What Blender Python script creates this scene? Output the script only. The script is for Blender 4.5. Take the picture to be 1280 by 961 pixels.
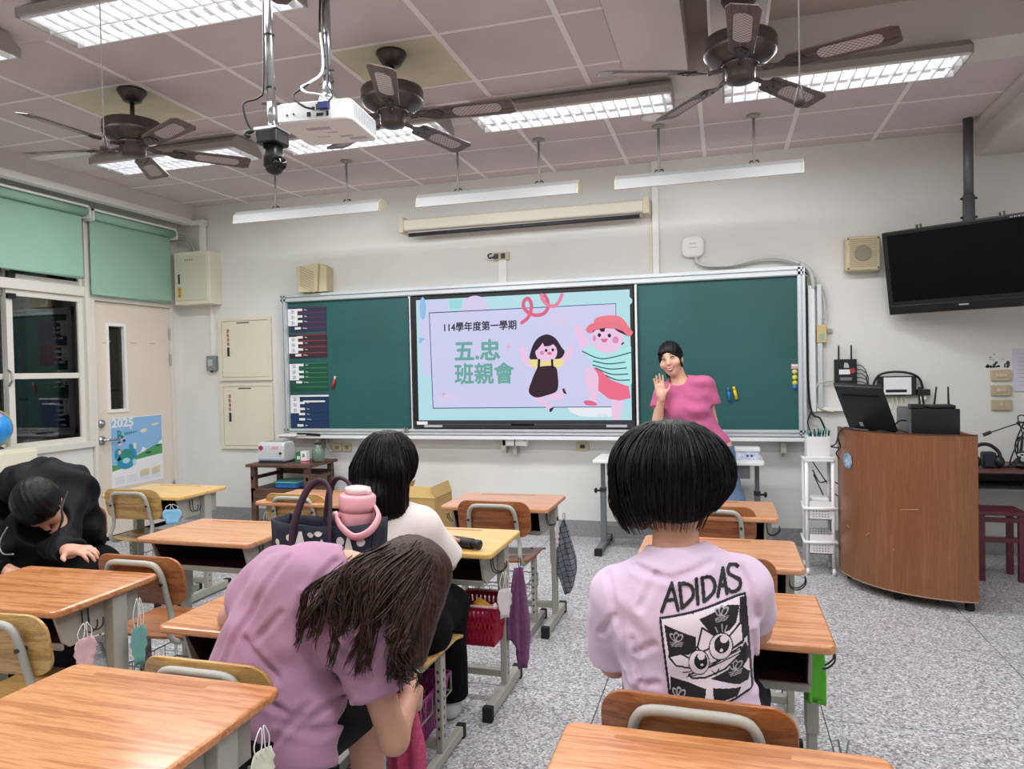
import bpy, math, random
import numpy as np
from mathutils import Vector, Matrix
random.seed(7)
for o in list(bpy.data.objects): bpy.data.objects.remove(o)
SC = bpy.context.scene
COL = SC.collection
PI = math.pi
D2R = math.radians

# ------------------------------------------------------------------ camera, world, exposure
cam_d = bpy.data.cameras.new('camera'); cam = bpy.data.objects.new('camera', cam_d); COL.objects.link(cam)
cam_d.sensor_width = 36; cam_d.sensor_fit = 'HORIZONTAL'; cam_d.lens = 25.5656; cam_d.clip_start = 0.05
cam.matrix_world = Matrix(((0.959831, 0.014634, 0.280197, 0.0), (0.279792, 0.024812, -0.95974, 0.0), (-0.020997, 0.999585, 0.019721, 1.42), (0.0, 0.0, 0.0, 1.0)))
SC.camera = cam
SC.view_settings.view_transform = 'Standard'; SC.view_settings.look = 'None'; SC.view_settings.gamma = 1.0
SC.view_settings.use_curve_mapping = False
SC.view_settings.exposure = 0.0
W = bpy.data.worlds.new('night'); SC.world = W; W.use_nodes = True
W.node_tree.nodes['Background'].inputs[0].default_value = (0.012, 0.014, 0.02, 1)
W.node_tree.nodes['Background'].inputs[1].default_value = 1.0
SC.cycles.max_bounces = 8; SC.cycles.diffuse_bounces = 5; SC.cycles.glossy_bounces = 4; SC.cycles.transparent_max_bounces = 12
SC.cycles.sample_clamp_indirect = 6.0; SC.cycles.caustics_reflective = False; SC.cycles.caustics_refractive = False
TUBE_POWER = 22.5       # watts of each ceiling fixture
BOARD_POWER = 3.0       # watts of each blackboard lamp
TUBE_TINT = (0.96, 0.975, 1.0)

# ------------------------------------------------------------------ helpers
def lin(h):
    h = h.lstrip('#'); r = []
    for i in (0, 2, 4):
        c = int(h[i:i+2], 16) / 255.0
        r.append(c / 12.92 if c <= 0.04045 else ((c + 0.055) / 1.055) ** 2.4)
    return (r[0], r[1], r[2], 1.0)

MATS = {}
def mat(name, hexc, rough=0.5, metal=0.0, var=0.0, scale=6.0, bump=0.0, bscale=60.0, emit=None, estr=0.0, coat=0.0, spec=0.5,
        stretch=(1, 1, 1), hex2=None, sheen=0.0, trans=0.0):
    if name in MATS: return MATS[name]
    m = bpy.data.materials.new(name); m.use_nodes = True
    nt = m.node_tree; b = nt.nodes['Principled BSDF']
    b.inputs['Base Color'].default_value = lin(hexc); b.inputs['Roughness'].default_value = rough
    b.inputs['Metallic'].default_value = metal; b.inputs['Specular IOR Level'].default_value = spec
    b.inputs['Coat Weight'].default_value = coat; b.inputs['Coat Roughness'].default_value = 0.12
    b.inputs['Sheen Weight'].default_value = sheen
    b.inputs['Transmission Weight'].default_value = trans
    tc = None
    if var or hex2 or bump:
        tc = nt.nodes.new('ShaderNodeTexCoord'); mp = nt.nodes.new('ShaderNodeMapping')
        mp.inputs['Scale'].default_value = stretch
        nt.links.new(tc.outputs['Object'], mp.inputs['Vector'])
    if var or hex2:
        n = nt.nodes.new('ShaderNodeTexNoise'); n.inputs['Scale'].default_value = scale; n.inputs['Detail'].default_value = 5
        nt.links.new(mp.outputs['Vector'], n.inputs['Vector'])
        r = nt.nodes.new('ShaderNodeValToRGB')
        c1 = lin(hexc); c2 = lin(hex2) if hex2 else tuple(min(1, c * (1 + var)) for c in c1[:3]) + (1,)
        c0 = c1 if hex2 else tuple(c * (1 - var) for c in c1[:3]) + (1,)
        r.color_ramp.elements[0].position = 0.35; r.color_ramp.elements[1].position = 0.65
        r.color_ramp.elements[0].color = c0; r.color_ramp.elements[1].color = c2
        nt.links.new(n.outputs['Fac'], r.inputs['Fac']); nt.links.new(r.outputs['Color'], b.inputs['Base Color'])
    if bump:
        n2 = nt.nodes.new('ShaderNodeTexNoise'); n2.inputs['Scale'].default_value = bscale; n2.inputs['Detail'].default_value = 3
        nt.links.new(mp.outputs['Vector'], n2.inputs['Vector'])
        bp = nt.nodes.new('ShaderNodeBump'); bp.inputs['Strength'].default_value = bump; bp.inputs['Distance'].default_value = 0.01
        nt.links.new(n2.outputs['Fac'], bp.inputs['Height']); nt.links.new(bp.outputs['Normal'], b.inputs['Normal'])
    if emit:
        b.inputs['Emission Color'].default_value = lin(emit); b.inputs['Emission Strength'].default_value = estr
    MATS[name] = m
    return m

def wood(name, c_dark, c_mid, c_light, rough=0.32, along='x', scale=1.0, coat=0.25, dist=3.0):
    if name in MATS: return MATS[name]
    m = mat(name, c_mid, rough=rough, coat=coat); nt = m.node_tree; b = nt.nodes['Principled BSDF']
    tc = nt.nodes.new('ShaderNodeTexCoord'); mp = nt.nodes.new('ShaderNodeMapping')
    s = {'x': (0.55, 9, 9), 'y': (9, 0.55, 9), 'z': (9, 9, 0.55)}[along]
    mp.inputs['Scale'].default_value = tuple(k * scale for k in s)
    nt.links.new(tc.outputs['Object'], mp.inputs['Vector'])
    n = nt.nodes.new('ShaderNodeTexNoise'); n.inputs['Scale'].default_value = 2.2; n.inputs['Detail'].default_value = 3; n.inputs['Distortion'].default_value = 0.6
    nt.links.new(mp.outputs['Vector'], n.inputs['Vector'])
    mu = nt.nodes.new('ShaderNodeMath'); mu.operation = 'MULTIPLY'; mu.inputs[1].default_value = 14.0 * dist / 3.0
    nt.links.new(n.outputs['Fac'], mu.inputs[0])
    si = nt.nodes.new('ShaderNodeMath'); si.operation = 'SINE'; nt.links.new(mu.outputs[0], si.inputs[0])
    n3 = nt.nodes.new('ShaderNodeTexNoise'); n3.inputs['Scale'].default_value = 18; n3.inputs['Detail'].default_value = 4
    nt.links.new(mp.outputs['Vector'], n3.inputs['Vector'])
    ad = nt.nodes.new('ShaderNodeMath'); ad.operation = 'MULTIPLY_ADD'; ad.inputs[1].default_value = 0.22; 
    nt.links.new(si.outputs[0], ad.inputs[0]); nt.links.new(n3.outputs['Fac'], ad.inputs[2])
    r = nt.nodes.new('ShaderNodeValToRGB'); e = r.color_ramp.elements
    e[0].position = 0.25; e[0].color = lin(c_dark); e[1].position = 0.78; e[1].color = lin(c_light)
    k = e.new(0.52); k.color = lin(c_mid)
    nt.links.new(ad.outputs[0], r.inputs['Fac']); nt.links.new(r.outputs['Color'], b.inputs['Base Color'])
    return m

WORLDS = set()     # things whose parts are modelled in room coordinates
class MB:
    """collects shapes, build() links them as ONE mesh object"""
    def __init__(s): s.v = []; s.f = []; s.mi = []; s.cur = 0; s.T = None
    def add(s, vs, fs):
        o = len(s.v)
        if s.T is not None: vs = [tuple(s.T @ Vector(p)) for p in vs]
        s.v += [tuple(p) for p in vs]; s.f += [tuple(i + o for i in f) for f in fs]; s.mi += [s.cur] * len(fs)
        return s
    def box(s, x0, x1, y0, y1, z0, z1):
        vs = [(x, y, z) for z in (z0, z1) for y in (y0, y1) for x in (x0, x1)]
        return s.add(vs, [(0, 2, 3, 1), (4, 5, 7, 6), (0, 1, 5, 4), (2, 6, 7, 3), (0, 4, 6, 2), (1, 3, 7, 5)])
    def obox(s, c, size, R):
        hx, hy, hz = (k / 2 for k in size); c = Vector(c)
        vs = [c + R @ Vector((x, y, z)) for z in (-hz, hz) for y in (-hy, hy) for x in (-hx, hx)]
        return s.add(vs, [(0, 2, 3, 1), (4, 5, 7, 6), (0, 1, 5, 4), (2, 6, 7, 3), (0, 4, 6, 2), (1, 3, 7, 5)])
    def tube(s, pts, r, n=8, closed=False, flat=1.0, caps=True):
        P = [Vector(p) for p in pts]; k = len(P); rr = r if hasattr(r, '__len__') else [r] * k
        T = []
        for i in range(k):
            a = P[(i - 1) % k] if (closed or i > 0) else P[i]; b = P[(i + 1) % k] if (closed or i < k - 1) else P[i]
            t = b - a; T.append(t.normalized() if t.length > 1e-9 else Vector((0, 0, 1)))
        u = T[0].orthogonal().normalized()
        if abs(T[0].z) < 0.9: u = (Vector((0, 0, 1)) - T[0] * T[0].z).normalized()
        vs = []
        for i in range(k):
            u = (u - T[i] * u.dot(T[i])); u = u.normalized() if u.length > 1e-6 else T[i].orthogonal().normalized()
            w = T[i].cross(u)
            for j in range(n):
                a = 2 * PI * j / n
                vs.append(P[i] + (u * math.cos(a) + w * math.sin(a) * flat) * rr[i])
        fs = []
        for i in range(k if closed else k - 1):
            i2 = (i + 1) % k
            for j in range(n):
                j2 = (j + 1) % n
                fs.append((i * n + j, i * n + j2, i2 * n + j2, i2 * n + j))
        if not closed and caps: fs += [tuple(range(n - 1, -1, -1)), tuple((k - 1) * n + j for j in range(n))]
        return s.add(vs, fs)
    def cyl(s, a, b, r, r2=None, n=16): return s.tube([a, b], [r, r if r2 is None else r2], n)
    def lathe(s, prof, n=24, c=(0, 0, 0), M3=None):
        vs = []; c = Vector(c)
        for r, z in prof:
            for j in range(n):
                a = 2 * PI * j / n; p = Vector((r * math.cos(a), r * math.sin(a), z))
                vs.append(c + (M3 @ p if M3 else p))
        k = len(prof); fs = []
        for i in range(k - 1):
            for j in range(n): fs.append((i * n + j, i * n + (j + 1) % n, (i + 1) * n + (j + 1) % n, (i + 1) * n + j))
        fs += [tuple(range(n - 1, -1, -1)), tuple((k - 1) * n + j for j in range(n))]
        return s.add(vs, fs)
    def prism(s, poly, t0, t1, plane='xz'):
        """extrude a 2-D polygon: plane xz -> thickness in y, xy -> z, yz -> x"""
        f = {'xz': lambda p, t: (p[0], t, p[1]), 'xy': lambda p, t: (p[0], p[1], t), 'yz': lambda p, t: (t, p[0], p[1])}[plane]
        n = len(poly); vs = [f(p, t0) for p in poly] + [f(p, t1) for p in poly]
        fs = [tuple(range(n - 1, -1, -1)), tuple(range(n, 2 * n))] + [(i, (i + 1) % n, n + (i + 1) % n, n + i) for i in range(n)]
        return s.add(vs, fs)
    def flat(s, poly, t, plane='xz'):
        f = {'xz': lambda p: (p[0], t, p[1]), 'xy': lambda p: (p[0], p[1], t), 'yz': lambda p: (t, p[0], p[1])}[plane]
        return s.add([f(p) for p in poly], [tuple(range(len(poly)))])
    def ball(s, c, r, n=12, m=8, R=None):
        rx, ry, rz = r if hasattr(r, '__len__') else (r, r, r); vs = []; c = Vector(c)
        for i in range(1, m):
            t = PI * i / m
            for j in range(n):
                a = 2 * PI * j / n; p = Vector((rx * math.sin(t) * math.cos(a), ry * math.sin(t) * math.sin(a), rz * math.cos(t)))
                vs.append(c + (R @ p if R else p))
        p = Vector((0, 0, rz)); vs.append(c + (R @ p if R else p)); vs.append(c - (R @ p if R else p))
        fs = []; top = (m - 1) * n; bot = top + 1
        for i in range(m - 2):
            for j in range(n): fs.append((i * n + j, (i + 1) * n + j, (i + 1) * n + (j + 1) % n, i * n + (j + 1) % n))
        for j in range(n):
            fs.append((top, j, (j + 1) % n)); fs.append((bot, (m - 2) * n + (j + 1) % n, (m - 2) * n + j))
        return s.add(vs, fs)
    def sheet(s, rows, th=0.0):
        """grid of points (rows of equal length); th thickens along the normals"""
        nr, nc = len(rows), len(rows[0]); P = np.array([[tuple(p) for p in r] for r in rows], float)
        vs = [tuple(p) for r in P for p in r]; fs = []
        for i in range(nr - 1):
            for j in range(nc - 1): fs.append((i * nc + j, i * nc + j + 1, (i + 1) * nc + j + 1, (i + 1) * nc + j))
        if th:
            du = np.gradient(P, axis=1); dv = np.gradient(P, axis=0); nn = np.cross(du, dv); nn /= np.maximum(np.linalg.norm(nn, axis=2, keepdims=True), 1e-9)
            Q = P + nn * th; o = len(vs); vs += [tuple(p) for r in Q for p in r]
            fs += [tuple(o + k for k in reversed(f)) for f in fs]
            ring = [j for j in range(nc)] + [i * nc + nc - 1 for i in range(1, nr)] + [(nr - 1) * nc + j for j in range(nc - 2, -1, -1)] + [i * nc for i in range(nr - 2, 0, -1)]
            for a, b in zip(ring, ring[1:] + ring[:1]): fs.append((b, a, o + a, o + b))
        return s.add(vs, fs)
    def build(s, name, m, parent=None, smooth=False, bevel=0.0, seg=2, sub=0, loc=None):
        me = bpy.data.meshes.new(name); me.from_pydata(s.v, [], s.f)
        ms = m if isinstance(m, (list, tuple)) else [m]
        for k in ms: me.materials.append(k)
        if len(ms) > 1: me.polygons.foreach_set('material_index', s.mi)
        if smooth: me.polygons.foreach_set('use_smooth', [True] * len(me.polygons))
        me.update(); o = bpy.data.objects.new(name, me); COL.objects.link(o)
        if parent is not None:
            o.parent = parent
            if parent.name in WORLDS: o.location = -parent.location
        if loc: o.location = loc
        if bevel:
            b = o.modifiers.new('bevel', 'BEVEL'); b.width = bevel; b.segments = seg; b.limit_method = 'ANGLE'; b.angle_limit = D2R(40)
            b.harden_normals = False
        if sub:
            b = o.modifiers.new('sub', 'SUBSURF'); b.levels = sub; b.render_levels = sub
        return o

def tag(o, label=None, cat=None, group=None, kind=None):
    if label: o['label'] = label
    if cat: o['category'] = cat
    if group: o['group'] = group
    if kind: o['kind'] = kind
    return o
def thing(name, label, cat, loc=(0, 0, 0), rz=0.0, group=None):
    o = bpy.data.objects.new(name, None); COL.objects.link(o); o.empty_display_size = 0.05
    o.location = loc; o.rotation_euler = (0, 0, rz)
    return tag(o, label, cat, group)
def wthing(name, label, cat, loc=(0, 0, 0), group=None):
    o = thing(name, label, cat, loc, 0.0, group); WORLDS.add(o.name); return o
def dup(o, label=None, loc=None, rz=None, group=None, parent=None):
    c = o.copy(); COL.objects.link(c); c.parent = parent
    for ch in [k for k in o.children]: dup(ch, parent=c)
    if label: c['label'] = label
    if group: c['group'] = group
    if loc is not None: c.location = loc
    if rz is not None: c.rotation_euler = (0, 0, rz)
    return c
def struct(name, mb, m, parent=None, **k):
    o = mb.build(name, m, parent, **k)
    if parent is None: o['kind'] = 'structure'
    return o
def rrect(x0, x1, y0, y1, r, n=5):
    out = []
    for cx, cy, a0 in ((x1 - r, y1 - r, 0), (x0 + r, y1 - r, 90), (x0 + r, y0 + r, 180), (x1 - r, y0 + r, 270)):
        for i in range(n + 1):
            a = D2R(a0 + 90 * i / n); out.append((cx + r * math.cos(a), cy + r * math.sin(a)))
    return out
def ell2(cx, cy, rx, ry, n=24, rot=0.0):
    c, s_ = math.cos(rot), math.sin(rot); out = []
    for i in range(n):
        a = 2 * PI * i / n; x, y = rx * math.cos(a), ry * math.sin(a); out.append((cx + x * c - y * s_, cy + x * s_ + y * c))
    return out
def spline(pts, n=8, closed=False):
    P = [Vector(p) for p in pts]; k = len(P); out = []
    for i in range(k if closed else k - 1):
        g = lambda j: P[j % k] if closed else P[max(0, min(k - 1, j))]
        p0, p1, p2, p3 = g(i - 1), g(i), g(i + 1), g(i + 2)
        for j in range(n):
            t = j / n
            out.append(0.5 * ((2 * p1) + (p2 - p0) * t + (2 * p0 - 5 * p1 + 4 * p2 - p3) * t * t + (3 * p1 - p0 - 3 * p2 + p3) * t ** 3))
    if not closed: out.append(P[-1])
    return out
def ribbon(pts, w):
    """2-D stroke of width w along pts -> polygon"""
    P = [Vector((p[0], p[1])) for p in pts]; L = []; Rr = []
    for i in range(len(P)):
        t = (P[min(i + 1, len(P) - 1)] - P[max(i - 1, 0)]).normalized(); nrm = Vector((-t.y, t.x)) * (w / 2)
        L.append(tuple(P[i] + nrm)); Rr.append(tuple(P[i] - nrm))
    return L + Rr[::-1]
def stroke(mb, pts, w, t, plane='xz'):
    P = [Vector((p[0], p[1])) for p in pts]
    for a, b in zip(P, P[1:]):
        if (b - a).length < 1e-6: continue
        d = (b - a).normalized(); nrm = Vector((-d.y, d.x)) * (w / 2); e = d * (w * 0.35)
        mb.flat([tuple(a - e + nrm), tuple(a - e - nrm), tuple(b + e - nrm), tuple(b + e + nrm)], t, plane)
def text_mesh(body, size, width=None, bold=0.0, ang=0.0):
    """tessellated lettering in the xy plane, centred; -> verts, faces"""
    c = bpy.data.curves.new('txt', 'FONT'); c.body = body; c.size = size; c.align_x = 'CENTER'; c.align_y = 'CENTER'; c.offset = bold
    c.resolution_u = 3
    o = bpy.data.objects.new('txt', c); COL.objects.link(o)
    dg = bpy.context.evaluated_depsgraph_get(); dg.update(); m = bpy.data.meshes.new_from_object(o.evaluated_get(dg))
    vs = [tuple(v.co) for v in m.vertices]; fs = [tuple(p.vertices) for p in m.polygons]
    bpy.data.objects.remove(o); bpy.data.curves.remove(c); bpy.data.meshes.remove(m)
    if width and vs:
        x0 = min(v[0] for v in vs); x1 = max(v[0] for v in vs); k = width / max(x1 - x0, 1e-6); vs = [((v[0] - (x0 + x1) / 2) * k, v[1], 0) for v in vs]
    return vs, fs
def put_text(mb, body, size, M4, width=None, bold=0.0):
    vs, fs = text_mesh(body, size, width, bold); mb.add([tuple(M4 @ Vector(v)) for v in vs], fs); return mb
def face_front(x, y, z):   # text on something that faces the class (-y)
    return Matrix.Translation((x, y, z)) @ Matrix.Rotation(PI / 2, 4, 'X')
def face_right(x, y, z):   # text on something that faces +x (left wall)
    return Matrix.Translation((x, y, z)) @ Matrix.Rotation(PI / 2, 4, 'Z') @ Matrix.Rotation(PI / 2, 4, 'X')

# ------------------------------------------------------------------ signed distance figures (people, hair, cloth)
def nz(v): v = np.asarray(v, float); return v
def s_cone(P, a, b, r1, r2):
    a = nz(a); b = nz(b); ab = b - a; L = ab.dot(ab); t = np.clip(((P - a) @ ab) / max(L, 1e-9), 0, 1)
    return np.linalg.norm(P - a - t[..., None] * ab, axis=-1) - (r1 + (r2 - r1) * t)
def s_ell(P, c, r, R=None):
    q = P - nz(c)
    if R is not None: q = q @ np.array(R)
    r = nz(r); k0 = np.linalg.norm(q / r, axis=-1); k1 = np.linalg.norm(q / (r * r), axis=-1)
    return k0 * (k0 - 1) / np.maximum(k1, 1e-9)
def s_box(P, c, h, rd, R=None):
    q = P - nz(c)
    if R is not None: q = q @ np.array(R)
    q = np.abs(q) - nz(h) + rd
    return np.linalg.norm(np.maximum(q, 0), axis=-1) + np.minimum(q.max(axis=-1), 0) - rd
def smin(a, b, k):
    h = np.clip(0.5 + 0.5 * (b - a) / k, 0, 1); return b + (a - b) * h - k * h * (1 - h)
def union(k, *ds):
    d = ds[0]
    for e in ds[1:]: d = smin(d, e, k)
    return d
def chain(P, pts, rs, k=0.012):
    d = None
    for (a, b, r1, r2) in zip(pts, pts[1:], rs, rs[1:]):
        e = s_cone(P, a, b, r1, r2); d = e if d is None else smin(d, e, k)
    return d
def axes(z, x):
    """matrix whose columns are x', y', z' (z along z, x near x)"""
    z = nz(z) / np.linalg.norm(z); x = nz(x); x = x - z * x.dot(z); x = x / np.linalg.norm(x); y = np.cross(z, x)
    return np.stack([x, y, z], 1)
def wob(P, f, a, seed=0):
    """smooth pseudo noise for folds"""
    rs = np.random.RandomState(seed); d = 0
    for i in range(5):
        k = rs.normal(size=3); k = k / np.linalg.norm(k) * f * (0.7 + 0.8 * rs.rand()); d = d + np.sin(P @ k + rs.rand() * 6.3)
    return d * a / 2.5
def nets(fn, lo, hi, h):
    """naive surface nets on a regular grid"""
    lo = nz(lo); hi = nz(hi); n = np.maximum(((hi - lo) / h).astype(int) + 2, 3)
    ax = [lo[i] + h * np.arange(n[i]) for i in range(3)]
    G = np.stack(np.meshgrid(*ax, indexing='ij'), -1); V = fn(G.reshape(-1, 3)).reshape(n)
    ins = V < 0
    cs = [(i, j, k) for i in (0, 1) for j in (0, 1) for k in (0, 1)]
    sl = lambda c: tuple(slice(c[d], n[d] - 1 + c[d]) for d in range(3))
    cnt = sum(ins[sl(c)].astype(np.int8) for c in cs); act = (cnt > 0) & (cnt < 8)
    idx = -np.ones(act.shape, int); idx[act] = np.arange(act.sum())
    I = np.argwhere(act); acc = np.zeros((len(I), 3)); num = np.zeros(len(I))
    for a in cs:
        for d in range(3):
            if a[d] == 1: continue
            b = list(a); b[d] = 1; b = tuple(b)
            va = V[tuple((I + a).T)]; vb = V[tuple((I + b).T)]; cr = (va < 0) != (vb < 0)
            t = np.where(cr, va / np.where(cr, va - vb, 1), 0); p = I + np.array(a, float); p[:, d] += t
            acc += np.where(cr[:, None], p, 0); num += cr
    verts = lo + h * acc / num[:, None]
    faces = []
    for d in range(3):
        e = (d + 1) % 3; g = (d + 2) % 3
        A = [slice(None)] * 3; B = [slice(None)] * 3; A[d] = slice(0, n[d] - 1); B[d] = slice(1, n[d])
        ch = ins[tuple(A)] != ins[tuple(B)]; Q = np.argwhere(ch)
        Q = Q[(Q[:, e] > 0) & (Q[:, g] > 0) & (Q[:, e] < n[e] - 1) & (Q[:, g] < n[g] - 1)]
        if len(Q) == 0: continue
        oe = np.zeros(3, int); oe[e] = 1; og = np.zeros(3, int); og[g] = 1
        q = np.stack([idx[tuple((Q - oe - og).T)], idx[tuple((Q - og).T)], idx[tuple(Q.T)], idx[tuple((Q - oe).T)]], 1)
        fl = ins[tuple(Q.T)]; q = np.where(fl[:, None], q, q[:, ::-1]); faces.append(q)
    F = np.concatenate(faces); F = F[(F >= 0).all(1)]
    return verts, F
def sdf_obj(name, fn, lo, hi, h, m, parent, smooth_it=2, groups=None):
    v, f = nets(fn, lo, hi, h)
    me = bpy.data.meshes.new(name); me.from_pydata(v.tolist(), [], f.tolist())
    ms = m if isinstance(m, (list, tuple)) else [m]
    for k in ms: me.materials.append(k)
    if groups is not None:
        c = v[f].mean(1); me.polygons.foreach_set('material_index', np.asarray(groups(c), int).tolist())
    me.polygons.foreach_set('use_smooth', [True] * len(me.polygons)); me.update()
    o = bpy.data.objects.new(name, me); COL.objects.link(o); o.parent = parent
    if parent is not None and parent.name in WORLDS: o.location = -parent.location
    if smooth_it:
        s = o.modifiers.new('smooth', 'SMOOTH'); s.factor = 0.5; s.iterations = smooth_it
    return o
# ------------------------------------------------------------------ materials
M_WALL = mat('wall_paint', '#dddcd7', rough=0.75, var=0.025, scale=2.0, bump=0.05, bscale=40)
M_WALLR = mat('beam_paint', '#d6cfcb', rough=0.8, var=0.02, scale=1.5)
M_TILE = mat('ceiling_tile_board', '#d0c3c3', rough=0.9, var=0.03, scale=3.0, bump=0.15, bscale=300)
M_TILEY = mat('ceiling_tile_yellowed', '#d8d1b2', rough=0.9, var=0.06, scale=5.0, bump=0.15, bscale=300)
M_TBAR = mat('ceiling_bar', '#f0e9e7', rough=0.6)
M_SLAB = mat('slab_paint', '#b9aea6', rough=0.85, var=0.03, scale=1.0)
M_WHITE = mat('white_plastic', '#e6e6e4', rough=0.45)
M_WHITEP = mat('white_powder', '#e9e8e4', rough=0.4)
M_FRAME = mat('window_alu_white', '#d8d5cb', rough=0.45)
M_DOOR = mat('door_paint', '#ded3c4', rough=0.55, var=0.02, scale=3)
M_ALU = mat('aluminium', '#d3d8db', rough=0.36, metal=0.45, bump=0.03, bscale=80, stretch=(1, 30, 30))
M_ALUL = mat('aluminium_light', '#e9ecee', rough=0.4, metal=0.1)
M_STEEL = mat('steel', '#b4b6b8', rough=0.28, metal=0.95)
M_BLACK = mat('black_plastic', '#101114', rough=0.42)
M_BLACKG = mat('black_gloss', '#07070a', rough=0.12)
M_DARK = mat('dark_grey_plastic', '#2b2c31', rough=0.45)
M_RUBBER = mat('black_rubber', '#151517', rough=0.8)
M_GREYP = mat('grey_powder_paint', '#8d8c85', rough=0.5, var=0.03, scale=8)
M_GREYL = mat('grey_leg_paint', '#a3a198', rough=0.45)
M_MAROON = mat('shelf_maroon', '#38201f', rough=0.5)
M_BLIND = mat('blind_fabric', '#93b9a5', rough=0.85, bump=0.08, bscale=500, var=0.02)
M_BOARD = mat('chalkboard', '#1d5553', rough=0.5, var=0.10, scale=1.6, bump=0.02, bscale=200)
M_BEIGE = mat('beige_plastic', '#c6bb98', rough=0.5)
M_CREAM = mat('cream_metal', '#dcd7c1', rough=0.45)
M_CABLE = mat('cable_black', '#141416', rough=0.5)
M_CABLEW = mat('cable_white', '#c9c8c4', rough=0.5)
M_PAPER = mat('paper', '#e8e8ea', rough=0.8)
M_INK = mat('ink', '#26262a', rough=0.8)
M_RED = mat('red_print', '#b3242c', rough=0.7)

def terrazzo():
    m = mat('terrazzo', '#9d9b9d', rough=0.42); nt = m.node_tree; b = nt.nodes['Principled BSDF']
    tc = nt.nodes.new('ShaderNodeTexCoord')
    v = nt.nodes.new('ShaderNodeTexVoronoi'); v.inputs['Scale'].default_value = 125; v.feature = 'F1'
    nt.links.new(tc.outputs['Object'], v.inputs['Vector'])
    sp = nt.nodes.new('ShaderNodeSeparateColor'); nt.links.new(v.outputs['Color'], sp.inputs['Color'])
    r = nt.nodes.new('ShaderNodeValToRGB'); r.color_ramp.interpolation = 'CONSTANT'; e = r.color_ramp.elements
    e[0].position = 0.0; e[0].color = lin('#7c797d'); e[1].position = 0.13; e[1].color = lin('#98959a')
    for p, c in ((0.36, '#b3b0b3'), (0.62, '#c6c4c6'), (0.84, '#dcdbdc')):
        k = e.new(p); k.color = lin(c)
    nt.links.new(sp.outputs['Red'], r.inputs['Fac'])
    v2 = nt.nodes.new('ShaderNodeTexVoronoi'); v2.inputs['Scale'].default_value = 260
    nt.links.new(tc.outputs['Object'], v2.inputs['Vector'])
    mx = nt.nodes.new('ShaderNodeMix'); mx.data_type = 'RGBA'; mx.blend_type = 'MULTIPLY'; mx.inputs[0].default_value = 0.18
    nt.links.new(r.outputs['Color'], mx.inputs[6]); nt.links.new(v2.outputs['Color'], mx.inputs[7])
    nt.links.new(mx.outputs[2], b.inputs['Base Color'])
    return m
M_TERR = terrazzo()
M_SKIRT = mat('terrazzo_skirting', '#8d8d8e', rough=0.45, var=0.16, scale=120)
M_JOINT = mat('floor_joint', '#59585c', rough=0.6)

def glass():
    m = bpy.data.materials.new('window_glass'); m.use_nodes = True; nt = m.node_tree; nt.nodes.clear()
    o = nt.nodes.new('ShaderNodeOutputMaterial'); t = nt.nodes.new('ShaderNodeBsdfTransparent'); g = nt.nodes.new('ShaderNodeBsdfGlossy')
    t.inputs[0].default_value = (0.82, 0.85, 0.84, 1); g.inputs['Roughness'].default_value = 0.02
    f = nt.nodes.new('ShaderNodeFresnel'); f.inputs[0].default_value = 1.5; mx = nt.nodes.new('ShaderNodeMixShader')
    nt.links.new(f.outputs[0], mx.inputs[0]); nt.links.new(t.outputs[0], mx.inputs[1]); nt.links.new(g.outputs[0], mx.inputs[2])
    nt.links.new(mx.outputs[0], o.inputs[0]); MATS['window_glass'] = m
    return m
M_GLASS = glass()

# ------------------------------------------------------------------ room shell
XL, XR, YF, YB, ZC = -5.2, 2.55, 6.05, -2.6, 3.09
fl = MB().box(XL, XR, YB, YF, -0.12, -0.006)
floor = struct('floor', fl, M_JOINT)
slab_cache = {}
xs = [0.365 + 0.895 * k for k in range(-7, 4)]; ys = [3.10 + 0.918 * k for k in range(-7, 5)]
xs = [XL] + [x for x in xs if XL + .05 < x < XR - .05] + [XR]; ys = [YB] + [y for y in ys if YB + .05 < y < YF - .05] + [YF]
for x0, x1 in zip(xs, xs[1:]):
    for y0, y1 in zip(ys, ys[1:]):
        MB().box(x0 + .0024, x1 - .0024, y0 + .0024, y1 - .0024, -0.006, 0).build('floor_slab', M_TERR, floor)

# front wall and skirting
struct('wall_front', MB().box(XL - .2, XR + .2, YF, YF + .2, -0.1, 3.5), M_WALL)
struct('baseboard_front', MB().box(XL, XR, YF - .012, YF, 0, 0.137), M_SKIRT)
struct('wall_back', MB().box(XL - .2, XR + .2, YB - .2, YB, -0.1, 3.5), M_WALL)
struct('wall_right', MB().box(XR, XR + .2, YB, YF, -0.1, 3.5), M_WALL)
# left wall with a door opening and a window band
lw = MB()
lw.box(XL - .2, XL, 5.93, YF, 0, 3.5)                 # jamb strip beside the front wall
lw.box(XL - .2, XL, YB, 4.96, 0, 0.84)                # below the windows
lw.box(XL - .2, XL, YB, 5.93, 2.86, 3.5)              # above
lw.box(XL - .2, XL, YB, 1.2, 0.84, 2.86)
struct('wall_left', lw, M_WALL)
struct('baseboard_left', MB().box(XL, XL + .014, YB, 4.95, 0, 0.137), M_SKIRT)
# beam that runs along the left wall under the ceiling
struct('trim_1', MB().box(XL, -4.98, YB, YF, 2.957, 3.5), M_WALLR)
struct('trim_2', MB().box(-5.06, -4.975, YB, 5.99, 2.905, 2.957), M_WHITEP)            # cable duct under the beam
# beam along the right side
struct('trim_3', MB().box(1.78, XR, YB, YF, 2.90, 3.5), M_WALLR)
struct('trim_4', MB().box(1.70, 1.78, YB, YF, 3.06, 3.12), M_WALLR)

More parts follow.
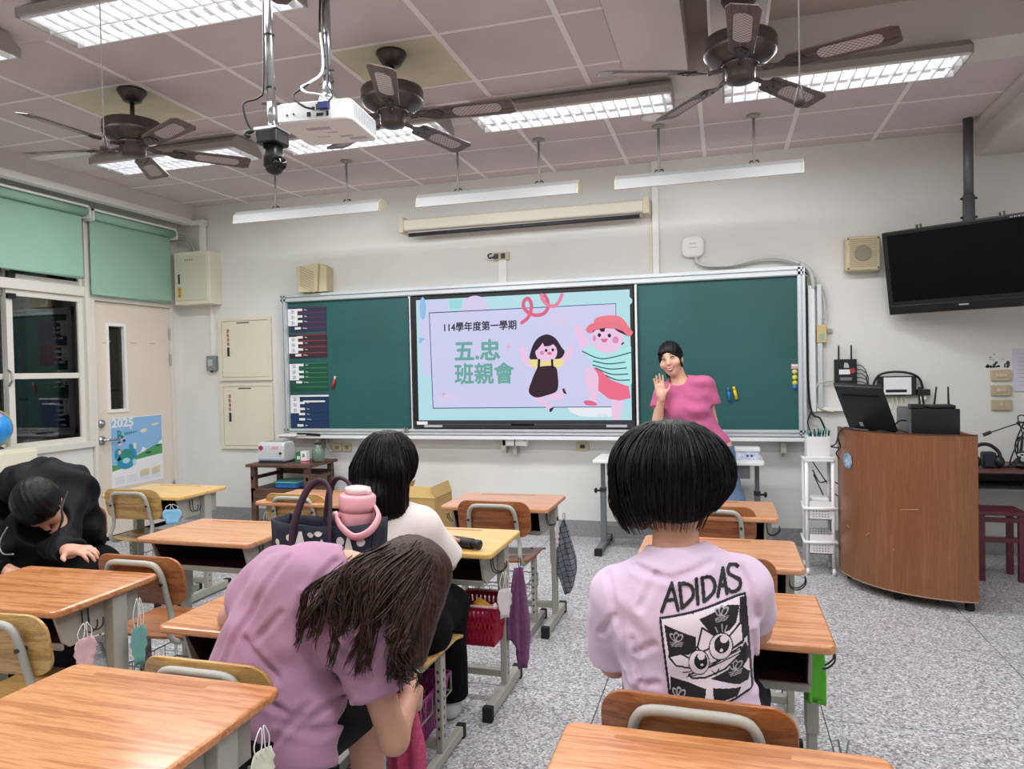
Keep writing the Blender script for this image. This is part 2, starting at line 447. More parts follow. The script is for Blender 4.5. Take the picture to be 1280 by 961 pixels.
# ceiling: beams, suspended tiles, the raised slab on the right
ce = MB()
ce.box(XL, XR, YB, YF + .1, 3.34, 3.5)
ceiling = struct('ceiling', ce, M_SLAB)
for i, (a, b) in enumerate(((4.352, 4.68), (2.50, 2.832), (0.66, 0.99), (-1.2, -0.87))):
    struct('trim_%d' % (5 + i), MB().box(-4.98, 1.78, a, b, ZC, 3.34), M_WALLR)
for i, (a, b) in enumerate(((2.832, 4.352), (0.99, 2.50), (-0.87, 0.66))):
    struct('trim_%d' % (9 + i), MB().box(-0.518, -0.172, a, b, ZC, 3.34), M_WALLR)
gx = [-4.98] + [-4.39 + 0.6095 * k for k in range(10)] + [1.70]
def tile_field(x_lo, x_hi, rows, bars=True):
    cols = [x for x in gx if x_lo - 1e-6 <= x <= x_hi + 1e-6]
    if cols[-1] < x_hi - .02: cols.append(x_hi)
    if cols[0] > x_lo + .02: cols.insert(0, x_lo)
    for x0, x1 in zip(cols, cols[1:]):
        for y0, y1 in zip(rows, rows[1:]):
            yel = (abs(x0 + 3.78) < .05 or abs(x0 + 1.95) < .05) and abs(y0 - 3.39) < .05
            MB().box(x0 + .002, x1 - .002, y0 + .002, y1 - .002, ZC, ZC + .014).build('ceiling_tile', M_TILEY if yel else M_TILE, ceiling)
    if bars:
        for x in cols[1:-1]: MB().box(x - .015, x + .015, rows[0], rows[-1], ZC - .005, ZC + .002).build('ceiling_bar', M_TBAR, ceiling)
        for y in rows[1:-1]: MB().box(cols[0], cols[-1], y - .010, y + .010, ZC - .0035, ZC + .002).build('ceiling_bar', M_TBAR, ceiling)
tile_field(-4.98, -0.518, [2.832, 3.39, 4.0, 4.262])
struct('trim_12', MB().box(-4.98, -0.518, 4.262, 4.352, ZC - .004, ZC + .02), M_TBAR)
tile_field(-4.98, 1.70, [4.68, 5.243, 5.853, 6.05])
tile_field(-4.98, -0.518, [0.99, 1.55, 2.16, 2.50])
tile_field(-4.98, -0.518, [-0.87, -0.3, 0.3, 0.66], bars=False)
tile_field(-4.98, 1.70, [-2.6, -2.0, -1.2], bars=False)
# mounting plank for the fans in the raised bay
struct('trim_13', MB().box(-0.045, 0.225, 0.99, 2.50, ZC, 3.34).box(-0.045, 0.225, 2.832, 4.352, ZC, 3.34), M_WALLR)
tr = MB()
for x in (-0.052, 0.218): tr.box(x, x + .014, 2.832, 4.352, ZC - .004, 3.1)
struct('trim_14', tr, M_TBAR)

# ---- left wall: windows, door
def pane_frame(mb, x0, x1, y0, y1, z0, z1, w):
    mb.box(x0, x1, y0, y1, z0, z0 + w); mb.box(x0, x1, y0, y1, z1 - w, z1)
    mb.box(x0, x1, y0, y0 + w, z0 + w, z1 - w); mb.box(x0, x1, y1 - w, y1, z0 + w, z1 - w)
def window_unit(idx, ya, yb):
    """outer frame with an upper light and two sliding sashes with a middle bar"""
    w = MB(); pane_frame(w, XL - .14, XL + .03, ya, yb, 0.84, 2.86, 0.055)
    w.box(XL - .12, XL + .015, ya + .05, yb - .05, 2.12, 2.20)
    win = struct('window_%d' % idx, w, M_FRAME, bevel=0.004)
    mid = (ya + yb) / 2
    for k, (a, b) in enumerate(((ya + .05, mid + .03), (mid - .03, yb - .05))):
        xo = XL - .045 if k else XL - .095
        s = MB(); pane_frame(s, xo, xo + .035, a, b, 0.885, 2.12, 0.05); s.box(xo, xo + .03, a + .05, b - .05, 1.43, 1.475)
        so = s.build('sash', M_FRAME, win, bevel=0.003)
        MB().box(xo + .012, xo + .017, a + .05, b - .05, 0.935, 1.43).build('pane', M_GLASS, so)
        MB().box(xo + .012, xo + .017, a + .05, b - .05, 1.475, 2.07).build('pane', M_GLASS, so)
        s = MB(); pane_frame(s, xo, xo + .035, a, b, 2.20, 2.82, 0.04)
        so2 = s.build('upper_sash', M_FRAME, win); MB().box(xo + .012, xo + .017, a + .04, b - .04, 2.24, 2.78).build('pane', M_GLASS, so2)
    y = mid
    MB().box(XL - .012, XL + .012, y - .03, y + .035, 2.045, 2.085).build('latch', M_BLACK, win)
    MB().box(XL - .012, XL + .012, y - .03, y + .035, 2.205, 2.25).build('latch', M_BLACK, win)
    MB().box(XL - .012, XL + .012, y - .03, y + .03, 0.865, 0.90).build('latch', M_BLACK, win)
    MB().tube([(XL - .01, y - .03, 1.50), (XL + .02, y - .03, 1.48), (XL + .025, y - .03, 1.42), (XL - .005, y - .03, 1.38)], .008, 6).build('sash_lock', M_STEEL, win)
    return win
window_unit(1, 3.55, 4.965)
window_unit(2, 2.1, 3.53)
struct('wall_left_pier', MB().box(XL - .2, XL, 1.2, 2.1, 0.84, 2.86), M_WALL)

# door with frame, transom, glass slit
df = MB()
df.box(XL - .12, XL + .03, 4.965, 5.0, 0, 2.86); df.box(XL - .12, XL + .02, 5.905, 5.94, 0, 2.86); df.box(XL - .12, XL + .025, 5.0, 5.905, 2.095, 2.15)
struct('trim_15', df, M_FRAME, bevel=0.004)
struct('window_3', MB().box(XL - .08, XL - .07, 5.0, 5.905, 2.15, 2.86), M_GLASS)
dr = MB(); Y0, Y1, Z0, Z1 = 5.15, 5.35, 1.13, 1.90
dr.box(XL - .05, XL - .008, 5.002, Y0, 0.035, 2.092); dr.box(XL - .05, XL - .008, Y1, 5.903, 0.035, 2.092)
dr.box(XL - .05, XL - .008, Y0, Y1, 0.035, Z0); dr.box(XL - .05, XL - .008, Y0, Y1, Z1, 2.092)
door = struct('door_1', dr, M_DOOR)
s = MB(); pane_frame(s, XL - .055, XL + .002, Y0 - .012, Y1 + .012, Z0 - .012, Z1 + .012, .028); s.build('window_frame', M_WHITEP, door)
MB().box(XL - .035, XL - .028, Y0 + .016, Y1 - .016, Z0 + .016, Z1 - .016).build('pane', M_GLASS, door)
s = MB().cyl((XL - .01, 5.055, .885), (XL + .012, 5.055, .885), .036).cyl((XL, 5.055, .885), (XL + .05, 5.055, .885), .012)
s.tube([(XL + .05, 5.05, .885), (XL + .052, 5.10, .885), (XL + .05, 5.2, .88)], .011, 8); s.build('door_handle', M_STEEL, door, smooth=True)
MB().cyl((XL - .01, 5.055, 1.03), (XL + .014, 5.055, 1.03), .033).cyl((XL, 5.055, 1.03), (XL + .03, 5.055, 1.03), .014).build('deadbolt', M_STEEL, door, smooth=True)
for z in (1.84, 1.59, .35): MB().cyl((XL, 5.905, z - .055), (XL, 5.905, z + .055), .012, n=10).build('hinge', M_STEEL, door)
s = MB()
for y, z in ((5.10, 1.73), (5.13, 1.745), (5.42, 1.74), (5.65, 1.74)): s.box(XL - .008, XL - .0065, y, y + .06, z, z + .008)
s.build('tape_mark', mat('tape_mark', '#b9a795', rough=.8), door)
# the dark corridor outside
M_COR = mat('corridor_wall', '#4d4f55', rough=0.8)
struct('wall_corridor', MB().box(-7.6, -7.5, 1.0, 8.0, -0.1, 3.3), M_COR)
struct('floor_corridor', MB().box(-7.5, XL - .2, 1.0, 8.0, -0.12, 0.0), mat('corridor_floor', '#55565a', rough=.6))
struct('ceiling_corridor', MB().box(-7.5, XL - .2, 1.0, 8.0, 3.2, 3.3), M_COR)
cl = wthing('corridor_fill_lamp', 'unseen lamp added to brighten the corridor outside the window', 'ceiling light', (-6.4, 5.2, 3.2))  # added lamp, out of view, to brighten the corridor behind the glass
MB().box(-6.5, -6.3, 4.6, 5.8, 3.14, 3.2).build('housing', M_WHITEP, cl)
_ld = bpy.data.lights.new('corridor_fill_light', 'AREA'); _ld.shape = 'RECTANGLE'; _ld.size = .15; _ld.size_y = 1.1; _ld.energy = 7.0
_lo = bpy.data.objects.new('corridor_fill_light', _ld); COL.objects.link(_lo); _lo.parent = cl; _lo.location = (0, 0, -.07)
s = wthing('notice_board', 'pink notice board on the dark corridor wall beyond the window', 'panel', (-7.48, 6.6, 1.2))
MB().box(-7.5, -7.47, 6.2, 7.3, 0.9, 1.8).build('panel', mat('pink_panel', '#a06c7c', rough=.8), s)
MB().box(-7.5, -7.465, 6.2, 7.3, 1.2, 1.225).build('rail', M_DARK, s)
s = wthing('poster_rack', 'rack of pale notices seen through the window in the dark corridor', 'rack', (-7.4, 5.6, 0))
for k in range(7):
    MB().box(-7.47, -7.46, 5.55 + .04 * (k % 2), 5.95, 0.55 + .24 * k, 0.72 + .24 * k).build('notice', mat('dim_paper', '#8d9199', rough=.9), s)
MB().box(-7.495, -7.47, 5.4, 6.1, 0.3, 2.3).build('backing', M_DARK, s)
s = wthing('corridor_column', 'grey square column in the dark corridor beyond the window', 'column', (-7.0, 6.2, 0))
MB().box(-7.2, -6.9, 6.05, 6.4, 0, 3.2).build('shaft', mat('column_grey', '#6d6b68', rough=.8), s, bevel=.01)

# blinds
def blind(label, y0, y1, zt, zb, bottom_y_shift=0.0):
    r = wthing('roller_blind', label, 'blind', (-5.1, (y0 + y1) / 2, zt), group='green roller blinds on the left wall')
    MB().cyl((-5.10, y0, zt), (-5.10, y1, zt), .034, n=16).build('roller', M_BLIND, r, smooth=True)
    MB().box(-5.136, -5.131, y0 + .02, y1 - .02, zb, zt).build('fabric', M_BLIND, r)
    MB().cyl((-5.134, y0 + .02, zb + .012), (-5.134, y1 - .02, zb + .012), .011, n=10).build('bottom_bar', M_BLIND, r, smooth=True)
    MB().box(-5.14, -5.06, y0 - .01, y1 + .01, zt + .034, zt + .05).build('rail', M_WHITEP, r)
    for y in (y0 - .01, y1 - .004): MB().box(-5.18, -5.06, y, y + .014, zt - .05, zt + .05).build('bracket', M_WHITEP, r)
    return r
blind('green roller blind over the sliding window, nearer the camera', 3.60, 4.875, 2.815, 2.255)
blind('green roller blind above the beige door', 4.915, 5.88, 2.80, 2.135)
# ------------------------------------------------------------------ ceiling fixtures
M_TUBE = mat('lamp_tube', '#ffffff', rough=0.4, emit='#f4f7ff', estr=6.0)
M_LOUV = mat('louver_white', '#eef0f2', rough=0.3)
M_HOUS = mat('lamp_housing', '#a8a29d', rough=0.5)
def make_light():
    r = thing('ceiling_light', '', 'ceiling light')
    L, Wd = 0.61, 0.165
    h = MB()
    prof = [(-.10, -.012), (.10, -.012), (Wd, -.062), (Wd, -.098), (Wd - .012, -.098), (Wd - .012, -.066), (.09, -.024), (-.09, -.024), (-Wd + .012, -.066), (-Wd + .012, -.098), (-Wd, -.098), (-Wd, -.062)]
    h.prism(prof, -L, L, 'yz')
    h.build('housing', M_HOUS, r)
    for sx in (-1, 1): MB().prism([(-.10, -.012), (.10, -.012), (Wd, -.062), (Wd, -.104), (-Wd, -.104), (-Wd, -.062)], sx * L - .004, sx * L + .004, 'yz').build('end_plate', M_HOUS, r)
    for x in (-.4, .4): MB().box(x - .12, x + .12, -.05, .05, -.014, 0).build('mounting_plate', M_HOUS, r)
    for y in (-.075, .075): MB().cyl((-L + .03, y, -.058), (L - .03, y, -.058), .014, n=10).build('tube', M_TUBE, r, smooth=True)
    for y in (-Wd + .018, 0, Wd - .018): MB().box(-L + .006, L - .006, y - .004, y + .004, -.108, -.074).build('louver_rail', M_LOUV, r)
    first = None
    n = 17
    for i in range(n):
        x = -L + .05 + (2 * L - .10) * i / (n - 1)
        if first is None:
            first = MB().prism([(-.003, -.110), (.003, -.110), (.007, -.078), (-.007, -.078)], -Wd + .02, Wd - .02, 'xz').build('louver_blade', M_LOUV, r); b = first
        else:
            b = first.copy(); COL.objects.link(b); b.parent = r
        b.location = (x, 0, 0)
    ld = bpy.data.lights.new('tube_light', 'AREA'); ld.shape = 'RECTANGLE'; ld.size = 1.12; ld.size_y = 0.28; ld.energy = TUBE_POWER; ld.color = TUBE_TINT
    lo = bpy.data.objects.new('tube_light', ld); COL.objects.link(lo); lo.parent = r; lo.location = (0, 0, -.118)
    return r
light0 = make_light()
spots = [(-3.81, 4.43, 'louvred ceiling light behind the leftmost ceiling fan'), (-2.32, 4.43, 'louvred ceiling light behind the white projector'),
         (-0.88, 4.43, 'louvred ceiling light right of the middle fan, above the round ceiling speaker'), (0.63, 4.41, 'louvred ceiling light behind the fan at the right'),
         (-2.30, 2.615, 'large louvred ceiling light at the top left corner of the photo'), (-3.87, 2.60, 'ceiling light cut off by the left edge of the photo'),
         (-0.80, 2.61, 'ceiling light of the second row, left of the raised bay'), (0.75, 2.61, 'ceiling light of the second row, in the raised bay'),
         (-3.2, 0.82, 'ceiling light of the third row, by the windows'), (-1.6, 0.82, 'ceiling light of the third row, over the near desks'), (0.1, 0.82, 'ceiling light of the third row, above the camera'), (1.4, .82, 'ceiling light of the third row, at the right'),
         (-2.4, -1.04, 'ceiling light at the back of the room, left'), (0.2, -1.04, 'ceiling light at the back of the room, right')]
for i, (x, y, lb) in enumerate(spots):
    o = light0 if i == 0 else dup(light0)
    o.location = (x, y, ZC); tag(o, lb, 'ceiling light', 'louvred fluorescent ceiling lights')

# fans
M_FAN = mat('fan_bronze', '#4a403d', rough=0.35, metal=0.45)
M_FANB = wood('fan_blade_wood', '#372b29', '#4f403d', '#66534f', rough=0.45, along='x', scale=2.2, coat=0.05)
def cane():
    m = mat('cane_panel', '#b7aeae', rough=0.7); nt = m.node_tree; b = nt.nodes['Principled BSDF']
    tc = nt.nodes.new('ShaderNodeTexCoord'); c = nt.nodes.new('ShaderNodeTexChecker'); c.inputs['Scale'].default_value = 90
    c.inputs['Color1'].default_value = lin('#c2b9b8'); c.inputs['Color2'].default_value = lin('#8c8080')
    nt.links.new(tc.outputs['Object'], c.inputs['Vector']); nt.links.new(c.outputs['Color'], b.inputs['Base Color'])
    return m
M_CANE = cane()
def make_fan():
    r = thing('ceiling_fan', '', 'ceiling fan')
    MB().lathe([(.078, 0), (.080, -.012), (.066, -.035), (.048, -.066), (.022, -.072)], 24).build('canopy', M_FAN, r, smooth=True)
    MB().cyl((0, 0, -.07), (0, 0, -.185), .0125, n=12).lathe([(.03, -.165), (.036, -.175), (.04, -.19)], 16).build('rod', M_FAN, r, smooth=True)
    MB().lathe([(.05, -.18), (.13, -.183), (.158, -.192), (.163, -.205), (.160, -.235), (.164, -.24), (.160, -.262), (.135, -.285), (.10, -.30), (.09, -.305)], 36).build('motor', M_FAN, r, smooth=True)
    MB().lathe([(.085, -.30), (.082, -.318), (.066, -.322), (.066, -.365), (.058, -.382), (.03, -.388)], 28).build('switch_housing', M_FAN, r, smooth=True)
    proto = None
    out = [(.205, -.042), (.23, -.052), (.62, -.068), (.648, -.052), (.652, .052), (.62, .068), (.23, .052), (.205, .042)]
    for k in range(5):
        if proto is None:
            b = MB().prism(out, -.003, .003, 'xy').build('blade', M_FANB, r, bevel=.0015)
            MB().prism(rrect(.33, .585, -.037, .037, .034), -.0042, -.0028, 'xy').prism(rrect(.33, .585, -.037, .037, .034), .0028, .0042, 'xy').build('cane_inset', M_CANE, b)
            ir = MB().prism([(.10, -.012), (.17, -.010), (.215, -.034), (.265, -.03), (.285, 0), (.265, .03), (.215, .034), (.17, .010), (.10, .012)], -.009, -.003, 'xy')
            ir.tube([(.075, 0, .012), (.10, 0, .004), (.15, 0, -.006)], .010, 8)
            for x, y in ((.235, -.018), (.235, .018), (.262, 0)): ir.cyl((x, y, -.013), (x, y, .006), .005, n=8)
            ir.build('blade_iron', M_FAN, b)
            proto = b
        else: b = dup(proto, parent=r)
        a = 2 * PI * k / 5
        b.matrix_local = Matrix.Translation((0, 0, -.338)) @ Matrix.Rotation(a, 4, 'Z') @ Matrix.Rotation(D2R(-13), 4, 'X') @ Matrix.Translation((0, 0, 0))
    return r
fan0 = make_fan()
fans = [(-3.275, 3.474, 264, 'brown five-blade ceiling fan at the left, under a yellowed tile', 0),
        (-1.645, 3.513, 3, 'brown ceiling fan in the middle, beside the projector', 0),
        (0.09, 3.50, 270, 'brown ceiling fan at the right, in the raised ceiling bay', 0),
        (-1.62, 1.66, 1, 'ceiling fan cut off by the top edge, two blade tips in view', (-0.045, 0.0, 2.069)),
        (0.13, 1.66, 270, 'ceiling fan of the second row whose pull cord hangs into view at the right', (0.032, 0.0, 1.973))]
for i, (x, y, a, lb, chain_) in enumerate(fans):
    o = fan0 if i == 0 else dup(fan0)
    o.location = (x, y, ZC); o.rotation_euler = (0, 0, D2R(a)); tag(o, lb, 'ceiling fan', 'brown ceiling fans')
fan_objs = [o for o in COL.objects if o.type == 'EMPTY' and o.name.startswith('ceiling_fan')]
for o, (x, y, a, lb, ch) in zip(fan_objs, fans):
    if ch:
        q = Matrix.Rotation(-D2R(a), 3, 'Z') @ Vector((ch[0], ch[1], 0)); zb = ch[2] - ZC
        c = MB().tube([(q.x, q.y, -.37), (q.x, q.y, zb + .03)], .0017, 5).build('pull_cord', mat('cord_grey', '#77706c', rough=.6), o)
        MB().lathe([(.003, .034), (.006, .026), (.012, .004), (.012, -.006), (.006, -.010)], 12, (q.x, q.y, zb)).build('pull_knob', mat('knob_wood', '#3b2b28', rough=.4), c, smooth=True)

# projector on its pole
p = wthing('projector', 'white projector hanging from a ceiling pole', 'projector', (-1.70, 2.93, 2.5))
R = Matrix.Rotation(D2R(6), 3, 'Z'); PC = Vector((-1.685, 2.925, 2.548))
def pj(x, y, z): return tuple(PC + R @ Vector((x, y, z)))
b = MB(); b.T = Matrix.Translation(PC) @ R.to_4x4()
b.prism(rrect(-.17, .17, -.15, .165, .03), -.047, .042, 'xy'); body = b.build('body', M_WHITE, p, bevel=.008, smooth=False)
b = MB(); b.T = Matrix.Translation(PC) @ R.to_4x4(); b.box(-.165, .08, -.1515, -.14, -.038, .034).build('port_panel', mat('port_panel', '#d3d3d2', rough=.5), p)
for k, (x, z, w, hh) in enumerate(((-.02, -.016, .016, .018), (.0, .008, .012, .012), (.02, .008, .012, .012), (.04, .008, .012, .012), (.03, -.02, .03, .012), (.065, -.018, .01, .02), (.045, .02, .06, .008), (-.09, -.01, .006, .006), (-.12, -.012, .006, .006))):
    b = MB(); b.T = Matrix.Translation(PC) @ R.to_4x4(); b.box(x - w / 2, x + w / 2, -.155, -.15, z - hh / 2, z + hh / 2).build('port', M_BLACK, p)
b = MB(); b.T = Matrix.Translation(PC) @ R.to_4x4()
for k in range(14): b.box(.169, .1725, -.12 + .019 * k, -.11 + .019 * k, -.03, .03)
tag(b.build('vent_grille', mat('vent_grey', '#9b9ea3', rough=.5), p), kind='stuff')
b = MB(); b.T = Matrix.Translation(PC) @ R.to_4x4(); b.cyl((.08, .16, 0), (.08, .19, 0), .038, n=20).build('lens', M_BLACKG, p, smooth=True)
b = MB(); b.T = Matrix.Translation(PC) @ R.to_4x4()
b.box(-.10, .06, -.05, -.02, .042, .062); b.box(-.10, .06, .06, .09, .042, .062); b.box(-.03, .03, -.06, .1, .06, .075); b.build('bracket', M_STEEL, p, bevel=.002)
MB().cyl((-1.645, 2.86, 2.62), (-1.645, 2.86, 2.72), .024, n=16).cyl((-1.645, 2.86, 2.70), (-1.645, 2.86, ZC), .0185, n=16).lathe([(.045, 2.615), (.04, 2.63), (.026, 2.66)], 16, (-1.645, 2.86, 0)).build('pole', M_STEEL, p, smooth=True)
b = MB()
for z in (2.70, 2.75, 2.80, 2.85, 2.90): b.cyl((-1.645, 2.838, z), (-1.645, 2.842, z), .005, n=8)
for z in (2.69, 2.74): b.cyl((-1.68, 2.85, z), (-1.61, 2.85, z), .005, n=6)
tag(b.build('pole_bolt', M_DARK, p), kind='stuff')
MB().tube(spline([(-1.655, 2.835, ZC), (-1.668, 2.84, 2.9), (-1.662, 2.835, 2.74), (-1.70, 2.78, 2.66), (-1.75, 2.75, 2.61), (-1.70, 2.75, 2.56), (-1.66, 2.765, 2.55)]), .0045, 6).build('cable', M_CABLE, p, smooth=True)
MB().tube(spline([(-1.66, 2.835, 2.90), (-1.652, 2.832, 2.74), (-1.69, 2.79, 2.675), (-1.72, 2.77, 2.65), (-1.69, 2.76, 2.62), (-1.62, 2.76, 2.60), (-1.60, 2.765, 2.565)]), .006, 6).build('cable', M_CABLEW, p, smooth=True)
MB().tube(spline([(-1.63, 2.835, 2.90), (-1.63, 2.835, 2.72), (-1.61, 2.80, 2.65), (-1.58, 2.78, 2.60), (-1.60, 2.765, 2.565)]), .004, 6).build('cable', M_CABLE, p, smooth=True)
b = MB(); b.T = Matrix.Translation(PC) @ R.to_4x4(); b.box(.03, .075, -.175, -.15, -.002, .026).build('video_plug', mat('plug_blue', '#1f2f63', rough=.5), p)
for x, y, w, d in ((-.02, -.06, .11, .03), (.02, -.0, .05, .012), (.06, .06, .06, .02), (-.04, .05, .06, .008), (.10, .10, .08, .03)):
    b = MB(); b.T = Matrix.Translation(PC) @ R.to_4x4(); b.box(x - w / 2, x + w / 2, y - d / 2, y + d / 2, -.0478, -.0468); b.build('rating_label', mat('label_grey', '#b9b4b4', rough=.6), p)

# tracking camera on a pole
p = wthing('tracking_camera', 'black camera hanging head down from a chrome pole', 'camera', (-1.757, 2.6, 2.25))
MB().cyl((-1.762, 2.6, ZC), (-1.755, 2.6, 2.50), .0165, n=14).cyl((-1.755, 2.6, 2.53), (-1.754, 2.6, 2.44), .019, n=14).build('pole', M_STEEL, p, smooth=True)
MB().box(-1.815, -1.71, 2.56, 2.66, 2.415, 2.425).build('bracket', M_STEEL, p)
MB().prism(rrect(-1.812, -1.712, 2.555, 2.665, .02), 2.36, 2.415, 'xy').build('base', M_BLACK, p, bevel=.006)
MB().prism(rrect(-1.792, -1.728, 2.57, 2.65, .025), 2.27, 2.36, 'xy').ball((-1.757, 2.61, 2.27), (.036, .04, .03)).build('head', M_BLACK, p, smooth=True)
MB().cyl((-1.735, 2.60, 2.282), (-1.712, 2.59, 2.278), .027, n=16).build('lens', M_BLACKG, p, smooth=True)
MB().tube(spline([(-1.775, 2.583, ZC), (-1.768, 2.58, 2.9), (-1.776, 2.58, 2.6), (-1.80, 2.58, 2.55), (-1.855, 2.57, 2.535), (-1.862, 2.56, 2.51), (-1.84, 2.56, 2.44), (-1.82, 2.57, 2.41)]), .0042, 6).build('cable', M_CABLE, p, smooth=True)
MB().tube(spline([(-1.82, 2.56, 2.41), (-1.845, 2.55, 2.40), (-1.83, 2.55, 2.385)]), .009, 6).build('plug', M_CABLE, p, smooth=True)
for z in (2.585, 2.80): MB().cyl((-1.7575, 2.6, z), (-1.7575, 2.6, z + .006), .0205, n=12).build('cable_tie', M_BLACK, p)

# three blackboard lamps hung in front of the board
M_LSH = mat('lamp_shade_white', '#9fa09e', rough=0.5)
def board_lamp(label, x0, x1, rods):
    YL = 5.15; r = wthing('blackboard_lamp', label, 'hanging lamp', ((x0 + x1) / 2, YL, 2.7), group='white lamps hung in front of the blackboard')
    # asymmetric hood, open towards the board and the floor
    pr = [(-.085, -.045), (-.072, -.045), (-.058, .015), (-.02, .048), (.05, .055), (.105, .04), (.11, .048), (.05, .066), (-.025, .062), (-.070, .026)]
    MB().prism([(YL + a, 2.70 + b) for a, b in pr], x0, x1, 'yz').build('hood', M_LSH, r)
    for x in (x0, x1): MB().prism([(YL + a, 2.70 + b) for a, b in ((-.085, -.045), (-.070, .026), (-.025, .062), (.05, .066), (.11, .045), (.09, -.01))], x - .004, x + .004, 'yz').build('end_cap', mat('cap_cream', '#cfc9ae', rough=.5), r)
    MB().cyl((x0 + .04, YL + .02, 2.72), (x1 - .04, YL + .02, 2.72), .013, n=10).build('tube', mat('board_tube', '#ffffff', rough=.4, emit='#f4f7ff', estr=1.5), r, smooth=True)
    for x in rods:
        MB().cyl((x, YL + .01, 2.765), (x, YL + .01, ZC - .01), .009, n=10).lathe([(.045, ZC), (.045, ZC - .01), (.02, ZC - .02)], 16, (x, YL + .01, 0)).build('rod', M_GREYL, r, smooth=True)
        MB().tube([(x - .03, YL + .01, 2.766), (x - .025, YL + .01, 2.785), (x + .025, YL + .01, 2.785), (x + .03, YL + .01, 2.766)], .006, 6).build('clamp', M_DARK, r)
    ld = bpy.data.lights.new('board_light', 'AREA'); ld.shape = 'RECTANGLE'; ld.size = (x1 - x0) * .92; ld.size_y = .08; ld.energy = BOARD_POWER; ld.color = TUBE_TINT
    lo = bpy.data.objects.new('board_light', ld); COL.objects.link(lo); lo.parent = r; lo.location = (0, 0.03, -.03); lo.rotation_euler = (D2R(48), 0, 0)
    return r
board_lamp('white hanging blackboard lamp nearest the left wall', -3.81, -2.518, (-3.47, -2.825))
board_lamp('white hanging blackboard lamp above the projection screen case', -2.20, -.973, (-1.895, -1.268))
board_lamp('white hanging blackboard lamp left of the television pole', -.706, .512, (-.412, .214))
# small round speaker in the ceiling
r = wthing('ceiling_speaker', 'round white speaker grille set in the ceiling', 'speaker', (-.435, 4.96, ZC - .01))
MB().lathe([(.075, ZC - .002), (.078, ZC - .008), (.06, ZC - .012)], 28, (-.435, 4.96, 0)).build('ring', M_WHITEP, r, smooth=True)
MB().lathe([(.061, ZC - .006), (.058, ZC - .010), (.02, ZC - .0105)], 28, (-.435, 4.96, 0)).build('grille', mat('grille_grey', '#a7a2a1', rough=.7), r)
# ------------------------------------------------------------------ front wall: blackboard, display, boxes
YB0 = 5.985                                   # face of the board
bb = wthing('blackboard', 'long green sliding blackboard with silver aluminium frame', 'blackboard', (-1.69, 6.0, 0.85))
MB().box(-3.95, .57, 6.0, 6.05, .88, 2.16).build('back_panel', M_DARK, bb)
def rail(x0, x1, z0, z1, horiz):
    mb = MB()
    mb.box(x0, x1, 5.965, 6.05, z0, z1)
    w = (z1 - z0) if horiz else (x1 - x0)
    for k in (0.0, 0.55):
        if horiz: mb.box(x0 + .012, x1 - .012, 5.950, 5.965, z0 + w * (k + .08), z0 + w * (k + .40))
        else: mb.box(x0 + w * (k + .08), x0 + w * (k + .40), 5.950, 5.965, z0 + .012, z1 - .012)
    return mb
rail(-3.99, .603, 2.098, 2.171, True).build('top_rail', M_ALU, bb)
rail(-3.99, .603, .862, .915, True).build('bottom_rail', M_ALU, bb)
rail(-3.99, -3.925, .862, 2.171, False).build('left_rail', M_ALU, bb)
rail(.546, .603, .862, 2.171, False).build('right_rail', M_ALU, bb)
MB().box(-3.924, -2.69, 5.985, 5.998, .916, 2.097).build('left_panel', M_BOARD, bb)
MB().box(-.672, .545, 5.985, 5.998, .916, 2.097).build('right_panel', M_BOARD, bb)
for x in (-2.69, -.690): MB().box(x, x + .018, 5.970, 5.998, .90, 2.10).build('panel_edge', M_ALUL, bb)
MB().box(-2.69, -2.683, 5.965, 5.985, .92, 2.08).box(-.672, -.665, 5.965, 5.985, .92, 2.08).build('shadow_gap', M_DARK, bb)
l = MB().box(-4.0, .61, 5.90, 6.05, .838, .850); l.box(-4.0, .61, 5.893, 5.903, .832, .862); l.build('chalk_ledge', M_ALUL, bb, bevel=.002)
for x in (-3.62, -1.82, .43): MB().box(x - .02, x + .02, 5.93, 6.05, .74, .832).prism([(5.93, .832), (6.04, .832), (6.04, .70)], x - .006, x + .006, 'yz').build('bracket', M_GREYL, bb)
for x in (-2.745, -2.72): MB().box(x, x + .012, 5.94, 5.985, .885, .93).build('slide_stop', M_STEEL, bb)

# 86 inch display
dp = wthing('interactive_display', 'large flat display showing a slide with two cartoon children', 'display', (-1.667, 5.97, .92))
MB().box(-2.655, -.70, 5.955, 6.0, .922, 2.086).build('body', M_BLACK, dp, bevel=.003)
MB().box(-2.652, -.703, 5.948, 5.956, .925, .984).build('lower_bezel', M_DARK, dp, bevel=.002)
MB().box(-2.60, -.745, 5.945, 5.95, .955, .959).build('bezel_line', mat('bezel_line', '#5a5e68', rough=.4), dp)
MB().box(-1.75, -1.55, 5.944, 5.95, .948, .962).build('sensor', M_BLACKG, dp)
MB().box(-.935, -.765, 5.943, 5.95, .935, .955).build('button_strip', mat('strip_silver', '#aeb2bb', rough=.4), dp)
MB().box(-2.62, -2.52, 5.943, 5.95, .955, .983).build('sticker', M_PAPER, dp)
MB().box(-2.55, -2.38, 5.943, 5.95, .932, .952).build('sticker', mat('sticker_grey', '#b3b3bb', rough=.6), dp)
SLIDE_GAIN = 0.92
def glow(name, hexc): return mat('slide_' + name, '#000000', rough=0.35, emit=hexc, estr=SLIDE_GAIN, spec=0.3)
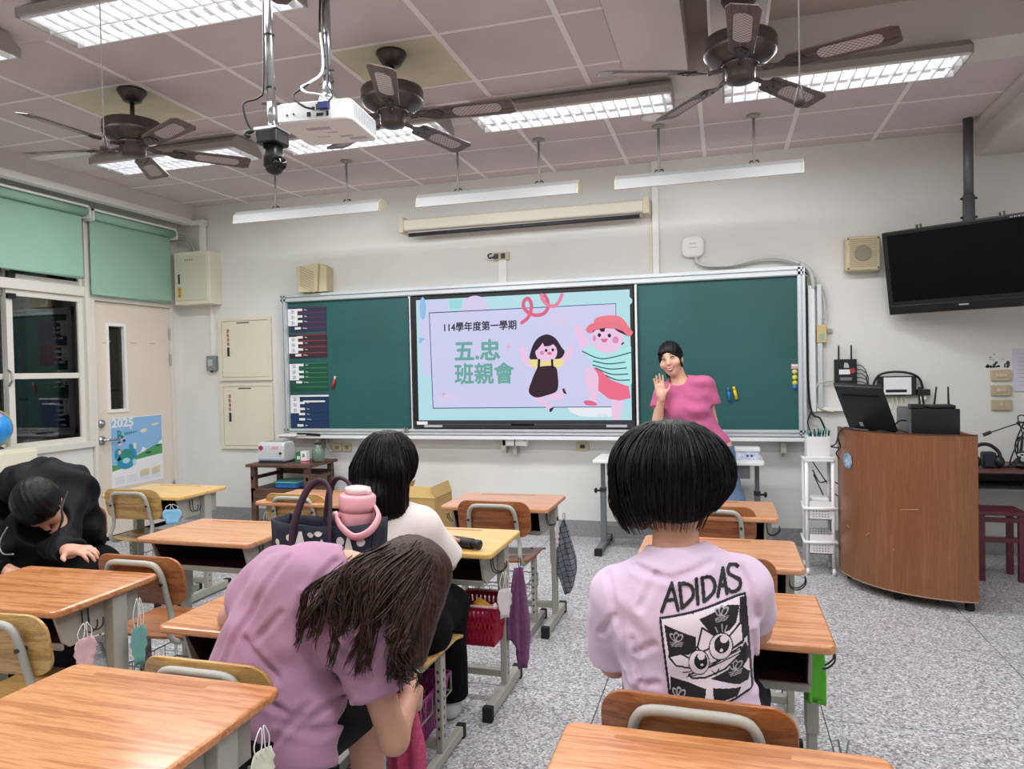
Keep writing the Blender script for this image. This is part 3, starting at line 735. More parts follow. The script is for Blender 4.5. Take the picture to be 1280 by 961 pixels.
G = {k: glow(k, c) for k, c in dict(cyan='#b9e4ee', lav='#d3d4f6', lav2='#dcd2f2', teal='#9fdfe2', blue='#93c4ee', frame='#3b3f68', ink='#2c2a38', green='#6fada6', spark='#e3b9c6',
     pink='#f28aa6', pinkd='#e0708f', skin='#f2cbec', skind='#e08fc4', hair='#2e1c30', dress='#36202f', yellow='#efe39a', mint='#b5ecee', hat='#f2808f', short='#f2728e', line='#245a66', white='#eef2fb', ring='#b9d2da').items()}
SL0 = 5.9535
class Slide:
    def __init__(s, name, order): s.n = name; s.mb = MB(); s.keys = []; s.y = SL0 - .0006 * order
    def k(s, key):
        if key not in s.keys: s.keys.append(key)
        s.mb.cur = s.keys.index(key); s.y -= .00006; return s
    def poly(s, key, pts): s.k(key); s.mb.flat(pts, s.y); return s
    def line(s, key, pts, w, smooth=0):
        if smooth: pts = [(p.x, p.y) for p in spline([(p[0], p[1], 0) for p in pts], smooth)]
        s.k(key); stroke(s.mb, pts, w, s.y)
        for p in pts: s.mb.flat(ell2(p[0], p[1], w / 2, w / 2, 10), s.y)
        return s
    def ell(s, key, c, rx, ry, rot=0.0): s.k(key); s.mb.flat(ell2(c[0], c[1], rx, ry, 32, rot), s.y); return s
    def text(s, key, body, c, size, width, bold=0.0):
        s.k(key)
        for i in range(9 if bold else 1):
            a = PI / 4 * i; r_ = bold if i < 8 and bold else 0.0
            put_text(s.mb, body, size, face_front(c[0] + r_ * math.cos(a), s.y - .00001 * i, c[1] + r_ * math.sin(a)), width)
        return s
    def done(s): return s.mb.build(s.n, [G[k] for k in s.keys], dp)
x0, x1, z0, z1 = -2.606, -.7265, .9925, 2.0555
s = Slide('slide_background', 0)
s.poly('cyan', [(x0, z0), (x1, z0), (x1, z1), (x0, z1)])
s.poly('lav', [(-2.5895, 2.0467), (-2.2938, 2.0431), (-2.2864, 1.9565), (-2.4540, 1.9254), (-2.4536, 1.3876), (-2.5646, 1.3831)])
s.ell('blue', (-2.5425, 1.9804), .03, .10)
s.poly('teal', [(-2.3006, 2.0409), (-2.1722, 2.0424), (-2.1808, 1.9645), (-2.2863, 1.9615)])
s.ell('lav2', (-2.0578, 1.9591), .125, .11)
s.poly('blue', [(-2.5866, 1.7250), (-2.5214, 1.7165), (-2.5853, 1.6671)])
s.poly('white', [(-1.2609, 1.1038), (-1.2370, 1.0611), (-1.1514, 1.0243), (-1.0415, 1.0181), (-0.8845, 1.0237), (-0.8831, 1.1015)])
s.ell('cyan', (-0.7664, 1.9616), .06, .04)
s.done()
s = Slide('slide_frame', 1)
s.poly('frame', [(-2.4853, 1.9420), (-0.8378, 1.9483), (-0.8532, 1.0990), (-2.4705, 1.0950)])
s.poly('lav', [(-2.4786, 1.9341), (-0.8426, 1.9426), (-0.8579, 1.1050), (-2.4634, 1.1027)])
s.ell('lav2', (-1.3083, 1.8411), .10, .06).ell('lav2', (-2.3215, 1.1810), .10, .04)
s.done()
Slide('slide_title', 2).text('ink', '114學年度第一學期', (-2.0164, 1.7993), .085, .655, .002).done()
Slide('slide_title', 2).text('green', '五.忠', (-2.0453, 1.5816), .19, .405, .0065).done()
Slide('slide_title', 2).text('green', '班親會', (-1.9876, 1.3816), .19, .53, .0052).done()
for c in ((-1.7622, 1.6199), (-2.3656, 1.2224)): Slide('slide_sparkle', 2).poly('spark', [(c[0] + (.038 if i % 2 == 0 else .009) * math.cos(PI / 4 * i), c[1] + (.038 if i % 2 == 0 else .009) * math.sin(PI / 4 * i)) for i in range(8)]).done()
for c in ((-0.9964, 1.0276), (-0.9493, 1.0275)): Slide('slide_ring', 2).ell('ring', c, .014, .014).ell('white', c, .010, .010).done()
s = Slide('slide_ribbon', 3)
s.line('pinkd', [(-1.6396, 1.8198), (-1.5876, 1.8584), (-1.5583, 1.9187), (-1.5545, 1.9800), (-1.5816, 2.0218), (-1.6152, 2.0012), (-1.6213, 1.9547), (-1.5866, 1.9076), (-1.5210, 1.8791), (-1.4513, 1.8884), (-1.4100, 1.9367), (-1.4138, 1.9979), (-1.4355, 2.0417)], .030, 5)
s.line('pink', [(-1.4669, 2.0457), (-1.4490, 1.9996), (-1.4059, 1.9573), (-1.3559, 1.9502), (-1.3154, 1.9812), (-1.2881, 2.0393)], .028, 5)
s.done()
s = Slide('cartoon_girl', 4)
s.line('skin', [(-1.6396, 1.5802), (-1.6117, 1.5078), (-1.5679, 1.4636)], .052, 3).line('skin', [(-1.2243, 1.5773), (-1.2590, 1.5114), (-1.2971, 1.4698)], .052, 3)
for q in ((-1.6548, 1.5893), (-1.6417, 1.6013), (-1.6265, 1.5947)): s.ell('skin', q, .010, .022)
for q in ((-1.2326, 1.5933), (-1.2178, 1.5953), (-1.2044, 1.5852)): s.ell('skin', q, .010, .022)
s.line('skin', [(-1.4027, 1.1905), (-1.3337, 1.1959), (-1.2931, 1.2345)], .052, 3).line('skin', [(-1.5103, 1.1793), (-1.4479, 1.1357), (-1.4084, 1.0961)], .045, 3)
s.poly('ink', [(-1.3014, 1.2541), (-1.2851, 1.2612), (-1.2613, 1.2098), (-1.2897, 1.2174)]).poly('ink', [(-1.4136, 1.0888), (-1.3705, 1.1082), (-1.3927, 1.0678), (-1.4142, 1.0593)])
s.poly('hair', [(p.x, p.y) for p in spline([(*q, 0) for q in ((-1.4171, 1.7135), (-1.4869, 1.6950), (-1.5387, 1.6414), (-1.5723, 1.5562), (-1.5745, 1.5131), (-1.5162, 1.5031), (-1.3275, 1.5046), (-1.2741, 1.5604), (-1.3006, 1.6037), (-1.3490, 1.6783))], 5, True)])
s.ell('skin', (-1.4315, 1.5647), .094, .085)
s.poly('hair', [(-1.5403, 1.5676), (-1.5017, 1.5936), (-1.4601, 1.6451), (-1.4481, 1.6141), (-1.4003, 1.6152), (-1.3548, 1.6382), (-1.3358, 1.5865), (-1.3129, 1.6102), (-1.3490, 1.6783), (-1.4173, 1.7050), (-1.4999, 1.6770)])
s.poly('yellow', [(-1.5798, 1.5071), (-1.4908, 1.5074), (-1.4911, 1.4926), (-1.3840, 1.4925), (-1.3800, 1.5047), (-1.2901, 1.5073), (-1.2849, 1.4573), (-1.3416, 1.4256), (-1.5305, 1.4296), (-1.5743, 1.4638)])
s.poly('dress', [(p.x, p.y) for p in spline([(*q, 0) for q in ((-1.4947, 1.4436), (-1.3662, 1.4457), (-1.3375, 1.3792), (-1.3427, 1.2449), (-1.4339, 1.2031), (-1.5292, 1.1856), (-1.5907, 1.2332), (-1.5605, 1.3340), (-1.5205, 1.4195))], 4, True)])
s.line('hair', [(-1.4948, 1.4988), (-1.4998, 1.4375)], .022).line('hair', [(-1.3827, 1.4962), (-1.3814, 1.4387)], .02)
s.ell('hair', (-1.4325, 1.5794), .012, .013).ell('hair', (-1.3747, 1.5827), .012, .013).ell('skind', (-1.4682, 1.5608), .02, .018).ell('pinkd', (-1.4041, 1.5542), .020, .013)
s.done()
s = Slide('cartoon_boy', 5)
s.poly('skin', [(-1.1926, 1.7458), (-1.1982, 1.7738), (-1.1835, 1.7733), (-1.1764, 1.7573), (-1.1634, 1.7931), (-1.1487, 1.7925), (-1.1456, 1.7647), (-1.1244, 1.7856), (-1.1148, 1.7732), (-1.1228, 1.7373), (-1.0544, 1.6207), (-1.1284, 1.5746), (-1.1752, 1.6908)])
s.poly('mint', [(p.x, p.y) for p in spline([(*q, 0) for q in ((-1.1262, 1.5661), (-1.0301, 1.6211), (-0.9223, 1.5748), (-0.8150, 1.5659), (-0.7222, 1.5929))], 3)] + [(-0.7216, 1.2906), (-0.7727, 1.2759), (-0.8792, 1.3109), (-1.0337, 1.4276), (-1.0593, 1.4884)])
s.poly('skin', [(-0.8879, 1.1674), (-0.7865, 1.1665), (-0.8192, 0.9997), (-0.8934, 0.9974)])
s.poly('short', [(-1.0386, 1.4278), (-0.9855, 1.4146), (-0.8910, 1.3230), (-0.7727, 1.2759), (-0.7491, 1.2708), (-0.7320, 1.1719), (-0.8224, 1.1537), (-0.9118, 1.1676), (-0.9950, 1.2346), (-1.0080, 1.3129)])
s.poly('skin', [(p.x, p.y) for p in spline([(*q, 0) for q in ((-1.0518, 1.4341), (-1.0949, 1.4108), (-1.1114, 1.3145), (-1.0742, 1.2174), (-1.0696, 1.1389), (-1.0175, 1.1325), (-1.0009, 1.2406), (-0.9962, 1.3608))], 4, True)])
s.poly('pinkd', [(p.x, p.y) for p in spline([(*q, 0) for q in ((-1.1183, 1.1514), (-1.0632, 1.1545), (-1.0151, 1.1325), (-1.0215, 1.1132), (-1.1005, 1.1186))], 4, True)])
for (a, b, c) in (((-1.0351, 1.4818), (-0.9125, 1.4550), (-0.7752, 1.4661)), ((-1.0382, 1.4482), (-0.9013, 1.4129), (-0.7642, 1.4184)), ((-1.0156, 1.4237), (-0.8901, 1.3708), (-0.7533, 1.3683)), ((-0.9323, 1.3596), (-0.8432, 1.3222), (-0.7412, 1.3205)), ((-1.1238, 1.5636), (-0.9598, 1.4980), (-0.7266, 1.5432))): s.line('line', [a, b, c], .009, 6)
s.ell('skin', (-0.9147, 1.6606), .131, .118)
s.poly('hair', [(-1.0381, 1.7103), (-1.0274, 1.7603), (-0.8591, 1.7613), (-0.7410, 1.7297), (-0.7478, 1.6766), (-0.8242, 1.7148), (-0.8594, 1.7422), (-0.9311, 1.7484), (-0.9377, 1.7188), (-0.9678, 1.7198), (-0.9794, 1.7418), (-1.0134, 1.7358)])
s.poly('hat', [(p.x, p.y) for p in spline([(*q, 0) for q in ((-1.0319, 1.7821), (-1.0018, 1.8349), (-0.9052, 1.8513), (-0.8100, 1.8390), (-0.7577, 1.7836), (-0.7467, 1.7417), (-0.8828, 1.7705), (-1.0273, 1.7675))], 4, True)])
s.line('hat', [(-1.0619, 1.7375), (-1.0274, 1.7639), (-0.9066, 1.7774), (-0.7879, 1.7492), (-0.7356, 1.7023)], .055, 5)
s.ell('hair', (-0.9803, 1.6927), .014, .016).ell('hair', (-0.8975, 1.6864), .014, .016).ell('skind', (-0.8480, 1.6502), .026, .028).ell('skind', (-1.0219, 1.6677), .013, .026)
s.poly('pinkd', [(-0.9712, 1.6625), (-0.9087, 1.6628), (-0.9236, 1.6346), (-0.9514, 1.6307)]).line('hair', [(-0.7963, 1.6129), (-0.7843, 1.6232)], .012)
s.done()

# magnets and notes on the left panel
M_PUR = mat('magnet_purple', '#2c2c4a', rough=.5); M_REDD = mat('magnet_red', '#36222c', rough=.5); M_GRN = mat('magnet_green', '#104c38', rough=.5); M_NAVY = mat('magnet_blue', '#10315c', rough=.5)
M_LPUR = mat('line_purple', '#5a2f52', rough=.6); M_LRED = mat('line_red', '#8c3440', rough=.6); M_LGRN = mat('line_green', '#2b7a4c', rough=.6); M_LBLU = mat('line_blue', '#0e2c52', rough=.6)
notes = [('purple lined magnet sheet, topmost on the left blackboard panel', M_PUR, M_LPUR, (-3.9056, 2.0481), (-3.5204, 1.8181), (-3.9212, 2.0341), (-3.8199, 1.8763), (72, 115, 148, 193), (60, 93, 132, 172, 210)),
         ('dark red lined magnet sheet, second from the top on the left panel', M_REDD, M_LRED, (-3.9103, 1.7959), (-3.5202, 1.5734), (-3.9202, 1.7736), (-3.8217, 1.6194), (265, 303, 346, 384), (248, 300, 342, 380)),
         ('green lined magnet sheet, third from the top on the left panel', M_GRN, M_LGRN, (-3.9155, 1.5300), (-3.5218, 1.2654), (-3.9188, 1.5208), (-3.8204, 1.3673), (460, 507, 541, 578), (448, 480, 520, 560, 600, 632)),
         ('navy lined magnet sheet with white strips, lowest on the left panel', M_NAVY, M_LBLU, (-3.9157, 1.2275), (-3.5200, 0.9239), (-3.9192, 1.2142), (-3.8192, 1.0591), (726, 768, 804, 841, 884), (700, 750, 800, 850))]
for lb, ma, ml, a, b, c, d, tags, lines in notes:
    r = wthing('magnet_sheet', lb, 'magnet sheet', (a[0], 5.98, b[1]), group='lined magnet sheets on the blackboard')
    MB().box(a[0], b[0], 5.981, 5.985, b[1], a[1]).build('sheet', ma, r)
    nb = len(lines)
    for k in range(nb):
        z = a[1] - (a[1] - b[1]) * (k + .1) / nb; MB().box(a[0] + .07, b[0], 5.9795, 5.981, z - .006, z + .002).build('line', ml, r)
    lo = MB().box(c[0], d[0], 5.9765, 5.9795, d[1], c[1]).build('label_card', M_PAPER, r)
    g = MB()
    for k in range(3):
        zz = c[1] - (c[1] - d[1]) * (k + .5) / 3; xx = (c[0] + d[0]) / 2
        for q in (-.012, .0, .012): stroke(g, [(xx - .018, zz + q), (xx + .018, zz + q * .7)], .004, 5.976)
        stroke(g, [(xx, zz + .018), (xx - .004, zz - .018)], .004, 5.976)
    g.build('lettering', mat('faint_ink', '#8a86a8', rough=.8), lo)
    for k, t in enumerate(tags):
        zz = a[1] - (t - [55, 245, 445, 672][notes.index((lb, ma, ml, a, b, c, d, tags, lines))]) * (a[1] - b[1]) / ([218, 405, 640, 900][notes.index((lb, ma, ml, a, b, c, d, tags, lines))] - [55, 245, 445, 672][notes.index((lb, ma, ml, a, b, c, d, tags, lines))])
        xq = d[0] - .01 if k < len(tags) - 1 else d[0] - .03
        MB().box(xq, xq + .062, 5.9755, 5.979, zz - .012, zz + .010).build('tag', M_WHITE, r)
        g = MB(); stroke(g, [(xq + .085, zz), (xq + .105 + .02 * (k == 3), zz - .004)], .008, 5.9805 - .002)
        g.build('chalk_mark', mat('chalk', '#a9bcb4', rough=.9), r)
r = wthing('white_strip', 'upper of two thin white magnet strips on the navy sheet', 'magnet', (*(-3.7164, 1.2201)[:1], 5.975, (-3.7164, 1.2201)[1]), group='white magnet strips')
MB().box((-3.9128, 1.2222)[0], (-3.5114, 1.2180)[0], 5.972, 5.976, (-3.7164, 1.2201)[1] - .008, (-3.7164, 1.2201)[1] + .008).build('strip', M_WHITE, r)
r = wthing('white_strip', 'lower and shorter of the two white magnet strips on the navy sheet', 'magnet', (*(-3.6582, 1.1681)[:1], 5.975, (-3.6582, 1.1681)[1]), group='white magnet strips')
MB().box((-3.7781, 1.1691)[0], (-3.5513, 1.1672)[0], 5.972, 5.976, (-3.6582, 1.1681)[1] - .008, (-3.6582, 1.1681)[1] + .008).build('strip', M_WHITE, r)
def marker(label, p, q, hexc, ma):
    r = wthing('marker_pen', label, 'marker', (p[0], 5.975, p[1]), group='pens sticking to the blackboard')
    P = Vector((p[0], 5.972, p[1])); Q = Vector((q[0], 5.972, q[1])); m_ = P.lerp(Q, .72)
    MB().cyl(P, m_, .012, n=10).build('barrel', mat(ma, hexc, rough=.4), r, smooth=True)
    MB().cyl(m_, Q, .0125, .010, n=10).build('cap', mat(ma + '_cap', {'#b02235': '#d8b8b8'}.get(hexc, hexc), rough=.4), r, smooth=True)
marker('red pen stuck on the left blackboard panel', (-3.4687, 1.2853), (-3.4364, 1.3993), '#b02235', 'pen_red')
marker('blue pen on the right blackboard panel, beside the yellow pen', (0.0414, 1.1414), (0.0278, 1.2489), '#1470b8', 'pen_blue')
marker('yellow pen on the right blackboard panel, beside the blue pen', (0.0928, 1.1536), (0.0702, 1.2547), '#e2c32c', 'pen_yellow')
for i, (py, hx, nm) in enumerate(((465, '#cfd07a', 'upper pale yellow round magnet at the right end of the board'), (471.5, '#d9d24e', 'middle yellow round magnet at the right end of the board'), (478, '#cfc94a', 'lower yellow round magnet, just above the blue one'), (483, '#2a6bb5', 'blue round magnet at the right end of the board'))):
    q = (0.5221, 1.3285); z = q[1] - (py - 470) * .0066
    r = wthing('round_magnet', nm, 'magnet', (q[0], 5.975, z), group='round magnets at the right end of the board')
    MB().cyl((q[0], 5.985, z), (q[0], 5.972, z), .021, .018, n=16).build('cap', mat('mag%d' % i, hx, rough=.35), r, smooth=True)
q = (0.5230, 1.4024)
r = wthing('magnet_clip', 'small pink and white magnet clip above the round magnets', 'magnet', (q[0], 5.975, q[1]))
MB().box(q[0] - .028, q[0] + .028, 5.972, 5.985, q[1] - .02, q[1] + .02).build('clip', mat('clip_pink', '#c99c9b', rough=.5), r, bevel=.004)
MB().box(q[0] - .02, q[0] + .02, 5.970, 5.973, q[1] + .002, q[1] + .014).build('clip_label', M_PAPER, r)
# things on and under the chalk ledge
r = wthing('paper_stack', 'loose papers and a black strap on the left end of the chalk ledge', 'papers', (-3.93, 5.95, .85))
MB().box(-4.0, -3.80, 5.86, 6.0, .851, .858).build('sheet', M_PAPER, r); MB().box(-3.98, -3.70, 5.88, 5.99, .858, .866).build('sheet', mat('paper_warm', '#e2ddd0', rough=.8), r)
MB().tube(spline([(-3.80, 5.89, .872), (-3.68, 5.885, .87), (-3.56, 5.89, .862)]), .011, 8, flat=.5).build('strap', M_BLACK, r)
r = wthing('socket_pair', 'pair of white boxes fixed below the middle of the chalk ledge', 'socket', (-1.73, 6.0, .78))
for x in (-1.83, -1.715): MB().box(x, x + .105, 5.93, 5.99, .775, .828).build('socket_box', M_WHITE, r, bevel=.004)
MB().box(-1.745, -1.71, 5.96, 6.05, .70, .78).build('stem', M_GREYL, r)
r = wthing('wall_socket', 'small beige wall socket under the chalk ledge, left of the teacher', 'socket', (-1.15, 6.04, .76))
MB().box(-1.21, -1.10, 6.035, 6.05, .73, .80).build('plate', M_BEIGE, r, bevel=.003); MB().box(-1.175, -1.135, 6.031, 6.036, .75, .78).build('outlet', M_DARK, r)
# ------------------------------------------------------------------ things on the front and left walls
def marks(mb, x, z, w, h, y, rows=3, seed=0):
    """a small unreadable character: a few strokes on a surface facing the class"""
    rs = random.Random(seed)
    for k in range(rows):
        zz = z - h / 2 + h * (k + .5) / rows; stroke(mb, [(x - w * rs.uniform(.3, .5), zz), (x + w * rs.uniform(.3, .5), zz)], h * .13, y)
    stroke(mb, [(x + w * rs.uniform(-.2, .2), z + h / 2), (x + w * rs.uniform(-.2, .2), z - h / 2)], h * .13, y)
r = wthing('electrical_box', 'cream electrical box on the wall above the door corner', 'electrical box', (-4.9, 5.96, 2.12))
MB().box(-5.105, -4.70, 5.88, 6.05, 2.118, 2.625).build('case', M_CREAM, r, bevel=.006)
d = MB().box(-5.075, -4.73, 5.872, 5.881, 2.155, 2.585).build('door', mat('cream_door', '#cfccb6', rough=.45), r, bevel=.003)
MB().box(-5.048, -5.036, 5.862, 5.873, 2.32, 2.41).build('handle', M_DARK, d)
MB().box(-5.06, -5.02, 5.869, 5.8725, 2.185, 2.285).build('warning_label', mat('label_yellow', '#d8a93c', rough=.6), d)
g = MB()
for k in range(3): marks(g, -5.04, 2.205 + .03 * k, .022, .022, 5.868, seed=k)
g.build('lettering', mat('ink_brown', '#6b4a1c', rough=.8), d)
g = MB()
for k in range(4): marks(g, -4.965 + .025 * k, 2.545, .02, .018, 5.871, seed=10 + k)
g.build('lettering', M_INK, d)
def wall_cabinet(label, z0, z1):
    r = wthing('wall_cabinet', label, 'wall cabinet', (-4.44, 6.04, z0), group='flush cream cabinets beside the blackboard')
    f = MB(); f.box(-4.735, -4.145, 6.022, 6.05, z0, z0 + .03); f.box(-4.735, -4.145, 6.022, 6.05, z1 - .03, z1); f.box(-4.735, -4.70, 6.022, 6.05, z0 + .03, z1 - .03); f.box(-4.18, -4.145, 6.022, 6.05, z0 + .03, z1 - .03)
    f.build('frame', M_CREAM, r)
    d = MB().box(-4.697, -4.183, 6.026, 6.05, z0 + .033, z1 - .033).build('door', M_CREAM, r, bevel=.002)
    g = MB()
    for k in range(4): marks(g, -4.625, z1 - .125 - .042 * k, .03, .032, 6.024, rows=4, seed=k)
    g.build('lettering', M_RED, d)
    MB().box(-4.632, -4.612, 6.016, 6.027, z1 - .37, z1 - .285).build('handle', M_DARK, d)
    g = MB()
    for k in range(9): stroke(g, [(-4.52 + .016 * k, z1 - .052), (-4.512 + .016 * k, z1 - .048)], .010, 6.0245)
    g.build('lettering', M_INK, d)
wall_cabinet('upper of the two cream cabinets set in the wall, red lettering', 1.375, 1.982)
wall_cabinet('lower of the two cream cabinets set in the wall, above the toaster', .712, 1.348)
r = wthing('switch_box', 'small grey switch box on a thin conduit left of the cream cabinets', 'switch box', (-4.81, 6.02, 1.46))
MB().box(-4.868, -4.765, 6.0, 6.05, 1.475, 1.622).build('case', mat('switch_grey', '#7d8487', rough=.45), r, bevel=.008)
MB().box(-4.845, -4.79, 5.994, 6.001, 1.52, 1.585).build('cover', mat('switch_cover', '#a9b3b5', rough=.3), r, bevel=.004)
MB().cyl((-4.82, 6.02, 1.46), (-4.82, 6.02, 1.48), .012).build('gland', M_DARK, r)
r = wthing('conduit', 'thin white conduit from the electrical box down to the switch box', 'conduit', (-4.82, 6.04, 1.62))
MB().box(-4.83, -4.81, 6.035, 6.05, 1.62, 2.12).build('channel', M_WHITEP, r)
r = wthing('conduit', 'two bent grey conduits from the window head into the electrical box', 'conduit', (-5.02, 5.97, 2.63))
for k, (dx, dz) in enumerate(((0, 0), (.045, .04))): MB().tube(spline([(-5.18, 5.93 - .03 * k, 2.74 + dz), (-5.08 + dx, 5.95, 2.745 + dz), (-5.0 + dx, 5.96, 2.70), (-4.97 + dx, 5.96, 2.62)], 5), .013, 8).build('pipe', M_GREYL, r, smooth=True)
r = wthing('conduit', 'white duct rising from the electrical box to the beam', 'conduit', (-4.87, 6.0, 2.63))
MB().box(-4.89, -4.845, 5.985, 6.03, 2.62, 2.93).build('channel', M_WHITEP, r); MB().box(-5.0, -4.83, 5.98, 6.035, 2.90, 2.945).build('elbow', M_WHITEP, r)

# projection screen case
r = wthing('projection_screen', 'rolled-up projection screen in a long cream case', 'projection screen', (-1.63, 5.92, 2.62))
MB().prism(rrect(5.86, 5.97, 2.655, 2.755, .02), -2.70, -.565, 'yz').build('case', mat('screen_case', '#d5d0be', rough=.5), r)
for x in (-2.715, -.60): MB().box(x, x + .05, 5.85, 6.05, 2.64, 2.775).build('end_cap', mat('screen_cap', '#c9c2a8', rough=.5), r, bevel=.006)
MB().cyl((-2.64, 5.915, 2.625), (-.63, 5.915, 2.632), .017, n=12).build('weight_bar', M_DARK, r, smooth=True)
MB().box(-2.65, -.62, 5.912, 5.918, 2.625, 2.66).build('screen_cloth', mat('screen_cloth', '#c8c6c0', rough=.8), r)
# speakers
r = wthing('wall_speaker', 'cream wedge-shaped speaker above the left end of the blackboard', 'speaker', (-3.6, 5.98, 2.18))
MB().prism([(-3.775, 2.415), (-3.545, 2.435), (-3.565, 2.175), (-3.755, 2.175)], 5.90, 6.05, 'xz').prism([(-3.545, 2.435), (-3.475, 2.40), (-3.48, 2.175), (-3.565, 2.175)], 5.93, 6.05, 'xz').build('case', M_BEIGE, r, bevel=.006)
g = MB()
for k in range(9): g.obox((-3.66, 5.898, 2.205 + .022 * k), (.17 - .002 * k, .004, .008), Matrix.Rotation(D2R(25), 3, 'Y'))
tag(g.build('grille', mat('grille_beige', '#a99d80', rough=.7), r), kind='stuff')
r = wthing('wall_speaker', 'square cream speaker with round grille left of the television', 'speaker', (1.005, 6.0, 2.10))
MB().box(.885, 1.128, 5.95, 6.05, 2.105, 2.365).build('case', M_BEIGE, r, bevel=.02, seg=3)
g = MB()
for k in range(15): g.box(.915, 1.10, 5.946, 5.951, 2.135 + .0145 * k, 2.141 + .0145 * k)
tag(g.build('grille', mat('grille_beige', '#a99d80', rough=.7), r), kind='stuff')
MB().lathe([(.058, 0), (.056, .004), (.01, .005)], 24, (1.005, 5.945, 2.235), Matrix.Rotation(PI / 2, 3, 'X')).build('cone_cover', mat('grille_grey2', '#8b8371', rough=.7), r)
for x in (.905, 1.108):
    for z in (2.125, 2.345): MB().cyl((x, 5.951, z), (x, 5.945, z), .006, n=8).build('screw', M_DARK, r)
# wifi access point, trunking, sockets
r = wthing('access_point', 'white rounded wireless access point above the board', 'access point', (-.227, 6.02, 2.29))
MB().prism(rrect(-.315, -.139, 2.293, 2.462, .05), 6.01, 6.05, 'xz').build('shell', M_WHITE, r, bevel=.012, seg=3)
MB().prism(rrect(-.285, -.169, 2.32, 2.435, .035), 6.005, 6.012, 'xz').build('face_plate', M_WHITEP, r)
g = MB()
for k in range(5): stroke(g, [(-.25 + .011 * k, 2.40), (-.244 + .011 * k, 2.40)], .006, 6.0045)
for k in range(6): stroke(g, [(-.255 + .011 * k, 2.37), (-.249 + .011 * k, 2.37)], .005, 6.0045)
g.build('lettering', mat('ink_pale', '#aaa8a8', rough=.8), r)
MB().tube(spline([(-.20, 6.03, 2.295), (-.195, 6.02, 2.255), (-.13, 6.015, 2.22), (.05, 6.01, 2.21), (.22, 6.0, 2.24), (.35, 5.99, 2.25), (.46, 5.99, 2.235), (.57, 5.985, 2.19)], 6), .013, 8).build('cable_sleeve', M_CABLEW, r, smooth=True)
r = wthing('trunking', 'white cable trunking from the ceiling down to the blackboard', 'trunking', (-.52, 6.03, 2.17))
MB().box(-.545, -.492, 6.02, 6.05, 2.17, 3.09).build('channel', M_WHITEP, r, bevel=.004); MB().box(-.565, -.548, 6.035, 6.05, 2.17, 2.60).build('channel', M_CREAM, r)
r = wthing('wall_socket', 'small socket with plug above the middle of the blackboard', 'socket', (-1.84, 6.03, 2.37))
MB().box(-1.905, -1.765, 6.025, 6.05, 2.372, 2.44).build('plate', mat('socket_cream', '#c4bd9f', rough=.5), r, bevel=.003)
for x in (-1.875, -1.815): MB().box(x - .018, x + .018, 6.015, 6.028, 2.385, 2.428).build('outlet', M_DARK, r)
MB().box(-1.86, -1.79, 6.032, 6.05, 2.17, 2.372).build('channel', M_WHITEP, r)
MB().tube(spline([(-1.89, 6.01, 2.40), (-1.93, 6.0, 2.39), (-1.94, 6.0, 2.42), (-1.91, 6.01, 2.43)], 5), .007, 6).build('plug_lead', M_CABLE, r, smooth=True)
# cables down the right end of the board
r = wthing('cable_bundle', 'grey cable channel and black cables down the right end of the board', 'cables', (.66, 6.02, 1.0))
MB().box(.625, .675, 6.01, 6.05, 1.05, 2.02).build('channel', M_ALUL, r, bevel=.006); MB().box(.69, .725, 6.02, 6.05, 1.08, 2.03).build('channel', M_ALU, r, bevel=.004)
MB().tube(spline([(.575, 5.985, 2.19), (.64, 6.0, 2.13), (.66, 6.01, 2.06), (.665, 6.02, 2.0)], 5), .018, 8).build('sleeve', M_CABLEW, r, smooth=True)
MB().tube(spline([(.61, 6.01, 2.13), (.615, 6.0, 1.8), (.618, 6.0, 1.3), (.64, 6.0, 1.05), (.70, 6.0, 1.0), (.74, 6.0, .9)], 6), .007, 6).build('cable', M_CABLE, r, smooth=True)
MB().tube(spline([(.61, 6.0, 2.13), (.70, 6.02, 2.06), (.76, 6.03, 1.93), (.765, 6.035, 1.78), (.75, 6.04, 1.72)], 6), .004, 6).build('cable', M_CABLEW, r, smooth=True)
MB().tube(spline([(.60, 6.0, 2.11), (.68, 6.02, 2.03), (.735, 6.03, 1.92), (.745, 6.035, 1.80), (.725, 6.04, 1.72)], 6), .004, 6).build('cable', M_CABLEW, r, smooth=True)
MB().tube(spline([(.64, 6.0, 1.06), (.61, 5.99, .98), (.62, 5.95, .90), (.60, 5.95, .82)], 6), .005, 6).build('cable', M_CABLE, r, smooth=True)
MB().tube(spline([(.80, 6.03, 1.29), (.70, 6.02, 1.27), (.66, 6.02, 1.18), (.70, 6.02, 1.08), (.80, 6.02, 1.05)], 6), .006, 6).build('cable', mat('cable_cream', '#cbc6a6', rough=.5), r, smooth=True)
MB().box(.68, 1.10, 6.025, 6.05, 1.055, 1.085).build('channel', M_WHITEP, r)
r.location.y -= .012
r = wthing('surge_box', 'small yellowed box with cables on the wall right of the board', 'box', (.73, 6.02, 1.57))
MB().box(.685, .757, 6.0, 6.05, 1.58, 1.715).build('case', mat('yellowed', '#c9b681', rough=.5), r, bevel=.005); MB().box(.757, .80, 6.03, 6.05, 1.655, 1.685).build('tab', M_GREYL, r)
MB().box(.705, .735, 5.998, 6.002, 1.60, 1.65).build('switch', mat('switch_blue', '#8fb0b5', rough=.4), r)
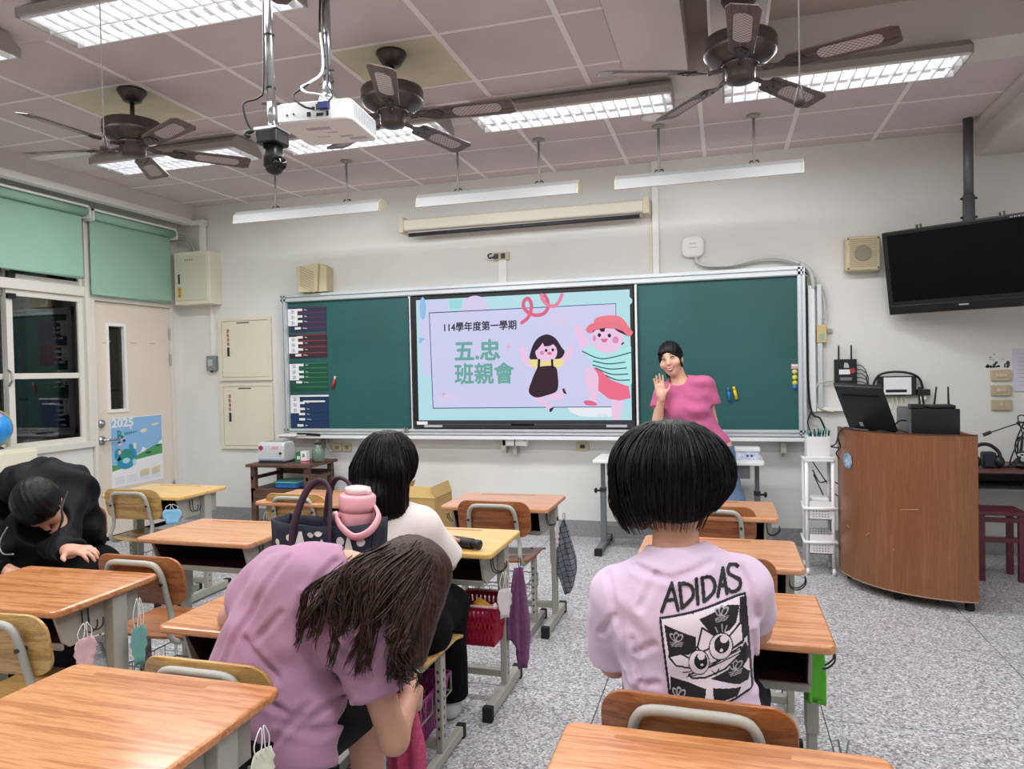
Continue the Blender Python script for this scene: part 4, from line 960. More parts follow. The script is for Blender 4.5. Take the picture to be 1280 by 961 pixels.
# router and control box
r = wthing('wall_router', 'black router with two upright antennas on the wall above the monitor', 'router', (.885, 6.0, 1.26))
MB().box(.808, .963, 6.0, 6.05, 1.262, 1.45).build('case', M_BLACK, r, bevel=.004)
for x in (.84, .928): MB().cyl((x, 6.02, 1.45), (x, 6.02, 1.555), .006, n=8).build('antenna', M_BLACK, r)
MB().box(.838, .915, 5.997, 6.001, 1.335, 1.372).build('sticker', M_PAPER, r); MB().cyl((.932, 6.0, 1.362), (.932, 5.996, 1.362), .02, n=16).build('seal', mat('seal_red', '#a3303c', rough=.5), r)
MB().prism([(.872, 1.385), (.91, 1.385), (.9, 1.42), (.876, 1.424)], 5.996, 6.001, 'xz').build('sticker', mat('sticker_pale', '#b9bcc0', rough=.6), r)
MB().box(.845, .925, 5.997, 6.001, 1.29, 1.312).build('print', mat('print_grey', '#77797d', rough=.6), r)
for k in range(5): MB().tube(spline([(.963, 6.02, 1.40 - .03 * k), (1.0, 6.01, 1.395 - .03 * k), (1.03 + .01 * (k % 2), 6.0, 1.33 - .02 * k), (1.03, 6.0, 1.18), (1.05, 5.98, 1.0)], 5), .0035, 5).build('cable', M_CABLE, r, smooth=True)
r = wthing('control_box', 'black wall box with a white label sheet, right of the router', 'control box', (1.235, 6.0, 1.16))
MB().box(1.103, 1.365, 6.0, 6.05, 1.168, 1.315).build('case', M_BLACK, r, bevel=.004); MB().box(1.145, 1.33, 5.996, 6.001, 1.178, 1.306).build('label_sheet', M_PAPER, r)
g = MB()
for k in range(7): stroke(g, [(1.165 + .02 * k, 1.205), (1.172 + .02 * k, 1.205)], .022, 5.9955)
g.build('lettering', M_INK, r)
MB().box(1.372, 1.455, 5.99, 6.05, 1.17, 1.215).build('coupler', M_BLACK, r, bevel=.004)
for x in (1.398, 1.425): MB().cyl((x, 6.01, 1.17), (x, 6.01, 1.14), .009, n=8).build('plug', M_WHITE, r)
MB().tube(spline([(1.05, 5.99, 1.0), (1.065, 6.0, 1.2), (1.10, 6.0, 1.31), (1.18, 5.995, 1.345), (1.30, 5.995, 1.34), (1.38, 6.0, 1.30), (1.41, 6.01, 1.22)], 6), .0085, 8).build('cable', M_CABLE, r, smooth=True)
for k in range(4): MB().tube(spline([(1.20 + .03 * k, 6.03, 1.17), (1.21 + .03 * k, 6.02, 1.1), (1.17 + .03 * k, 6.0, 1.0), (1.2, 5.99, .85)], 5), .005, 6).build('cable', M_CABLEW if k % 2 else mat('cable_cream', '#cbc6a6', rough=.5), r, smooth=True)
# wall switches, notice
for i, (z0, z1, nb, lb) in enumerate(((1.268, 1.348, 4, 'top of the three beige wall switch plates'), (1.160, 1.238, 3, 'middle of the three beige wall switch plates'), (1.055, 1.133, 1, 'bottom of the three beige wall switch plates, one small switch'))):
    r = wthing('wall_switch', lb + ' at the right', 'switch', (1.92, 6.03, z0), group='beige wall switch plates')
    MB().box(1.857, 1.985, 6.03, 6.05, z0, z1).build('plate', mat('switch_beige', '#b6a989', rough=.5), r, bevel=.005)
    for k in range(nb): MB().box(1.921 - nb * .009 + .018 * k + .001, 1.921 - nb * .009 + .018 * k + .017, 6.024, 6.031, z0 + .03, z0 + .055).build('rocker', mat('rocker', '#d4b9a2', rough=.4), r)
r = wthing('wall_stain', 'dark flaked marks on the wall above the switch plates', 'stain', (1.93, 6.05, 1.36))
g = MB(); rs = random.Random(4)
for k in range(26): g.prism(ell2(1.835 + .15 * rs.random(), 1.37 + .035 * rs.random() ** 2, .004 + .008 * rs.random(), .004 + .008 * rs.random(), 7), 6.0485, 6.05, 'xz')
for k in range(6): g.prism(ell2(1.85 + .13 * rs.random(), 1.42 + .04 * rs.random(), .004, .004, 6), 6.0485, 6.05, 'xz')
tag(g.build('flaked_paint', mat('stain_dark', '#57505a', rough=.9), r), kind='stuff')
r = wthing('notice_paper', 'white paper notice taped to the wall at the right edge', 'paper', (2.09, 6.045, 1.19))
MB().box(2.0, 2.21, 6.044, 6.048, 1.19, 1.50).build('sheet', mat('paper_lilac', '#cfcbd6', rough=.8), r)
g = MB()
for k in range(9): stroke(g, [(2.03, 1.46 - .028 * k), (2.17, 1.46 - .028 * k)], .003, 6.0435)
g.build('lettering', mat('ink_lilac', '#9a94a8', rough=.9), r)
# television on its ceiling pole
TVR = Matrix.Rotation(-D2R(32.07), 4, 'Z') @ Matrix.Rotation(D2R(12.8), 4, 'X')
TC = Vector((1.594, 5.668, 2.06)) + Vector((-.035, -.045, 0))
t = wthing('television', 'black flat television tilted down on a ceiling pole', 'television', (1.60, 5.65, 1.77))
def tvb(): m = MB(); m.T = Matrix.Translation(TC) @ TVR; return m
tvb().box(-.49, .49, -.006, .06, -.30, .30).build('body', M_BLACK, t, bevel=.006)
tvb().box(-.455, .455, -.009, -.005, -.205, .275).build('screen', mat('tv_screen', '#030304', rough=.38, spec=.15), t)
tvb().box(-.47, .47, -.010, -.005, -.285, -.235).build('lower_bezel', mat('tv_bezel', '#0f1a1c', rough=.25), t, bevel=.002)
tvb().box(-.03, .03, -.0115, -.009, -.262, -.252).build('badge', mat('badge_grey', '#9fa3a6', rough=.4), t)
g = tvb()
for k in range(5): g.box(.30 + .022 * k, .316 + .022 * k, -.0115, -.009, .281, .289)
g.build('logo_print', mat('badge_grey', '#9fa3a6', rough=.4), t)
for x in (-.255, .245): tvb().box(x - .012, x - .006, .01, .05, .30, .325).box(x + .012, x + .018, .01, .05, .30, .325).box(x - .012, x + .018, .01, .05, .32, .326).build('mount_hook', M_GREYP, t)
MB().cyl((1.641, 5.743, ZC), (1.641, 5.743, 2.52), .031, n=18).cyl((1.641, 5.743, 2.56), (1.641, 5.743, 1.95), .038, n=18).build('pole', mat('pole_grey', '#6a6b6e', rough=.4, metal=.4), t, smooth=True)
for z in (2.54, 2.41): MB().cyl((1.59, 5.74, z), (1.692, 5.74, z), .008, n=8).build('bolt', M_DARK, t)
tvb().box(-.16, .16, .06, .115, -.12, .16).build('mount_plate', M_DARK, t)
# calendar poster on the door
c = wthing('calendar_poster', 'blue 2025 year calendar poster on the beige door', 'poster', (-5.2, 5.46, .445))
XP = -5.207
def P2(u, v): return (5.156 + .614 * u, .447 + .62 * v)
MB().prism([P2(0, 0), P2(1, 0), P2(1, 1), P2(0, 1)], XP, XP + .002, 'yz').build('sheet', M_PAPER, c)
def lay(name, hexc, polys, k):
    for p_ in polys: MB().flat([P2(*q) for q in p_], XP + .002 + .0004 * k, 'yz').build(name, mat('poster_' + name, hexc, rough=.6), c)
lay('sky', '#86b7e2', [[(.01, .99), (.01, .27), (.3, .30), (.5, .45), (.75, .50), (.99, .58), (.99, .99)]], 1)
lay('hill', '#4f9a5a', [[(.01, .33), (.01, .24), (.25, .27), (.45, .36), (.7, .38), (.99, .40), (.99, .55), (.8, .53), (.6, .46), (.45, .42), (.3, .30)]], 2)
lay('snow', '#eef0f2', [[(.55, .47), (.60, .54), (.66, .50), (.75, .52), (.6, .47)], [(.9, .55), (.97, .61), (.99, .61), (.99, .57)]], 3)
lay('creature', '#2f8fb0', [ell2(.27, .36, .17, .115), ell2(.13, .47, .07, .09), ell2(.4, .5, .05, .12, rot=.5)], 3)
lay('creature_shell', '#2b8b82', [ell2(.28, .45, .12, .09)], 4)
lay('creature_belly', '#a9d7e0', [ell2(.27, .37, .07, .04), ell2(.42, .33, .035, .05)], 5)
lay('figure', '#e3c9c4', [ell2(.16, .62, .028, .026), ell2(.21, .70, .028, .026), ell2(.15, .50, .03, .03), ell2(.18, .80, .02, .02), ell2(.37, .84, .02, .025)], 5)
lay('figure_hair', '#4b3f45', [ell2(.20, .72, .032, .02), ell2(.15, .645, .03, .016), ell2(.24, .665, .03, .02)], 6)
lay('plane', '#e0d9c4', [ell2(.62, .78, .07, .028, rot=.15), ell2(.86, .86, .08, .018, rot=.12), ell2(.44, .57, .03, .05)], 4)
lay('dark_bush', '#23533a', [ell2(.70, .44, .06, .02), ell2(.9, .53, .05, .015)], 4)
g = MB(); put_text(g, '2025', .105, face_right(XP + .0045, P2(.22, .92)[0], P2(.22, .92)[1]), .25, .004); g.build('lettering', M_WHITE, c)
g = MB(); put_text(g, 'R', .10, face_right(XP + .0045, P2(.16, .75)[0], P2(.16, .75)[1]), None, .004)
for k in range(6): g.flat([P2(.25 + .04 * k, .74 + .005 * k), P2(.275 + .04 * k, .74 + .005 * k), P2(.275 + .04 * k, .785), P2(.25 + .04 * k, .785)], XP + .0045, 'yz')
g.build('lettering', mat('poster_teal', '#2f8a7d', rough=.6), c)
g = MB()
for i in range(4):
    u = .04 + .235 * i
    for k in range(5): g.flat([P2(u + .01, .05 + .022 * k), P2(u + .19, .055 + .022 * k), P2(u + .19, .059 + .022 * k), P2(u + .01, .054 + .022 * k)], XP + .003, 'yz')
for i in range(2):
    for j in range(2):
        for k in range(5): g.flat([P2(.54 + .22 * i, .60 + .2 * j + .024 * k), P2(.72 + .22 * i, .605 + .2 * j + .024 * k), P2(.72 + .22 * i, .608 + .2 * j + .024 * k), P2(.54 + .22 * i, .603 + .2 * j + .024 * k)], XP + .003, 'yz')
tag(g.build('date_grid', mat('poster_grid', '#aab4cf', rough=.7), c), kind='stuff')
lay('month_box', '#d9cba4', [[(.53, .09), (.71, .11), (.71, .21), (.53, .19)], [(.76, .10), (.93, .12), (.93, .22), (.76, .20)]], 2)
# ------------------------------------------------------------------ pupils' desks and chairs
WOOD_O = wood('laminate_orange', '#a3653a', '#b97a4a', '#c68c5e', rough=.26, along='x', scale=2.4, coat=.35)
WOOD_Y = wood('laminate_yellow', '#cba055', '#d6ad63', '#deb873', rough=.3, along='x', scale=2.4, coat=.3)
WOOD_R = wood('laminate_reddish', '#b27750', '#c38a62', '#cd9872', rough=.28, along='x', scale=2.4, coat=.3)
WOOD_C = wood('ply_brown', '#7d4625', '#935730', '#a2663a', rough=.32, along='x', scale=2.6, coat=.25)
WOOD_CY = wood('ply_yellow', '#97703a', '#b28a4c', '#c59f62', rough=.35, along='x', scale=2.6, coat=.2)
M_EDGEO = mat('laminate_edge_orange', '#b97440', rough=.35, hex2='#cf9468', scale=60, stretch=(1, 1, 8)); M_EDGEY = mat('laminate_edge_yellow', '#c29a52', rough=.4)
DW, DD, DZ = .305, .225, .69
def make_desk(top, edge):
    r = thing('school_desk', '', 'desk')
    t = MB().prism(rrect(-DW, DW, -DD, DD, .025, 4), DZ - .024, DZ, 'xy').build('desktop', top, r, bevel=.008, seg=3)
    MB().prism(rrect(-.20, .13, .172, .186, .006), DZ - .002, DZ + .0005, 'xy').build('pen_groove', mat('groove', '#a56a40', rough=.2), r)  # flush strip; shade of the recess put in as a darker colour
    MB().box(-.24, .24, -.15, .17, .545, .552).build('shelf_floor', M_MAROON, r)
    MB().box(-.24, .24, .165, .172, .545, DZ - .024).build('shelf_back', M_MAROON, r)
    for sx in (-1, 1):
        MB().prism([(-.185, DZ - .024), (.175, DZ - .024), (.175, .54), (-.125, .54), (-.15, .56)], sx * .245 - .005, sx * .245 + .005, 'yz').build('side_plate', M_GREYL, r)
        MB().prism([(-.18, DZ - .026), (.165, DZ - .026), (.165, .552), (-.12, .552)], sx * .2385 - .001, sx * .2385 + .001, 'yz').build('side_liner', M_MAROON, r)
    MB().box(-.245, .245, -.155, -.142, .535, .557).build('shelf_lip', M_GREYP, r, bevel=.003)
    for sx in (-1, 1):
        lg = MB().box(sx * .268 - .018, sx * .268 + .018, .02, .085, .34, DZ - .024).box(sx * .268 - .0135, sx * .268 + .0135, .027, .078, .055, .35).build('leg', M_GREYL, r, bevel=.003)
        h = MB()
        for k in range(6): h.cyl((sx * .268 + sx * .0136, .0525, .10 + .035 * k), (sx * .268 + sx * .0142, .0525, .10 + .035 * k), .005, n=8)
        tag(h.build('adjustment_hole', M_DARK, lg), kind='stuff')
        ft = MB().box(sx * .268 - .018, sx * .268 + .018, -.19, .245, .012, .058).build('foot', M_GREYL, r, bevel=.004)
        for y in (-.20, .235): MB().box(sx * .268 - .021, sx * .268 + .021, y - .01, y + .022, 0, .062).build('foot_cap', M_RUBBER, ft, bevel=.004)
        hk = MB()
        for y in (-.08, -.055): hk.tube(spline([(sx * .255, y, .645), (sx * .262, y, .585), (sx * .29, y, .575), (sx * .315, y, .595), (sx * .317, y, .62)], 5), .0028, 5)
        hk.build('hook', M_DARK, r, smooth=True)
    MB().box(-.255, .255, .035, .07, .085, .115).build('crossbar', M_GREYL, r, bevel=.003)
    return r
desk_o = make_desk(WOOD_O, M_EDGEO)
desk_specs = [  # x, y(front edge), top material, label
    (-1.31, 1.02, WOOD_O, 'orange school desk nearest the camera at the bottom left', 0),
    (-.02, 1.02, WOOD_O, 'orange school desk at the bottom edge, behind the lettered shirt', 0),
    (-2.335, 1.765, WOOD_O, 'orange school desk in front of the person in black', 1.5),
    (-2.295, 2.69, WOOD_R, 'pale orange school desk left of the patterned tote bag', 0),
    (-3.495, 3.66, WOOD_Y, 'yellow school desk beside the door', 0),
    (-2.325, 3.61, WOOD_R, 'school desk in front of the dark wooden cabinet', 0),
    (-1.195, 3.675, WOOD_R, 'reddish school desk with a checked cloth on its hook', 0),
    (-1.205, 2.735, WOOD_Y, 'yellow school desk of the long-haired woman in white', 0),
    (-1.315, 1.745, WOOD_O, 'school desk hidden behind the woman in the mauve shirt, tote bag on it', 0),
    (-.065, 3.645, WOOD_R, 'school desk of the right column nearest the blackboard', 0),
    (-.035, 2.75, WOOD_R, 'school desk of the right column, second from the blackboard', 0),
    (-.035, 2.01, WOOD_O, 'orange school desk right in front of the woman in the lettered shirt', 0)]
DESKS = []
for i, (x, y, tm, lb, rz) in enumerate(desk_specs):
    o = desk_o if i == 0 else dup(desk_o)
    o.location = (x, y + DD, 0); o.rotation_euler = (0, 0, D2R(rz)); tag(o, lb, 'desk', 'pupils desks'); DESKS.append(o)
    if tm is not WOOD_O:
        for ch in o.children:
            if ch.name.startswith('desktop'): ch.data = ch.data.copy(); ch.data.materials[0] = tm

def make_chair(w, label=''):
    r = thing('school_chair', label, 'chair')
    # seat: shaped plywood
    rows = []
    for j in range(9):
        v = -1 + 2 * j / 8; row = []
        for i in range(11):
            u = -1 + 2 * i / 10; hw = .19 - .012 * max(0, -v) ** 2
            x = u * hw; y = .18 * v; z = .428 - .010 * (1 - u * u) * (1 - .3 * v) - .018 * max(0, v - .55) / .45 + .006 * max(0, -v - .6)
            if abs(u) > .8 and abs(v) > .85: y *= .965
            row.append((x, y, z))
        rows.append(row)
    st = MB().sheet(rows, -.012).build('seat', w, r, smooth=False, bevel=.003)
    for x in (-.13, .13):
        for y in (-.09, .09): MB().cyl((x, y, .418), (x, y, .4285), .007, n=8).build('rivet', M_STEEL, st)
    # backrest: curved ply with round corners
    out = rrect(-.2, .2, .545, .738, .06, 6); n = len(out)
    def bk(x, z, off): t = (z - .54) / .2; return (x, -.185 - .035 * t + .45 * (x * x) + off, z)
    m = MB(); rings = [out, [(p[0] * .8, .64 + (p[1] - .64) * .8) for p in out], [(p[0] * .45, .64 + (p[1] - .64) * .45) for p in out]]
    for off, flip in ((-.006, 0), (.006, 1)):
        vs = [bk(p[0], p[1], off) for rg in rings for p in rg] + [bk(0, .64, off)]; fs = []
        for k in range(2):
            for i in range(n): fs.append((k * n + i, k * n + (i + 1) % n, (k + 1) * n + (i + 1) % n, (k + 1) * n + i))
        for i in range(n): fs.append((2 * n + i, 2 * n + (i + 1) % n, 3 * n))
        m.add(vs, [f if flip else tuple(reversed(f)) for f in fs])
    k0, k1 = 0, 3 * n + 1
    m.f += [(k0 + i, k0 + (i + 1) % n, k1 + (i + 1) % n, k1 + i) for i in range(n)]; m.mi += [0] * n
    m.build('backrest', w, r, smooth=False, bevel=.003)
    # bent tube: inverted U behind the backrest, down and forward under the seat
    pts = [(-.155, .12, .402), (-.155, -.10, .400), (-.152, -.185, .408), (-.148, -.215, .45), (-.140, -.195, .51), (-.132, -.205, .58), (-.128, -.222, .655), (-.115, -.232, .697), (-.085, -.236, .714), (0, -.238, .716)]
    full = pts + [(-p[0], p[1], p[2]) for p in reversed(pts[:-1])]
    MB().tube(spline(full, 3), .0115, 8).build('frame_tube', M_GREYL, r, smooth=True)
    for x in (-.128, .128): MB().cyl((x, -.235, .637), (x, -.185, .637), .007, n=8).build('backrest_bolt', M_DARK, r)
    for sx in (-1, 1):
        lg = MB().box(sx * .165 - .0125, sx * .165 + .0125, -.03, .015, .05, .402).build('leg', M_GREYL, r, bevel=.003)
        h = MB()
        for k in range(8): h.box(sx * .165 - .004, sx * .165 + .004, -.0312, -.03, .10 + .034 * k, .110 + .034 * k).box(sx * .1776, sx * .1782, -.012, -.003, .10 + .034 * k, .112 + .034 * k)
        tag(h.build('adjustment_hole', M_DARK, lg), kind='stuff')
        ft = MB().box(sx * .165 - .014, sx * .165 + .014, -.20, .19, .012, .05).build('foot', M_GREYL, r, bevel=.003)
        for y in (-.20, .19): MB().box(sx * .165 - .017, sx * .165 + .017, y - .014, y + .014, 0, .054).build('foot_cap', M_RUBBER, ft, bevel=.003)
    MB().box(-.155, .155, -.025, .01, .06, .085).build('crossbar', M_GREYL, r)
    # wire basket under the seat
    b = MB(); z0, z1 = .20, .27
    for z in (z0, z1): b.tube([(-.145, -.14, z), (.145, -.14, z), (.145, .15, z), (-.145, .15, z)], .0028, 5, closed=True)
    for k in range(7):
        x = -.145 + .29 * k / 6; b.tube([(x, -.14, z1), (x, -.14, z0), (x, .15, z0), (x, .15, z1)], .0018, 4)
    for k in range(5):
        y = -.10 + .06 * k; b.tube([(-.145, y, z1), (-.145, y, z0), (.145, y, z0), (.145, y, z1)], .0018, 4)
    tag(b.build('wire_basket', M_GREYP, r), kind='stuff')
    for sx in (-1, 1): MB().tube([(sx * .145, 0, .27), (sx * .155, 0, .30), (sx * .155, 0, .402)], .003, 5).build('basket_hanger', M_GREYP, r)
    return r
chair_b = make_chair(WOOD_C)
chair_specs = [  # x, y(seat centre), rz, yellow?, label
    (-3.53, 3.83, 3, 1, 'yellowish plywood chair pushed in at the yellow desk by the door'),
    (-2.38, 3.85, 0, 1, 'plywood chair pushed in at the desk before the dark cabinet'),
    (-1.175, 3.82, 0, 0, 'brown plywood chair pushed in at the desk with the checked cloth'),
    (-.06, 3.87, 0, 0, 'brown plywood chair at the front desk of the right column'),
    (-.03, 2.90, 0, 0, 'plywood chair pushed in at the second desk of the right column'),
    (-2.18, 2.475, 0, 0, 'empty brown chair behind the desk left of the tote bag, a hand on its back'),
    (-1.165, 2.43, 0, 1, 'chair the long-haired woman in white sits on'),
    (-1.275, 1.725, 0, 1, 'chair the woman in the mauve shirt sits on'),
    (-.06, 1.735, -2, 0, 'brown chair of the woman in the lettered shirt, grey tube across its back'),
    (-2.12, 1.82, 4, 1, 'yellowish chair at the left edge, tucked under the desk there'),
    (-3.20, 2.88, -128, 0, 'chair the person in black sits on')]
CHAIRS = []
for i, (x, y, rz, yl, lb) in enumerate(chair_specs):
    o = chair_b if i == 0 else dup(chair_b)
    o.location = (x, y, 0); o.rotation_euler = (0, 0, D2R(rz)); tag(o, lb, 'chair', 'school chairs'); CHAIRS.append(o)
    if 'mauve' in lb: o.scale = (.955, .955, .955)
    if yl:
        for ch in o.children:
            if ch.name.split('.')[0] in ('seat', 'backrest'): ch.data = ch.data.copy(); ch.data.materials[0] = WOOD_CY
# keep the shared mesh of the first chair brown for the others
for o, sp in zip(CHAIRS, chair_specs):
    if not sp[3]:
        for ch in o.children:
            if ch.name.split('.')[0] in ('seat', 'backrest') and ch.data.materials[0] is WOOD_CY: ch.data = ch.data.copy(); ch.data.materials[0] = WOOD_C
# ------------------------------------------------------------------ lectern and what stands on it
WOOD_L = wood('lectern_veneer', '#7c4d2e', '#875637', '#915f3e', rough=.38, along='z', scale=.9, coat=.12, dist=2.0)
def circ3(a, b, c):
    ax, ay = a; bx, by = b; cx_, cy_ = c; d = 2 * (ax * (by - cy_) + bx * (cy_ - ay) + cx_ * (ay - by))
    ux = ((ax * ax + ay * ay) * (by - cy_) + (bx * bx + by * by) * (cy_ - ay) + (cx_ * cx_ + cy_ * cy_) * (ay - by)) / d
    uy = ((ax * ax + ay * ay) * (cx_ - bx) + (bx * bx + by * by) * (ax - cx_) + (cx_ * cx_ + cy_ * cy_) * (bx - ax)) / d
    return ux, uy, math.hypot(ax - ux, ay - uy)
LA, LB, LC = (.722, 5.14), (.957, 4.732), (1.352, 4.607)
ux, uy, ur = circ3(LA, LB, LC); a0 = math.atan2(LA[1] - uy, LA[0] - ux); a1 = math.atan2(LC[1] - uy, LC[0] - ux)
if a0 < 0: a0 += 2 * PI
if a1 < 0: a1 += 2 * PI
arc = [(ux + ur * math.cos(a0 + (a1 - a0) * i / 24), uy + ur * math.sin(a0 + (a1 - a0) * i / 24)) for i in range(25)]
lt = wthing('lectern', 'brown wooden lectern with a curved front on casters', 'lectern', (1.08, 4.95, 0))
m = MB()
inner = [(ux + (ur - .022) * math.cos(a0 + (a1 - a0) * i / 24), uy + (ur - .022) * math.sin(a0 + (a1 - a0) * i / 24)) for i in range(25)]
m.prism(arc + inner[::-1], .06, 1.002, 'xy'); m.build('curved_front', WOOD_L, lt)
MB().prism([(LC[0], LC[1]), (LC[0], 5.28), (LC[0] - .02, 5.28), (LC[0] - .02, LC[1] + .02)], .06, 1.0, 'xy').build('side_panel', WOOD_L, lt)
MB().prism([(LA[0], LA[1]), (LA[0], 5.28), (LA[0] + .02, 5.28), (LA[0] + .02, LA[1])], .06, 1.0, 'xy').build('side_panel', WOOD_L, lt)
MB().prism(inner + [(LC[0] - .02, 5.28), (LA[0] + .02, 5.28)], .955, .985, 'xy').build('top', mat('lectern_top', '#4c3526', rough=.4), lt)
MB().prism(inner + [(LC[0] - .02, 5.28), (LA[0] + .02, 5.28)], .06, .08, 'xy').build('bottom', WOOD_L, lt)
e = MB().tube([(p[0], p[1], 1.002) for p in arc], .004, 6); e.build('edge_strip', mat('edge_dark', '#3a271c', rough=.4), lt)
e = MB().tube([(p[0], p[1], .062) for p in arc], .004, 6); e.build('edge_strip', mat('edge_pale', '#8f7a66', rough=.4), lt)
for x, y in ((1.32, 4.66), (.98, 4.80), (.78, 5.2), (1.30, 5.22)):
    c = MB().cyl((x - .018, y, .028), (x + .018, y, .028), .028, n=16).build('caster', M_RUBBER, lt, smooth=True); MB().box(x - .014, x + .014, y - .02, y + .02, .03, .062).build('caster_fork', M_DARK, c)
k = 3.0; sp = (ux + (ur + .001) * math.cos(a0 + (a1 - a0) * .13), uy + (ur + .001) * math.sin(a0 + (a1 - a0) * .13))
nrm = Vector((sp[0] - ux, sp[1] - uy, 0)).normalized(); Rst = Matrix((Vector((0, 0, 1)).cross(nrm), Vector((0, 0, 1)), nrm)).transposed()
m = MB(); m.T = Matrix.Translation((sp[0], sp[1], .80)) @ Rst.to_4x4(); m.prism(ell2(0, 0, .055, .05, 18), 0, .002, 'xy').build('round_sticker', mat('sticker_blue', '#9fb4c4', rough=.5, hex2='#4a7fa8', scale=30), lt)
m = MB(); m.T = Matrix.Translation((sp[0], sp[1], .80)) @ Rst.to_4x4(); m.prism(ell2(.002, -.004, .028, .03, 14), .002, .003, 'xy').build('sticker_figure', mat('sticker_fig', '#d9dde0', rough=.5, hex2='#4f86b8', scale=60), lt)
for f_, z, dx, dz in ((.12, .38, .03, -.008), (.33, .37, .03, .02), (.62, .56, .10, .015), (.10, .31, .006, .006), (.52, .31, .006, .006)):
    q = (ux + (ur + .0008) * math.cos(a0 + (a1 - a0) * f_), uy + (ur + .0008) * math.sin(a0 + (a1 - a0) * f_)); n2 = Vector((q[0] - ux, q[1] - uy, 0)).normalized(); R2 = Matrix((Vector((0, 0, 1)).cross(n2), Vector((0, 0, 1)), n2)).transposed()
    m = MB(); m.T = Matrix.Translation((q[0], q[1], z)) @ R2.to_4x4(); stroke_pts = [(-dx / 2, -dz / 2, 0), (dx / 2, dz / 2, 0)]; m.tube(stroke_pts, .0016, 4); m.build('scratch', mat('scratch', '#c09a72', rough=.6), lt)
# monitor seen from behind
mo = wthing('monitor', 'black computer monitor seen from behind on the lectern', 'monitor', (.85, 4.95, .985))
c00, c10, c01, c11 = Vector((.748, 4.95, 1.012)), Vector((1.024, 4.95, .99)), Vector((.642, 4.82, 1.284)), Vector((.913, 4.82, 1.266))
nn = (c10 - c00).cross(c01 - c00).normalized(); nn = -nn if nn.y > 0 else nn
m = MB(); vs = [c00, c10, c11, c01] + [p - nn * .045 for p in (c00, c10, c11, c01)]
m.add(vs, [(0, 1, 2, 3), (7, 6, 5, 4), (0, 4, 5, 1), (1, 5, 6, 2), (2, 6, 7, 3), (3, 7, 4, 0)]); m.build('shell', mat('monitor_shell', '#1b2023', rough=.4), mo, bevel=.006)
def mp(u, v, o=0): return c00.lerp(c10, u).lerp(c01.lerp(c11, u), v) + nn * o
m = MB(); m.add([mp(.1, .72), mp(.9, .72), mp(.86, .80), mp(.1, .80)] + [mp(.1, .72, .012), mp(.9, .72, .012), mp(.86, .80, .012), mp(.1, .80, .012)], [(3, 2, 1, 0), (4, 5, 6, 7), (0, 1, 5, 4), (1, 2, 6, 5), (2, 3, 7, 6), (3, 0, 4, 7)]); m.build('vent_ridge', M_BLACK, mo)
m = MB(); m.add([mp(.25, .08, .003), mp(.33, .08, .003), mp(.32, .18, .003), mp(.25, .18, .003)], [(0, 1, 2, 3)]); m.build('sticker', mat('sticker_silver', '#9da1a4', rough=.4), mo)
MB().prism(ell2(.90, 4.99, .12, .08, 24), .985, .997, 'xy').cyl((.89, 4.99, .99), (.86, 4.97, 1.10), .025, n=12).build('stand', M_BLACK, mo)
pc = wthing('desktop_computer', 'black desktop computer lying on the lectern', 'computer', (1.22, 5.0, .985))
MB().box(1.078, 1.336, 4.86, 5.22, .986, 1.135).build('case', mat('pc_black', '#0c0d12', rough=.35), pc, bevel=.004)
MB().box(1.068, 1.079, 4.87, 5.21, .99, 1.13).build('front_panel', mat('pc_grey', '#5d6468', rough=.4), pc)
MB().tube(spline([(1.066, 4.95, 1.06), (1.03, 4.94, 1.06), (1.0, 4.95, 1.03), (.99, 5.0, .995)], 5), .005, 6).build('plug_lead', M_CABLE, pc, smooth=True)
ro = wthing('wifi_router', 'flat black router with four antennas on the computer', 'router', (1.25, 4.98, 1.135))
MB().prism([(1.19, 4.90), (1.325, 4.90), (1.345, 5.06), (1.17, 5.06)], 1.136, 1.156, 'xy').build('case', M_BLACK, ro, bevel=.006)
for x, y, dx in ((1.165, 5.05, -.004), (1.195, 5.07, -.02), (1.25, 5.07, .014), (1.325, 5.05, -.002)): MB().cyl((x, y, 1.145), (x + dx, y, 1.262), .0065, .005, n=8).build('antenna', M_BLACK, ro)
sb = wthing('adapter_box', 'small flat black adapter lying on the computer beside the router', 'adapter', (1.11, 4.95, 1.135))
MB().box(1.083, 1.155, 4.90, 4.98, 1.136, 1.163).build('case', M_BLACK, sb, bevel=.004)
cb = wthing('cable_loop', 'black cables hanging off the left edge of the lectern', 'cables', (.715, 5.1, .80))
for k, pts in enumerate(([(.80, 5.08, .99), (.74, 5.10, 1.005), (.70, 5.09, .95), (.715, 5.10, .88), (.69, 5.10, .84), (.71, 5.11, .80)], [(.78, 5.12, .99), (.72, 5.12, .985), (.69, 5.11, .90), (.66, 5.12, .88), (.71, 5.12, .87)], [(.60, 5.6, .66), (.64, 5.55, .58), (.70, 5.5, .60), (.78, 5.45, .57)], [(.60, 5.6, .72), (.66, 5.55, .62), (.74, 5.5, .50), (.80, 5.4, .50)], [(.61, 5.65, .62), (.66, 5.6, .50), (.68, 5.55, .44)])):
    MB().tube(spline(pts, 6), .0045, 6).build('cable', M_CABLE, cb, smooth=True)

